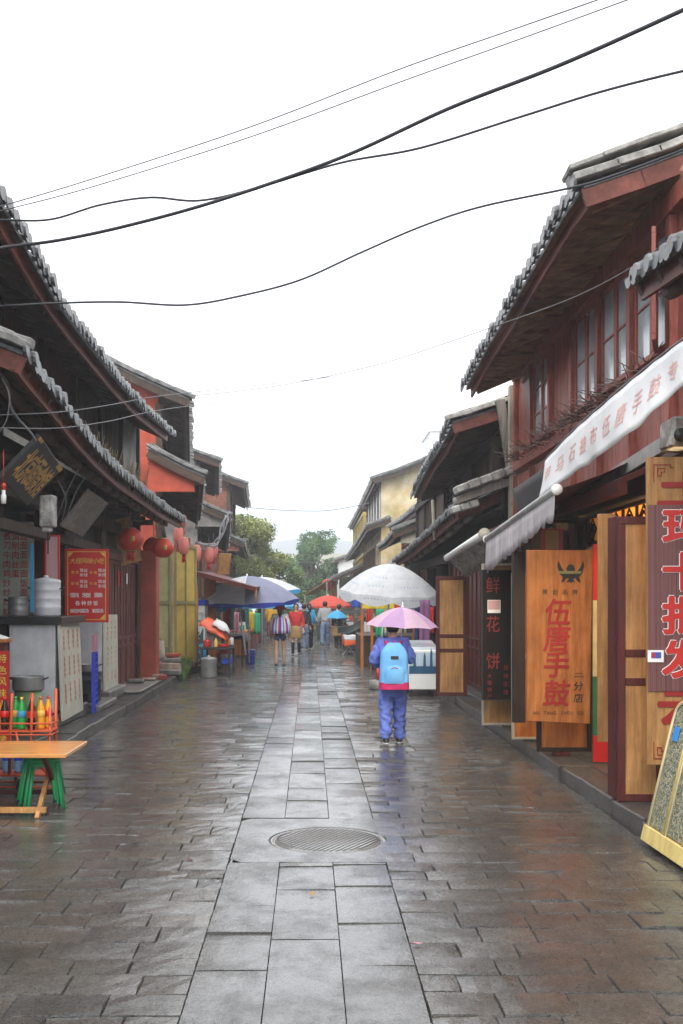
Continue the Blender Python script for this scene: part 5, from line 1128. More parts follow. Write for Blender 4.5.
# hanging things under the eave past doors
t = thing('cardboard_box_sign', 'tan board propped under the eave above the folding doors', 'board', tuple(P(125, 545, 19))); a = P(122, 566, 19.2); fr = Fr(a, (1, .25, .3), (.55, 0, .8)); mb = MB(); fr.box(mb, 0, .38, 0, .85, -.03, 0); mb.build('board', wood_light, t, bevel=.005)
fr = Fr(P(217, 574, 30), (.8, .6, 0), (.35, 0, .9)); mb = MB(); fr.box(mb, 0, .4, 0, .6, -.03, 0); single(mb, 'tilted_board', wood_light, 'orange tan board tilted under the eave behind the pale lanterns', 'board')

# lean-to awning
t = thing('lean_to_awning', 'dark red sloping awning sheet with a front bar past the yellow doors', 'awning', (-2.6, 24.8, 2.4)); A = P(192, 571, 24.9); B = P(256, 588, 24.6)
mb = MB(); mb.hexa([A + Vector((0, 0, -.02)), B + Vector((0, 0, -.02)), B + Vector((-.1, 6, .1)), A + Vector((-.1, 6, .1)), A, B, B + Vector((-.1, 6, .13)), A + Vector((-.1, 6, .13))]); mb.build('sheet', awning_red, t); mb = MB(); mb.beam(A - Vector((0, .03, .03)), B - Vector((0, .03, .03)), .05, .1); mb.beam(B, B + Vector((-.1, 6, .1)), .05, .05); mb.build('front_bar', wood_brownred, t); mb = MB(); mb.tube([B, B - Vector((0, 0, .35))], .02, 6); mb.build('prop', wood_orange, t); mb = MB(); mb.tube([A + Vector((.1, .1, 0)), Vector((A.x + .1, A.y + .1, .15))], .04, 8); mb.build('prop', wood_orange, t)

# display freezer cabinet with blue top, baskets, cart
t = thing('display_cabinet', 'upright display cabinet with a blue top and a landscape picture on its front', 'cabinet', (-2.85, 25.6, .15)); s_ = 25.6 / F
x0, x1 = (189.5 - CX) * s_, (205 - CX) * s_; mb = MB(); mb.bx(x0, x1, 25.6, 26.3, .15, 1.62); mb.build('body', white_paint, t, bevel=.01); mb = MB(); mb.bx(x0 - .02, x1 + .02, 25.57, 26.33, 1.623, 1.75); mb.build('top', plastic_blue, t, bevel=.008)
mb = MB(); mb.bx(x0 + .03, x1 - .03, 25.585, 25.597, .5, 1.45); mb.build('picture', M('pic', (.3, .42, .45), rough=.3, bump=0, scale=3, var=.5, c2=(.6, .65, .62)), t); fr = Fr((x0, 25.58, 0), (1, 0, 0)); mb = MB()
mb.add([fr.p(.04, .5, .004), fr.p(x1 - x0 - .04, .5, .004), fr.p(x1 - x0 - .04, 1.1, .004), fr.p(.26, .9, .004), fr.p(.16, .95, .004), fr.p(.04, .8, .004)], [(0, 1, 2, 3, 4, 5)]); mb.lathe(fr.p(.22, 1.24, .003), [(.001, -.02), (.07, 0), (.001, .02)], 12, sy=.1); mb.build('painted_hills', M('pic_dark', (.03, .09, .1), rough=.3, bump=0), t)
for q in range(5):
    lab = ['bottom', 'second', 'third', 'fourth', 'top'][q] + ' white plastic basket of the nested pile before the blue topped cabinet'
    t = thing('plastic_basket', lab, 'basket', (-2.78, 25, .2 + q * .16), 'nested white and red baskets'); mb = MB(); z = .16 + q * .17; mb.lathe((-2.8, 25.1, z), [(.13, 0), (.16, .15), (.175, .16), (.165, .165), (.15, .15)], 18); mb.build('basket_body', white_paint, t); mb = MB(); mb.lathe((-2.8, 25.1, z), [(.158, .1), (.164, .11), (.168, .145), (.16, .15)], 18); mb.build('red_rim', plastic_red if q > 2 else ink_redfaded, t)
def sack(name, label, cat, c, sx, sy, sz, mat, seed=0, group=None, parent=None):
    mb = MB(); nu, nv = 14, 8
    def f(i, j):
        a = 2 * PI * i; r = math.sin(PI * min(.98, j * .8 + .12)) ** .6; k = 1 + .22 * noise.noise(Vector((math.cos(a) * 1.5 + seed, math.sin(a) * 1.5, j * 2.5)))
        return Vector((c[0] + sx * r * k * math.cos(a), c[1] + sy * r * k * math.sin(a), c[2] + sz * j))
    mb.grid(f, nu, nv); mb.add([f(i / nu, 1) for i in range(nu)], [tuple(range(nu))])
    if parent: return mb.build(name, mat, parent)
    return single(mb, name, mat, label, cat, group)
sack('blue_bag', 'bright blue plastic bag between the baskets and the cart', 'bag', (-2.62, 25.3, .2), .16, .2, .5, c_cyan, 3)
def cart(label, x0, x1, y0, y1, z, mt, group=None, shelf=.25, nm='market_cart', wheels=True):
    t = thing(nm, label, 'cart', ((x0 + x1) / 2, y0, 0), group); mb = MB(); mb.bx(x0, x1, y0, y1, z - .05, z); mb.build('tray', mt, t, bevel=.006)
    for (x, y) in ((x0 + .04, y0 + .04), (x1 - .04, y0 + .04), (x0 + .04, y1 - .04), (x1 - .04, y1 - .04)): mb = MB(); mb.beam((x, y, .0), (x, y, z - .052), .05, .05); mb.build('leg', iron, t)
    mb = MB(); mb.bx(x0 + .07, x1 - .07, y0 + .07, y1 - .07, shelf, shelf + .03); mb.build('shelf', wood_dark, t); return t
cart('black iron cart loaded with cooking things under the orange cloth', -2.48, -1.78, 23.6, 25.0, .68, iron)
a = P(219, 640, 24.2); mb = MB()
def drape(c, w_, d_, h_, seed, tilt=0, drop=.25):
    def f(i, j):
        x = (i - .5) * 2; y = (j - .5) * 2; e = max(abs(x), abs(y)); z = h_ - drop * max(0, e - .55) ** 1.2 * 2 + .07 * noise.noise(Vector((x * 2.3 + seed, y * 2.3, seed))); return Vector((c[0] + x * w_ * (1 - .12 * max(0, e - .6)), c[1] + y * d_, c[2] + z + tilt * x))
    return f
t = thing('orange_tarp', 'crumpled orange rain cover thrown over the goods on the black cart', 'cover', tuple(a)); mb = MB(); mb.grid(drape((-2.2, 24.1, .82), .33, .42, .42, 2, -.18, .3), 16, 14); mb.build('cover', plastic_orange, t, solid=.006); mb = MB(); mb.grid(drape((-2.02, 24.0, .83), .2, .3, .42, 7, -.1, .2), 10, 10); mb.build('clear_patch', c_white2, t, solid=.005)
mb = MB(); mb.bx(-2.35, -2.0, 23.8, 24.4, .69, 1.05, j=.02); single(mb, 'goods_box', wood_grey, 'grey box under the orange rain cover on the cart', 'box')
pot('lidded_pot', 'round bright red pot on the black cart below the orange cover', 'pot', (-2.33, 23.75, .69), .09, .12, plastic_red, handles=False)
pot('lidded_pot', 'flat red basin on the cart behind the yellow bottle', 'basin', (-1.98, 23.8, .69), .14, .07, plastic_red, lid=False, handles=False)
mb = MB(); mb.lathe((-2.12, 23.65, .69), [(.035, 0), (.04, .02), (.04, .13), (.012, .18), (.012, .2)], 12); single(mb, 'sauce_bottle', ink_yellow, 'yellow sauce bottle at the front of the black cart', 'bottle')
pot('cooking_pot', 'large steel pot on the ground under the cart at the kerb', 'pot', (-2.27, 23.55, .012), .18, .42, steel_dull)
mb = MB(); mb.bx(-2.0, -1.62 - .2, 23.8, 24.7, .285, .4); mb.bx(-2.0, -1.82, 23.75, 23.8, .3, .38); single(mb, 'blue_box', plastic_blue, 'shallow blue plastic box on the lower shelf of the black cart', 'box', bevel=.01)
for q in range(14):
    x = U(-2.42, -1.84); y = U(24.5, 24.9); lab = 'small jar or tub standing at the back of the loaded cart'; mb = MB(); hh = U(.1, .22); mb.lathe((x, 24.5 + .03 * q, .69), [(.04, 0), (.045, .02), (.045, hh), (.03, hh + .02)], 10); single(mb, 'tub', [c_white2, plastic_red, juice, iron, c_pink][q % 5], lab, 'tub', 'tubs on the loaded cart')

# big patio umbrella, blue and grey, left
fw = P(247, 578, 27.5)
umbrella('market_umbrella', 'large grey lined market umbrella with blue and white rim over the left stall', 'umbrella', tuple(P(247, 576, 27.5)), 1.35, .62, [um_grey, um_darkblue, um_white, um_blue], 2.3, steel, 8, .13, (.1, -.02), group='market umbrellas', alt=1, pole_r=.022, panelmap=[0, 0, 0, 3, 2, 2, 0, 0])
umbrella('market_umbrella', 'white topped umbrella with blue edge just behind the large grey one', 'umbrella', tuple(P(262, 577, 34)), 1.25, .4, [um_white, um_blue], 2.4, steel, 8, .15, (.05, 0), group='market umbrellas', alt=1, pole_r=.02)
umbrella('market_umbrella', 'bright blue umbrella low behind the white topped one on the left', 'umbrella', tuple(P(264, 596, 44)), 1.3, .45, [um_blue], 2., steel, 8, .1, (0, 0), group='market umbrellas', alt=0, pole_r=.02)
umbrella('market_umbrella', 'pale blue umbrella above the woman in the red hat', 'umbrella', tuple(P(285, 600, 52)), 1.1, .35, [cloth('um_pale', (.35, .45, .75))], 1.9, steel, 8, .1, (0, 0), group='market umbrellas', alt=0, pole_r=.02)
mb = MB(); mb.tube([P(239, 605, 27), P(246, 655, 27)], .022, 8); single(mb, 'awning_pole', steel, 'slanting bare steel pole beside the covered table', 'pole')
t = thing('covered_table', 'stall table covered with a grey plastic sheet under the grey umbrella', 'table', (-1.9, 28, 0))
mb = MB(); mb.grid(lambda i, j: Vector((-2.75 + 1.1 * i, 27.2 + 2.4 * j, .82 - .16 * (max(0, abs(i - .5) * 2 - .85) / .15) + .03 * noise.noise(Vector((i * 6, j * 8, 0))))), 14, 14); mb.build('sheet', c_grey, t, solid=.005); mb = MB(); mb.bx(-2.7, -1.72, 27.3, 29.5, .72, .77); mb.build('tabletop', wood_dark, t)
for (x, y) in ((-2.65, 27.4), (-1.77, 27.4), (-2.65, 29.4), (-1.77, 29.4)): mb = MB(); mb.beam((x, y, 0), (x, y, .72), .05, .05); mb.build('leg', iron, t)
pot('cooking_pot', 'steel pot standing before the covered table at the umbrella foot', 'pot', (-2.1, 27.0, .012), .2, .34, steel_dull, lid=False)
mb = MB(); mb.bx(-1.72, -1.5, 28.4, 28.9, .012, .4); single(mb, 'blue_crate', plastic_blue, 'dark blue plastic crate on the ground by the covered table', 'crate', bevel=.01)
mb = MB(); mb.bx(-2.5, -2.25, 28.3, 28.6, .85, 1.1); single(mb, 'goods_box', wood_light, 'wooden box of goods on the covered table', 'box')
sack('red_bag', 'red bag on the ground under the covered table', 'bag', (-2.3, 28.2, .012), .2, .2, .4, c_red, 4)
# hanging clothes on the left
def garment(label, c, w_, h_, mat, g, nm='hanging_cloth', yaw=0., wav=.03):
    c = Vector(c); u = Vector((math.cos(yaw), math.sin(yaw), 0)); n = Vector((-u.y, u.x, 0)); sd = R() * 9
    mb = MB(); mb.grid(lambda i, j: c + u * (w_ * (i - .5) * (1 + .15 * j)) + n * (wav * math.sin(i * 11 + sd) * (.3 + j)) + Vector((0, 0, -h_ * j)), 12, 8); single(mb, nm, mat, label, 'cloth', g, solid=.004)
gg = 'clothes and scarves hanging at the left stalls'
for q, (x0, y0, y1, wpx, d, m_, lab) in enumerate(((221, 583, 612, 10, 27.5, c_cyan, 'blue and white cloth under the awning end beside the orange door frame'), (217, 600, 635, 7, 28.5, c_white2, 'white cloth strip hanging left of the umbrella pole'), (227, 604, 632, 8, 30, c_red, 'red scarf behind the grey umbrella pole'), (232, 607, 630, 4, 30.5, c_teal, 'narrow turquoise scarf beside the red scarf'), (236, 612, 640, 6, 32, c_pink, 'pink scarf low beside the turquoise one'), (251, 612, 632, 6, 36, c_yellow, 'yellow scarf at the stall past the grey umbrella'), (257, 613, 634, 7, 37, c_green, 'green cloth right of the yellow scarf'), (246, 610, 634, 6, 35, c_teal, 'teal cloth left of the yellow scarf'), (241, 610, 626, 8, 34, c_black, 'black garment hanging behind the umbrella edge'))):
    s_ = d / F; p = P(x0, y0, d); garment(lab, p, wpx * s_, (y1 - y0) * s_, m_, gg, yaw=U(-.4, .4))
for (x, lab) in ((207, 'orange varnished door frame behind the baskets'), (213, 'second orange varnished door frame nearer the hanging cloths')):
    a = P(x, 580, 27); mb = MB(); mb.beam((a.x, 27, .15), (a.x, 27, 2.4), .16, .12); single(mb, 'door_frame', wood_orange, lab, 'door frame', bevel=.005)
for q, (x0, x1, y0, y1, m_, lab) in enumerate(((-2.9, -1.9, 32, 34.5, wood_orange, 'wooden stall counter stacked with goods past the grey umbrella'), (-2.9, -1.95, 36, 39, wood_old, 'second stall counter further along the left side'), (-2.9, -2.0, 41, 45, wood_old, 'third stall counter far along the left side'))):
    t = thing('stall_counter', lab, 'stall', ((x0 + x1) / 2, y0, 0), 'left stall counters'); mb = MB(); mb.bx(x0, x1, y0, y1, .75, .8); mb.build('top', m_, t); mb = MB(); mb.bx(x0 + .05, x1 - .05, y0 + .05, y1 - .05, .05, .745); mb.build('front', c_maroon if q else wood_orange, t)
    for k in range(10):
        xx = U(x0 + .15, x1 - .15); yy = y0 + .2 + k * (y1 - y0 - .4) / 10; s_ = U(.12, .25); mb = MB(); mb.bx(xx - s_ / 2, xx + s_ / 2, yy - .08, yy + .08, .802, .802 + U(.1, .3), j=.01)
        single(mb, 'parcel', [c_orange, c_green, wood_light, c_red, c_teal, c_white2, c_yellow][k % 7], 'small parcel of goods on the ' + ['first', 'second', 'third'][q] + ' stall counter on the left', 'parcel', 'parcels on the ' + ['first', 'second', 'third'][q] + ' left counter')
# ================================================================== RIGHT street front things
# white banner along the roof edge
t = thing('white_banner', 'long white cloth banner with faded red characters strung under the upper windows', 'banner', (2.5, 9, 3))
tp = [Vector((2.72, 6.6, 3.63)), P(683, 341, 7.4), P(640, 374, 8.1), P(600, 408, 9), P(572, 433, 9.8), P(545, 461, 10.8)]
bt = [Vector((2.6, 6.6, 3.2)), P(683, 385, 7.35), P(640, 428, 8.0), P(600, 455, 8.9), P(568, 475, 9.7), P(540, 498, 10.7)]
ts, bs = spline(tp, 8), spline(bt, 8); nn = len(ts) - 1
mb = MB()
def bf(i, j):
    k = min(nn - 1, int(i * nn)); f_ = i * nn - k; a = ts[k].lerp(ts[k + 1], f_); b_ = bs[k].lerp(bs[k + 1], f_); return a.lerp(b_, j) + Vector((.008 * math.sin(i * 44 + j * 3) * j + .03 * math.sin(i * 9 + j) * j, 0, .004 * math.sin(i * 61)))
mb.grid(bf, 90, 8); mb.build('cloth', cloth_white, t, solid=.003); mb = MB()
for q, ch in enumerate('甲马石披布伍唐手鼓专卖'):
    gl = glyph(ch); cx_, cy_ = (gl[2] + gl[3]) / 2, (gl[4] + gl[5]) / 2; i0 = .95 - q * .078; hh = .42
    mb.add([bf(min(1, max(0, i0 - (x - cx_) * .05 - (y - cy_) * .012)), .5 - (y - cy_) * hh) + Vector((-.006, -.006, 0)) for x, y in gl[0]], gl[1])
mb.build('characters', M('ink_pinkred', (.8, .42, .38), rough=.6, bump=0, var=.25, scale=6), t)
mb = MB(); mb.tube([p + Vector((0, 0, .015)) for p in ts], .008, 6); mb.build('cord', cable_g, t)
# grey arm and dark inner banner
mb = MB(); mb.beam(P(592, 490, 10.9), P(664, 445, 9.2), .07, .13); mb.beam(P(664, 445, 9.2), P(664, 445, 9.2) + Vector((.2, .15, 0)), .08, .1); single(mb, 'folding_bracket', steel_dull, 'grey folding awning arm behind the white banner', 'bracket')
t = thing('lamp_box', 'weathered grey lamp box fixed under the banner above the wooden signboard', 'lamp box', tuple(P(668, 440, 8.9))); a = P(672, 432, 8.8); mb = MB(); mb.bx(a.x, a.x + .3, 8.8, 9.1, a.z - .13, a.z + .13, j=.015); mb.build('box', mortar, t, bevel=.02); mb = MB(); mb.lathe((a.x + .06, 8.79, a.z - .03), [(.001, .0), (.05, .01), (.06, .03)], 14, rot=Matrix.Rotation(PI / 2, 3, 'X')); mb.build('lens', iron, t)  # fixture of uncertain kind, built as an unlit lamp box
mb = MB(); a = P(512, 490, 13); b_ = P(548, 465, 11.2); mb.grid(lambda i, j: a.lerp(b_, i) + Vector((.12 * j, .1 * math.sin(i * 6) * j, -.45 * j + .0)), 12, 5); single(mb, 'dark_banner', cloth_dark, 'dark grey cloth banner hanging behind the end of the white banner', 'banner', solid=.004)
# striped awning
t = thing('striped_awning', 'grey striped shop awning with scalloped valance and round white end cap', 'awning', tuple(P(556, 490, 9.85))); A = P(556, 490, 9.9); B = P(487, 539, 13.1)
mb = MB(); mb.tube([A, B], .04, 14); mb.build('roller_bar', steel_dull, t); mb = MB(); dr = (A - B).normalized(); mb.tube([A, A + dr * .04], .052, 20); mb.tube([B, B - dr * .03], .05, 16); mb.build('end_cap', white_paint, t)
mb = MB()
def vf(i, j):
    p = A.lerp(B, i) + Vector((-.01, 0, -.03)); L_ = .26 + .16 * i; n_ = 13; sc_ = abs(math.sin(PI * i * n_)) ** .7
    return p + Vector((-.01 * j + .012 * math.sin(i * 60) * j, 0, -j * (L_ - .05 * (1 - sc_))))
mb.grid(vf, 156, 3); mb.build('valance', cloth_stripe, t, solid=.003)
mb = MB(); mb.grid(lambda i, j: A.lerp(B, i) + Vector((.85 * j, 0, .35 * j - .03 * math.sin(PI * j))), 8, 4); mb.build('canopy', awning_red, t, solid=.004)
mb = MB(); mb.tube([A.lerp(B, .06), P(590, 488, 11.2)], .02, 6); mb.tube([A.lerp(B, .5), A.lerp(B, .5) + Vector((.7, .3, -.02))], .02, 6); mb.build('arms', iron, t)
t = thing('rolled_awning', 'rolled white awning with dark patterned valance beyond the striped awning', 'awning', tuple(P(484, 534, 13.6))); A = P(484, 534, 13.6); B = P(447, 558, 17.2)
mb = MB(); mb.tube([A, B], .055, 14); mb.build('roller', white_paint, t); mb = MB(); mb.tube([A, A + (A - B).normalized() * .05], .075, 16); mb.build('end_cap', plaster_beige, t); mb = MB(); mb.grid(lambda i, j: A.lerp(B, i) + Vector((.3 * j, 0, -.3 * j - .03 * abs(math.sin(i * 25)) * j)), 60, 3); mb.build('valance', M('pattern_grey', (.06, .055, .055), rough=.8, c2=(.5, .48, .46), var=.3, scale=14, bump=0), t, solid=.003)
# signboard at the right edge
d = 8.0; s_ = d / F; x0 = (647 - CX) * s_; fr = Fr((x0, d, 0), (1, -.03, 0)); zt = EYE + 143 * s_; zb_ = EYE - 165 * s_
t = thing('tall_signboard', 'tall signboard with outlined red characters on brown stripes at the right edge', 'sign', (x0, d, zb_))
zm1 = EYE + (600 - 505) * s_; zm0 = EYE - 91 * s_; W_ = .66
mb = MB(); fr.box(mb, 0, W_, zb_, zt, -.04, 0); mb.build('wooden_board', wood_light, t, bevel=.004)
mb = MB(); fr.box(mb, .004, W_ - .004, zm0, zm1, .003, .012); mb.build('striped_panel', sign_stripe, t)
mb = MB(); mb2 = MB()
for q, ch in enumerate('玛卡批发'):
    zc = EYE - (528 - 600 + q * 43.5) * s_; put(mb, fr, ch, .275, zc, .265, w=.3, off=.065, c=.014); put(mb2, fr, ch, .275, zc, .265, w=.3, off=.045, c=.018)
mb.build('white_outline', ink_white, t); mb2.build('red_characters', ink_red, t)
mb = MB(); put(mb, fr, '土', .3, EYE + 112 * s_, .26, w=.42, off=.05, c=.006); put(mb, fr, '云', .3, EYE - 108 * s_, .26, w=.42, off=.05, c=.006)
def fret(a, b_, sx, sy, k=.014):
    for (u0, v0, u1, v1) in ((0, 0, 9, 0), (0, 0, 0, 9), (2, 2, 6, 2), (2, 2, 2, 6), (6, 2, 6, 4), (4, 4, 6, 4), (4, 4, 4, 6), (2, 6, 4, 6), (9, 0, 9, 1.5), (9, 1.5, 11, 1.5)):
        a0, a1 = a + sx * u0 * k, a + sx * u1 * k; b0, b1 = b_ + sy * v0 * k, b_ + sy * v1 * k; fr.box(mb, min(a0, a1) - .003, max(a0, a1) + .003, min(b0, b1) - .003, max(b0, b1) + .003, .003, .006)
fret(.05, zt - .06, 1, -1); fret(.05, zb_ + .05, 1, 1); mb.build('dark_red_marks', ink_darkred, t)
mb = MB(); fr.box(mb, .0, .12, EYE - 62 * s_, EYE - 50 * s_, .016, .02); st_ = mb.build('card_sticker', ink_white, t); mb = MB(); fr.box(mb, .025, .1, EYE - 58 * s_, EYE - 52 * s_, .021, .023); mb.build('blue_patch', ink_blue, st_); mb = MB(); fr.box(mb, .03, .055, EYE - 57.5 * s_, EYE - 52.5 * s_, .0235, .0245); mb.build('red_patch', ink_red, st_)
# display rack of seeds
seedm = bpy.data.materials.new('seeds'); seedm.use_nodes = True; nt = seedm.node_tree; N = nt.nodes; L = nt.links; tc = N.new('ShaderNodeTexCoord'); vo = N.new('ShaderNodeTexVoronoi'); vo.inputs['Scale'].default_value = 75; L.new(tc.outputs['Object'], vo.inputs[0])
rp = N.new('ShaderNodeValToRGB'); e = rp.color_ramp.elements; e[0].color = (.05, .05, .035, 1); e[1].color = (.42, .36, .24, 1); m_ = rp.color_ramp.elements.new(.5); m_.color = (.2, .22, .15, 1); sp_ = N.new('ShaderNodeSeparateColor'); L.new(vo.outputs['Color'], sp_.inputs[0]); L.new(sp_.outputs[0], rp.inputs[0]); L.new(rp.outputs[0], N['Principled BSDF'].inputs['Base Color']); bp = N.new('ShaderNodeBump'); bp.inputs['Strength'].default_value = 1; bp.inputs['Distance'].default_value = .006; bp.invert = True; L.new(vo.outputs['Distance'], bp.inputs['Height']); L.new(bp.outputs[0], N['Principled BSDF'].inputs['Normal'])
t = thing('bead_display_rack', 'yellow framed display rack with arched columns of beads leaning at the right kerb', 'display rack', (2.4, 7, 0))
o_ = P(646, 826, 7.45); fr = Fr(o_, (.02, -1, 0), (.22, -.02, .9)); cw = .34; H_ = .92
mb = MB(); mb2 = MB(); mb3 = MB()
for q in range(4):
    a0 = q * cw + .035; a1 = (q + 1) * cw; c_ = (a0 + a1) / 2; r_ = (a1 - a0) / 2; pts = [(a0, .02)] + [(a0, H_ - r_)] + [(c_ - r_ * math.cos(PI * k / 8), H_ - r_ * .62 + r_ * .62 * math.sin(PI * k / 8)) for k in range(0, 9)] + [(a1, .02)]
    mb.prism([fr.p(a, b_, -.02) for a, b_ in pts], fr.n * .015); 
    mb2.tube([fr.p(a, b_, .0) for a, b_ in pts], .013, 6); mb3.tube([fr.p(c_ + (a - c_) * .93, b_ - .008, .004) for a, b_ in pts], .004, 5)
mb.build('bead_columns', seedm, t); mb2.build('frame', frame_yellow, t); mb3.build('inner_lining', white_paint, t)
mb = MB(); fr.box(mb, -.0, 4 * cw + .03, -.1, .012, -.03, .02); fr.box(mb, 0, .03, -.1, H_ - .1, -.05, -.022); mb.build('bottom_rail', frame_yellow, t, bevel=.004)
mb = MB(); fr.box(mb, .11, .19, .64, .74, .0, .01); mb.build('price_tag', M('tag_blue', (.05, .3, .75), rough=.4, bump=0), t)
for a in (.1, 1.2): mb = MB(); p = fr.p(a, -.1, -.02); mb.beam(p + Vector((.04, 0, .02)), (p.x + .1, p.y, .149), .05, .05); mb.beam(fr.p(a, .7, -.03), (p.x + .5, p.y, .149), .04, .03); mb.build('foot', wood_old, t)
# door leaves at the right shop
def leaf(name, label, o, u, h, w_, frm, pan, rails=(.36, .46), t_=.05, fw_=.06, group=None, feet=False):
    o = Vector(o); t = thing(name, label, 'door', tuple(o), group); fr = Fr(o, u); mb = MB(); fr.border(mb, 0, w_, 0, h, fw_, -t_, 0)
    for r_ in rails: fr.box(mb, fw_, w_ - fw_, h * r_ - .03, h * r_ + .03, -t_ + .005, -.004)
    mb.build('frame', frm, t, bevel=.004); mb = MB(); fr.box(mb, fw_ - .002, w_ - fw_ + .002, fw_ - .002, h - fw_ + .002, -t_ * .75, -.012); mb.build('panel', pan, t)
    if feet: mb = MB(); fr.box(mb, w_ * .3, w_ * .6, -.05, -.002, -.08, .03); mb.build('foot_block', wood_brownred, t)
    return t, fr
leaf('door_leaf', 'dark red framed door leaf with wood panels standing next to the tall signboard', (2.44, 8.32, .152), (1, -.05, 0), 2.26, .36, wood_brownred, wood_light, (.42, .52), group='opened shop door leaves on the right')
mb = MB(); a = Vector((2.5, 8.55, .152)); mb.beam((2.46, 8.5, .152), (2.46, 8.5, 2.42), .045, .2); single(mb, 'door_edge_leaf', wood_brownred, 'dark red door leaf seen edge on behind the framed leaf', 'door', 'opened shop door leaves on the right', bevel=.004)
fr = Fr(P(598, 742, 9.2), (1, -.1, 0)); mb = MB(); fr.box(mb, 0, .15, 0, 2.0, -.05, 0); single(mb, 'door_leaf', wood_light, 'plain narrow light wood leaf hanging in the lit doorway', 'door', 'opened shop door leaves on the right', bevel=.004)
# painted guitar poster in the doorway
fr = Fr((2.78, 10.3, .16), (1, 0, 0)); t = thing('poster_board', 'tall poster board banded red, cream and green inside the lit doorway', 'poster', (2.95, 10.3, .16)); s_ = 10.3 / F
for (z0, z1, m_, nm) in ((.16, .42, sign_red, 'red_band'), (.42, 1.0, M('poster_green', (.03, .16, .06), rough=.5, bump=0), 'green_band'), (1.0, 1.75, M('poster_cream', (.75, .58, .25), rough=.5, bump=0), 'cream_band'), (1.75, 2.3, sign_red, 'red_band')): mb = MB(); fr.box(mb, 0, .62, z0 - .16, z1 - .162, -.03, 0); mb.build(nm, m_, t)
mb = MB(); fr.box(mb, .1, .13, .98, 1.5, .002, .008); mb.lathe(fr.p(.115, .92, .004), [(.001, -.01), (.07, 0), (.001, .01)], 14, rot=Matrix.Rotation(PI / 2, 3, 'X')); mb.lathe(fr.p(.115, 1.03, .004), [(.001, -.01), (.05, 0), (.001, .01)], 14, rot=Matrix.Rotation(PI / 2, 3, 'X')); mb.build('painted_instrument', ink_black, t)
# drum shop board
d = 10.35; s_ = d / F; fr = Fr(P(527, 721, d), (1, .02, 0), (.03, 0, 1)); W_ = 66 * s_; H_ = 171 * s_
t = thing('drum_shop_signboard', 'orange wooden signboard with a black eagle and red calligraphy over a plain panel', 'sign', tuple(fr.o)); mb = MB()
mb.prism([fr.p(0, 0, -.05), fr.p(W_ * .96, -.03, -.05), fr.p(W_, H_, -.05), fr.p(0.0, H_, -.05)], fr.n * .05); mb.build('board', wood_orange, t, bevel=.004)
zz = lambda y: (721 - y) * s_; xx = lambda x: (x - 527) * s_
mb = MB()
for (ch, x, y) in (('伍', 558, 612), ('唐', 557, 638), ('手', 557, 664), ('鼓', 557, 693)): put(mb, fr, ch, xx(x), zz(y), .245, w=.235, off=.022, c=.004, sh=.12)
mb.build('red_characters', M('ink_brush', (.36, .022, .012), rough=.5, bump=0), t); mb = MB()
for (ch, x, y) in (('二', 579, 675), ('分', 578.5, 686), ('店', 578.5, 698)): put(mb, fr, ch, xx(x), zz(y), .085 if ch != '二' else .045, w=.09, off=.005, c=.004, sh=.1)
put_latin(mb, fr, 'WU TANG SHOU GU', xx(533), xx(584), zz(713), .035, off=.004, c=.004)
for q, ch in enumerate('原创品牌'): put(mb, fr, ch, xx(545 + q * 10), zz(592), .05, c=.004)
mb.build('black_writing', ink_black, t); mb = MB()
def fan(pts): mb.prism([fr.p(xx(527 + x * .2247), zz(540 + y * .2247), .003) for x, y in pts], fr.n * .003)
fan([(140, 90), (135, 115), (145, 150), (165, 170), (190, 170), (190, 150), (165, 140), (152, 118)]); fan([(250, 90), (256, 115), (246, 150), (225, 170), (200, 170), (200, 150), (225, 140), (240, 118)])
fan([(175, 125), (188, 108), (204, 110), (215, 128), (210, 150), (182, 150)]); fan([(182, 150), (210, 150), (206, 175), (216, 190), (203, 184), (196, 192), (189, 184), (175, 190), (186, 174)]); fan([(160, 165), (175, 170), (163, 186), (152, 188)]); fan([(232, 165), (217, 170), (229, 186), (240, 188)])
mb.build('eagle_emblem', ink_black, t); mb = MB()
mb.prism([fr.p(xx(527 + x * .2247), zz(540 + y * .2247), .0065) for x, y in ((140, 138), (242, 138), (242, 150), (140, 150))], fr.n * .003); mb.build('green_ribbon', M('ribbon', (.2, .2, .07), rough=.5, bump=0), t)
leaf('door_leaf', 'door leaf with dark metal corners under the orange drum signboard', (2.32, 10.72, .2), (1, .02, 0), 1.98, .56, wood_dark, wood_orange, (), fw_=.045, group='opened shop door leaves on the right', feet=True)
mb = MB(); a = P(522, 552, 11.6); mb.bx(2.24, 2.37, 11.55, 11.66, .4, EYE + 48 * 11.6 / F); single(mb, 'door_leaf', wood_dark, 'very dark leaf seen edge on left of the orange drum signboard', 'door', 'opened shop door leaves on the right')
leaf('door_leaf', 'light wood leaf with cream edge behind the black cake sign', (2.18, 13.3, .16), (1, .03, 0), 2.05, .52, plaster_beige, wood_light, (.42, .56), fw_=.03, group='opened shop door leaves on the right')
leaf('door_leaf', 'light wood leaf glimpsed below and left of the drum signboard', (2.3, 11.95, .16), (1, .03, 0), 1.9, .4, plaster_beige, wood_orange, (.5,), fw_=.03, group='opened shop door leaves on the right')
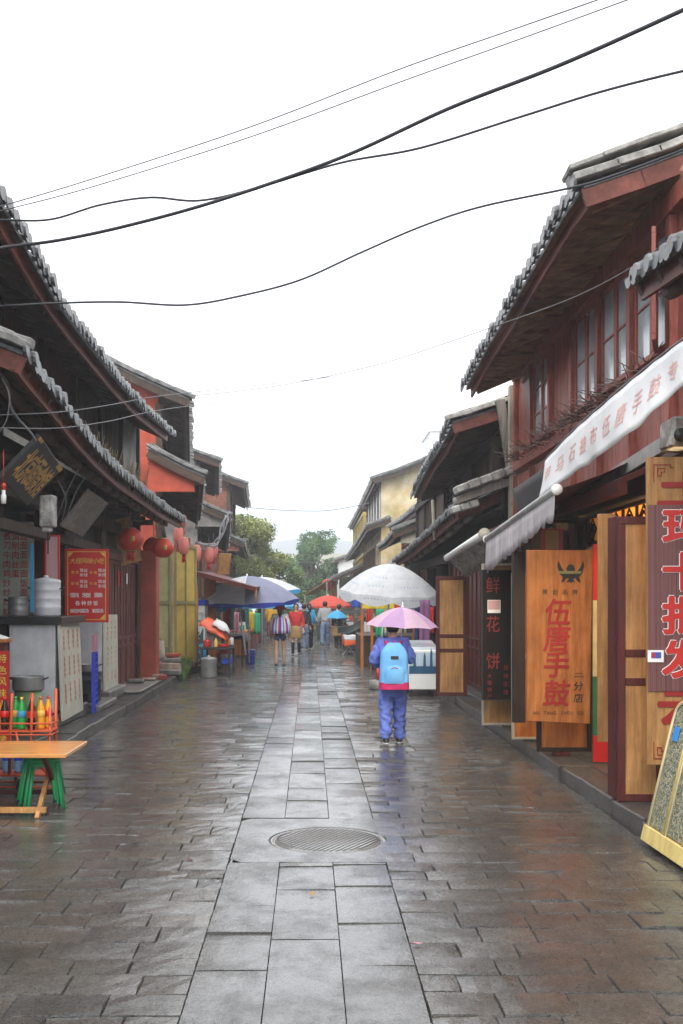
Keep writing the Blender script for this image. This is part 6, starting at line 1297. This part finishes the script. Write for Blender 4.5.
# black flower cake sign
d = 13.05; s_ = d / F; fr = Fr(P(482, 700, d), (1, .03, 0)); W_ = 31 * s_; H_ = 130 * s_; zz = lambda y: (700 - y) * s_; xx = lambda x: (x - 482) * s_
t = thing('cake_shop_sign', 'tall black hanging sign with dark red characters and a pink sticker', 'sign', tuple(fr.o)); mb = MB(); fr.box(mb, 0, W_, 0, H_, -.04, 0); mb.build('board', sign_black, t); mb = MB(); fr.border(mb, -.004, W_ + .004, -.004, H_ + .004, .012, -.045, .006); mb.build('frame', iron, t)
mb = MB()
for ch, y in (('鲜', 585), ('花', 624), ('饼', 661)): put(mb, fr, ch, xx(493), zz(y), .19, w=.16, off=.004, c=.004)
put_col(mb, fr, '大理特产', xx(489.5), zz(676), .055, .085, c=.004); put_col(mb, fr, '现烤玫瑰', xx(506), zz(668), .06, .1, c=.004); mb.build('red_characters', M('ink_dim', (.22, .014, .012), rough=.5, bump=0), t)
mb = MB(); fr.box(mb, xx(487.5), xx(500.5), zz(613), zz(600), .003, .007); st_ = mb.build('sticker', ink_white, t); mb = MB(); fr.box(mb, xx(488), xx(500), zz(609.5), zz(600.6), .0075, .009); mb.build('pink_print', sign_pink, st_)
# framed leaf further on
leaf('door_leaf', 'dark red framed leaf with two light panels at the far end of the row', P(436, 696, 17), (1, -.02, 0), 1.94, .5, wood_brownred, wood_light, (.38, .5), fw_=.06, group='opened shop door leaves on the right')
# interior lamp: warm light in the drum shop
ld = bpy.data.lights.new('shop_lamp', 'POINT'); ld.energy = 110; ld.color = (1, .72, .38); ld.shadow_soft_size = .15; lo_ = bpy.data.objects.new('shop_lamp', ld); col.objects.link(lo_); lo_.location = (3.9, 10.2, 2.7)
t = thing('ceiling_lamp', 'warm glowing ceiling lamp inside the drum shop behind the lattice', 'lamp', (3.9, 10.2, 2.9)); mb = MB(); mb.lathe((3.9, 10.2, 2.86), [(.001, 0), (.12, .02), (.14, .08), (.05, .1)], 18); mb.build('shade', ME('lamp_glow', (1, .75, .4), 6), t); mb = MB(); mb.tube([(3.9, 10.2, 2.95), (3.9, 10.2, 2.98)], .03, 8); mb.build('mount', white_paint, t)
for q, (y, z, m_) in enumerate(((10.9, .9, c_red), (10.4, .9, c_green), (9.9, .9, wood_orange), (10.6, 1.5, wood_orange), (10.0, 1.5, c_yellow))):
    mb = MB(); mb.lathe((4.6, y, z), [(.12, 0), (.15, .02), (.11, .2), (.09, .28), (.15, .42), (.15, .44)], 16); single(mb, 'hand_drum', m_, ['red', 'green', 'wooden', 'upper wooden', 'yellow'][q] + ' hand drum on the shelf inside the lit shop', 'drum', 'hand drums in the shop')
t = thing('shop_shelf', 'wooden shelf with drums inside the lit shop', 'shelf', (4.6, 10, .15)); mb = MB()
for z in (.86, 1.46): mb.bx(4.35, 4.85, 9.6, 11.3, z, z + .035)
mb.bx(4.35, 4.85, 9.55, 9.598, .15, 2.1); mb.bx(4.35, 4.85, 11.302, 11.35, .15, 2.1); mb.build('boards', wood_old, t)
t = thing('gold_lettered_lightbox', 'small glowing red and gold picture above the drum signboard', 'picture', tuple(P(541, 545, 12.2))); fr = Fr(P(541, 551, 12.2), (1, -.2, 0)); mb = MB(); fr.box(mb, 0, .25, 0, .26, -.02, 0); mb.build('panel', sign_red, t); mb = MB(); fr.box(mb, .05, .2, .02, .24, .002, .006); mb.build('gold_center', gold, t)

# ================================================================== RIGHT further along: freezer, stall, umbrellas
d = 19.; s_ = d / F; x0, x1 = (408 - CX) * s_, (439 - CX) * s_
t = thing('ice_cream_freezer', 'white chest freezer with a blue temple skyline print beside the blue clad walker', 'freezer', (x0, d, 0)); zt = EYE - 50 * s_
mb = MB(); mb.bx(x0, x1, d, d + 1.1, .12, zt); mb.build('body', white_paint, t, bevel=.02)
mb = MB(); mb.hexa([(x0 + .02, d + .02, zt + .002), (x1 - .02, d + .02, zt + .002), (x1 - .02, d + 1.08, zt + .002), (x0 + .02, d + 1.08, zt + .002), (x0 + .02, d + .05, zt + .05), (x1 - .02, d + .05, zt + .05), (x1 - .02, d + 1.05, zt + .14), (x0 + .02, d + 1.05, zt + .14)]); mb.build('lid', pane, t)
fr = Fr((x0, d - .004, 0), (1, 0, 0)); w_ = x1 - x0; mb = MB(); z0 = .42; fr.box(mb, .02, w_ - .02, z0, z0 + .13, 0, .004)
for (a, hh) in ((.12, .2), (.3, .26), (.42, .34)): mb.prism([fr.p(a - .025, z0 + .13, 0), fr.p(a + .025, z0 + .13, 0), fr.p(a + .02, z0 + .1 + hh * .8, 0), fr.p(a, z0 + .13 + hh, 0), fr.p(a - .02, z0 + .1 + hh * .8, 0)], fr.n * .004)
mb.build('skyline_print', M('print_blue', (.03, .1, .2), rough=.3, bump=0), t); mb = MB(); fr.box(mb, .02, w_ - .02, z0 + .135, zt - .05, -.0, .002); mb.build('pale_print', M('print_pale', (.45, .55, .62), rough=.3, bump=0), t); mb = MB()
for x in (x0 + .06, x1 - .06): mb.bx(x - .03, x + .03, d + .05, d + .12, .012, .118); mb.bx(x - .03, x + .03, d + .95, d + 1.02, .012, .118)
mb.build('feet', black_plastic, t)
umbrella('market_umbrella', 'large white market umbrella with faint printing over the right stalls', 'umbrella', tuple(P(391, 564, 23)), 1.1, .62, [um_white], 2.4, M('pole_blue', (.15, .3, .6), rough=.4, bump=0), 8, .24, (.12, .05), group='market umbrellas', alt=0, pole_r=.02, marks=[4, 5, 6, 7])
# faint printing on the canopy front
tp_ = P(392, 563, 23)
umbrella('market_umbrella', 'red market umbrella further down on the right side', 'umbrella', tuple(P(328, 595.5, 44)), .98, .42, [um_red], 1.9, steel, 8, .1, (.03, 0), group='market umbrellas', alt=0, pole_r=.02)
# fabric valances of the stall
gv = 'coloured cloth pieces hung along the right stall front'
for (xa, xb, ya, yb, d, m_, lab) in ((352, 364, 600, 607, 27, c_blue, 'blue cloth strip between the red and the white umbrella'), (363, 379, 602, 608.5, 26.5, c_yellow, 'yellow cloth piece left of the blue umbrella pole'), (379, 394, 602, 608.5, 26.6, c_yellow, 'yellow cloth piece touching the blue umbrella pole'), (395, 408, 601, 609, 26.4, c_red, 'red cloth piece right of the blue umbrella pole'), (409, 416, 603, 609, 26.5, c_green, 'small green cloth piece beside the red one'), (415, 424, 598, 640, 26, c_navy, 'long navy garment at the right end of the stall'), (366.5, 371, 608, 622, 27, c_red, 'narrow red garment hanging below the yellow cloth'), (364, 370, 622, 632, 27, c_white2, 'white bundle of cloth hanging below the red garment'), (376, 384, 609, 636, 26, c_green, 'green garment half hidden by the pink umbrella'), (420, 430, 600, 642, 22, c_purple, 'purple patterned scarf beside the freezer'), (430, 434, 607, 632, 22, c_red, 'thin red scarf next to the purple one')):
    s_ = d / F; p = P((xa + xb) / 2, ya, d); garment(lab, p, (xb - xa) * s_, (yb - ya) * s_ * 1.05, m_, gv, wav=.02)
mb = MB()
for x in (362, 372, 414): a = P(x, 600, 27); mb.beam((a.x, 27, .01), (a.x, 27, 2.0), .07, .07)
a, b_ = P(350, 600, 27), P(428, 598, 27); mb.beam((a.x, 27, 1.85), (b_.x, 27, 1.85), .06, .06); 
t = thing('clothes_stall', 'orange brown wooden frame of the clothes stall on the right', 'stall', (1.5, 27, 0)); mb.build('posts_and_rail', wood_orange, t)
mb = MB(); mb.bx(1.3, 2.9, 27.3, 30, .012, .82); mb.build('counter', wood_old, t)
mb = MB(); mb.tube([P(384, 612, 25), P(381, 650, 25)], .02, 6); single(mb, 'stall_pole', white_paint, 'thin white pole by the green garment', 'pole')
t = thing('cloth_covered_table', 'low folding table with a white and orange cloth on the right side of the street', 'table', (1.5, 33, 0)); xl, xr = (344 - CX) * 33 / F, (371 - CX) * 33 / F
mb = MB(); mb.grid(lambda i, j: Vector((xl + (xr - xl) * i, 32.6 + 2.0 * j, .6 + .012 * math.sin(i * 20))), 12, 6); mb.grid(lambda i, j: Vector((xl + (xr - xl) * i, 32.6 + .01 * math.sin(i * 30) - .02 * j, .6 - .1 * j)), 24, 2, m=0); mb.build('white_cloth', c_white2, t, solid=.004)
mb = MB(); mb.grid(lambda i, j: Vector((xl + (xr - xl) * (.0 + .6 * i), 32.57 - .02 * j + .01 * math.sin(i * 26), .5 - .2 * j * (1 - .5 * i))), 16, 3); mb.grid(lambda i, j: Vector((xl - .01, 32.6 + 1.9 * i, .6 - .28 * j)), 8, 3); mb.build('orange_cloth', c_orange, t, solid=.004)
for x in (xl + .15, xr - .15):
    for s in (-1, 1): mb = MB(); mb.beam((x - .2 * s, 33, .012), (x + .2 * s, 33, .58), .03, .03); mb.build('leg', steel_dull, t)
for (x, y, d, r_, h_, m_, lab, cat) in ((371, 660, 29.5, .15, .42, dark_grey, 'dark grey rubbish bin by the kerb past the freezer', 'bin'), (376, 668, 26, .13, .22, concrete, 'small grey tub on the ground past the freezer', 'tub')):
    c = ((x - CX) * d / F, d, .012); mb = MB(); mb.lathe(c, [(r_ * .8, 0), (r_, h_ * .9), (r_ * 1.08, h_ * .92), (r_ * 1.08, h_), (r_ * .9, h_), (r_ * .8, h_ * .6), (.001, h_ * .6)], 18); single(mb, 'bin' if cat == 'bin' else 'tub', m_, lab, cat)
t = thing('umbrella_base', 'grey stone umbrella foot with red stub left of the blue clad walker', 'umbrella base', tuple(P(380, 690, 21))); c = ((378 - CX) * 20.5 / F, 20.5, .012); mb = MB(); mb.lathe(c, [(.17, 0), (.18, .02), (.17, .17), (.05, .18)], 20); mb.build('block', concrete, t); mb = MB(); mb.tube([(c[0], c[1], .18), (c[0], c[1], .45)], .03, 8); mb.build('stub', plastic_red, t)
# blurred far goods on the right and at the end
for q, (x0, x1, y0, y1, lab) in enumerate(((1.1, 2.4, 36, 38.5, 'dark stall counter of trinkets beside the far pair of walkers'), (1.0, 2.4, 41, 45, 'dark stall counter below the red umbrella'), (.2, 1.0, 47, 49, 'black iron rack of trinkets across the middle of the far street'))):
    t = thing('stall_counter', lab, 'stall', ((x0 + x1) / 2, y0, 0), 'right stall counters'); mb = MB(); mb.bx(x0, x1, y0, y1, .75, .8); mb.build('top', wood_old, t); mb = MB()
    for k in range(6): mb.beam((x0 + (x1 - x0) * k / 5, y0 + .05, 0), (x0 + (x1 - x0) * k / 5, y0 + .05, 1.35 if q else .75), .05, .05)
    for z in (.2, .5, 1.0, 1.3): mb.bx(x0, x1, y0, y0 + .04, z, z + .05)
    mb.bx(x0 + .1, x1 - .1, y0 + .3, y1 - .1, .05, .74); mb.build('rack', dark_grey, t)
    for k in range(9):
        xx_ = x0 + .1 + (x1 - x0 - .2) * R(); yy = y0 + .3 + k * .15; s2 = U(.1, .2); mb = MB(); mb.bx(xx_ - s2 / 2, xx_ + s2 / 2, yy - .06, yy + .06, .802, .802 + U(.1, .35), j=.01)
        single(mb, 'parcel', [wood_light, c_red, c_white2, c_maroon, c_yellow, c_black, c_orange][k % 7], 'small trinket parcel on the ' + ['nearest', 'middle', 'farthest'][q] + ' dark counter on the right', 'parcel', 'parcels on the ' + ['nearest', 'middle', 'farthest'][q] + ' right counter')
mb = MB(); a, b_ = P(338, 626, 34), P(366, 616, 31); mb.grid(lambda i, j: a.lerp(b_, i) + Vector((0, .8 * j, -.12 * math.sin(PI * i) - .25 * j)), 14, 4); single(mb, 'tarp', M('tarp_grey', (.1, .14, .15), rough=.5), 'sagging dark grey green tarp strung behind the white covered table', 'tarp', solid=.005)
mb = MB(); a, b_ = P(306, 600, 55), P(345, 572, 52)
t = thing('tan_awning', 'tan sloping awning past the red umbrella', 'awning', (.5, 56, 2.5)); mb.hexa([(-.3, 58, 2.0), (.9, 56, 2.75), (1.6, 66, 2.9), (.3, 66, 2.1), (-.3, 58, 2.05), (.9, 56, 2.8), (1.6, 66, 2.95), (.3, 66, 2.15)]); mb.build('sheet', c_tan, t); mb = MB(); mb.beam((.9, 56, .05), (.9, 56, 2.74), .06, .06); mb.beam((-.28, 58, .05), (-.28, 58, 2.0), .06, .06); mb.build('poles', steel_dull, t)
mb = MB(); a = P(327, 585, 60); mb.lathe(tuple(a), [(.001, -.35), (.22, -.25), (.26, 0), (.22, .25), (.001, .35)], 14); single(mb, 'lantern', lantern_red, 'small bright red lantern far off above the red umbrella', 'lantern')

# ================================================================== people
# the walker in blue with backpack and pink umbrella
t1 = person('walker in loose blue jacket and trousers seen from behind with a light blue backpack', (1.0, 12.7, .012), 0, 1.5, c_peri, c_peri, black_plastic,
       arms=(((-.27, .0, 1.12), (-.15, .2, 1.06)), ((.27, .02, 1.13), (.17, .2, 1.2))), stride=.12, bulk=1.12, coat_len=.3, sub=2)
# backpack (a thing carried by the walker)
k = 1.5 / 1.7; t = thing('backpack', 'light blue backpack with a magenta base worn by the walker in blue', 'backpack', (0, 0, 0))
mb = MB()
def bp_(i, j, m=0):
    a = 2 * PI * i; z = .73 + .55 * j; wv = .18 * (1 - .12 * j) if j < .7 else .18 * (.916) * math.cos((j - .7) / .3 * 1.15); dv = .115 * (1 - .25 * j) if j < .75 else .093 * math.cos((j - .75) / .25 * 1.2)
    c, s = math.cos(a), math.sin(a); x = wv * math.copysign(abs(c) ** .6, c); y = dv * math.copysign(abs(s) ** .6, s) * (1 + .16 * noise.noise(Vector((c * 3, s * 3, j * 7))) + .08 * noise.noise(Vector((c * 8, s * 8, j * 16))))
    return Vector((x, -.2 + y, z))
mb.grid(lambda i, j: bp_(i, .15 + .85 * j), 28, 16); mb.add([bp_(i / 28, 1) for i in range(28)], [tuple(range(28))]); mb.build('main_bag', pack_blue, t)
mb = MB(); mb.grid(lambda i, j: bp_(i, .15 * j), 28, 4); mb.add([bp_(i / 28, 0) for i in range(28)], [tuple(range(27, -1, -1))]); mb.build('magenta_base', pack_pink, t)
mb = MB(); mb.grid(lambda i, j: Vector((-.12 + .24 * i, -.3 - .045 * math.sin(PI * i) ** .5 * math.sin(PI * (.1 + .85 * j)) ** .5, .8 + .22 * j * (.8 + .2 * math.sin(PI * i)))), 12, 8); mb.build('front_pocket', pack_blue, t)
mb = MB(); mb.bx(-.045, .045, -.31, -.285, 1.09, 1.125); mb.build('dark_patch', ink_black, t)
for s in (-1, 1): mb = MB(); mb.tube(spline([(.06 * s, -.15, 1.2), (.09 * s, -.1, 1.28), (.12 * s, .02, 1.28), (.13 * s, .13, 1.12)], 6), .018, 8); mb.build('strap', pack_pink, t)
mb = MB(); mb.tube(spline([(-.03, -.17, 1.26), (0, -.19, 1.3), (.03, -.17, 1.26)], 5), .008, 6); mb.tube([(-.13, -.29, .93), (0, -.35, 1.0), (.13, -.29, .93)], .004, 5); mb.build('loop_and_zip', pack_pink, t)
t.location = (1.0, 12.7, .012 - .05)
umbrella('hand_umbrella', 'pink and lilac umbrella held over the walker in blue', 'umbrella', (1.13, 12.82, 1.66), .45, .23, [cloth('um_pink', (.9, .62, .76), .5), cloth('um_lilac', (.66, .42, .68), .45)], .56, steel, 8, 0, (.04, .04), group='hand held umbrellas', handle=True, panelmap=[0, 1], pole_r=.006)
ppl = [
 ('woman walking away in a red hat, blue white striped cape and dark shorts', (280, 668), 1.62, 0, c_white2, c_navy, dict(legs='shorts', hat=c_red, hair_long=True, stride=.1, bulk=1.05)),
 ('woman in a red jacket, beige skirt and dark boots walking next to the striped cape', (296, 657), 1.62, PI, c_red, c_tan, dict(legs='skirt', lower_m=c_black, hair_long=True, stride=.08)),
 ('dark haired person in a bright blue top just behind the red jacket', (309, 649), 1.62, .3, c_cyan, c_black, dict(hair_long=True, stride=.08)),
 ('person in dark clothes between the red jacket and the bright blue top', (304, 650), 1.6, 0, c_black, c_jean, dict(stride=.08)),
 ('person in a pale shirt and jeans walking beside the light blue umbrella', (325, 647), 1.68, 0, c_grey, c_jean, dict(stride=.14, bulk=1.1)),
 ('person in black trousers carrying a tan bag under the light blue umbrella', (339, 650), 1.58, 0, c_black, c_black, dict(stride=.1)),
 ('person in a long yellow raincoat on the left side of the far street', (271, 638), 1.68, 0, c_raincoat, c_maroon, dict(stride=.06, bulk=1.25, coat_len=.25)),
 ('person in dark clothes under a black umbrella at the far left stalls', (262, 633), 1.6, 0, c_black, c_navy, dict(stride=.05)),
 ('person in purple and white near the far end beside the yellow raincoat', (265, 630), 1.6, .4, c_purple, c_white2, dict(stride=.05)),
 ('person in a pinkish top far off in the middle of the street', (300, 628), 1.65, PI, c_pink, c_jean, dict(stride=.07)),
 ('seller in a green top standing behind the left stall', (250, 640), 1.55, -1.2, c_green, c_navy, dict(stride=0)),
]
for (lab, (px, py), hh, rot, tm, lm, kw) in ppl:
    d = F * EYE / (py - HY); person(lab, ((px - CX) * d / F, d, .012), rot, hh, tm, lm, sub=1, **kw)
    if 'striped cape' in lab and 'red hat' in lab:
        pr_ = [(.12, 1.4), (.2, 1.34), (.25, 1.15), (.265, .93)]; c = Vector(((px - CX) * d / F, d, .0)); t = thing('striped_cape', 'cape with blue, white and red vertical stripes worn by the woman in the red hat', 'cape', tuple(c)); k = hh / 1.7; mb = MB(); n = 40
        for i in range(n):
            mb.grid(lambda u, v: c + Vector(((lambda q, f_: ((pr_[q][0] * (1 - f_) + pr_[q + 1][0] * f_) * math.cos(2 * PI * (i + u) / n) * k * 1.08, (pr_[q][0] * (1 - f_) + pr_[q + 1][0] * f_) * .8 * math.sin(2 * PI * (i + u) / n) * k, (pr_[q][1] * (1 - f_) + pr_[q + 1][1] * f_) * k)))(min(2, int(v * 3)), v * 3 - min(2, int(v * 3)))), 1, 6, m=[0, 1, 2, 1, 3][i % 5])
        mb.build('cape_cloth', [c_blue, c_white2, c_peri, c_red], t, solid=.004)
d = F * EYE / 50; umbrella('hand_umbrella', 'light blue umbrella held by the person with the tan bag', 'umbrella', tuple(P(337, 610.5, d - .3)), .38, .24, [um_blue], .5, steel, 8, 0, (.1, 0), group='hand held umbrellas', handle=True, pole_r=.006)
c = P(338, 632, d - .25); mb = MB(); mb.bx(c.x - .2, c.x + .2, c.y - .1, c.y + .06, c.z - .14, c.z + .2, j=.02); t = thing('shoulder_bag', 'square tan bag carried on the back below the light blue umbrella', 'bag', tuple(c)); mb.build('bag_body', c_tan, t, bevel=.03); mb = MB(); mb.tube(spline([(c.x - .15, c.y, c.z + .2), (c.x - .08, c.y + .1, c.z + .42), (c.x + .1, c.y + .1, c.z + .2)], 5), .015, 6); mb.build('strap', wood_brownred, t)
umbrella('hand_umbrella', 'black umbrella far off on the left by the yellow raincoat', 'umbrella', tuple(P(262, 602, 55)), .55, .28, [um_black], .6, steel, 8, 0, (0, 0), group='hand held umbrellas', handle=True, pole_r=.008)
umbrella('hand_umbrella', 'pale lilac umbrella far off behind the red jacket', 'umbrella', tuple(P(303, 604, 60)), .6, .3, [cloth('um_lilac2', (.5, .45, .7))], .6, steel, 8, 0, (0, 0), group='hand held umbrellas', handle=True, pole_r=.008)
umbrella('hand_umbrella', 'small dark red umbrella far off above the street centre', 'umbrella', tuple(P(291, 603, 66)), .6, .3, [cloth('um_dr', (.4, .08, .1))], .6, steel, 8, 0, (0, 0), group='hand held umbrellas', handle=True, pole_r=.008)
# fallen leaves
random.seed(3)
for (x, y, m_, lab) in ((312, 898, c_tan, 'small tan leaf lying on the smooth middle slabs'), (417, 948, c_pink, 'pinkish leaf lying right of the middle slabs'), (190, 863, wood_brownred, 'brown leaf on the left stones'), (135, 845, wood_brownred, 'reddish leaf on the left stones nearer the table')):
    d = F * EYE / (y - HY); c = Vector(((x - CX) * d / F, d, .024)); mb = MB(); a = U(0, 6); u = Vector((math.cos(a), math.sin(a), 0)) * .035; v = Vector((-math.sin(a), math.cos(a), 0)) * .02
    mb.add([c - u, c + v + Vector((0, 0, .004)), c + u + Vector((0, 0, .008)), c - v, c], [(0, 4, 1), (4, 2, 1), (0, 3, 4), (3, 2, 4)]); single(mb, 'fallen_leaf', m_, lab, 'leaf', 'fallen leaves')
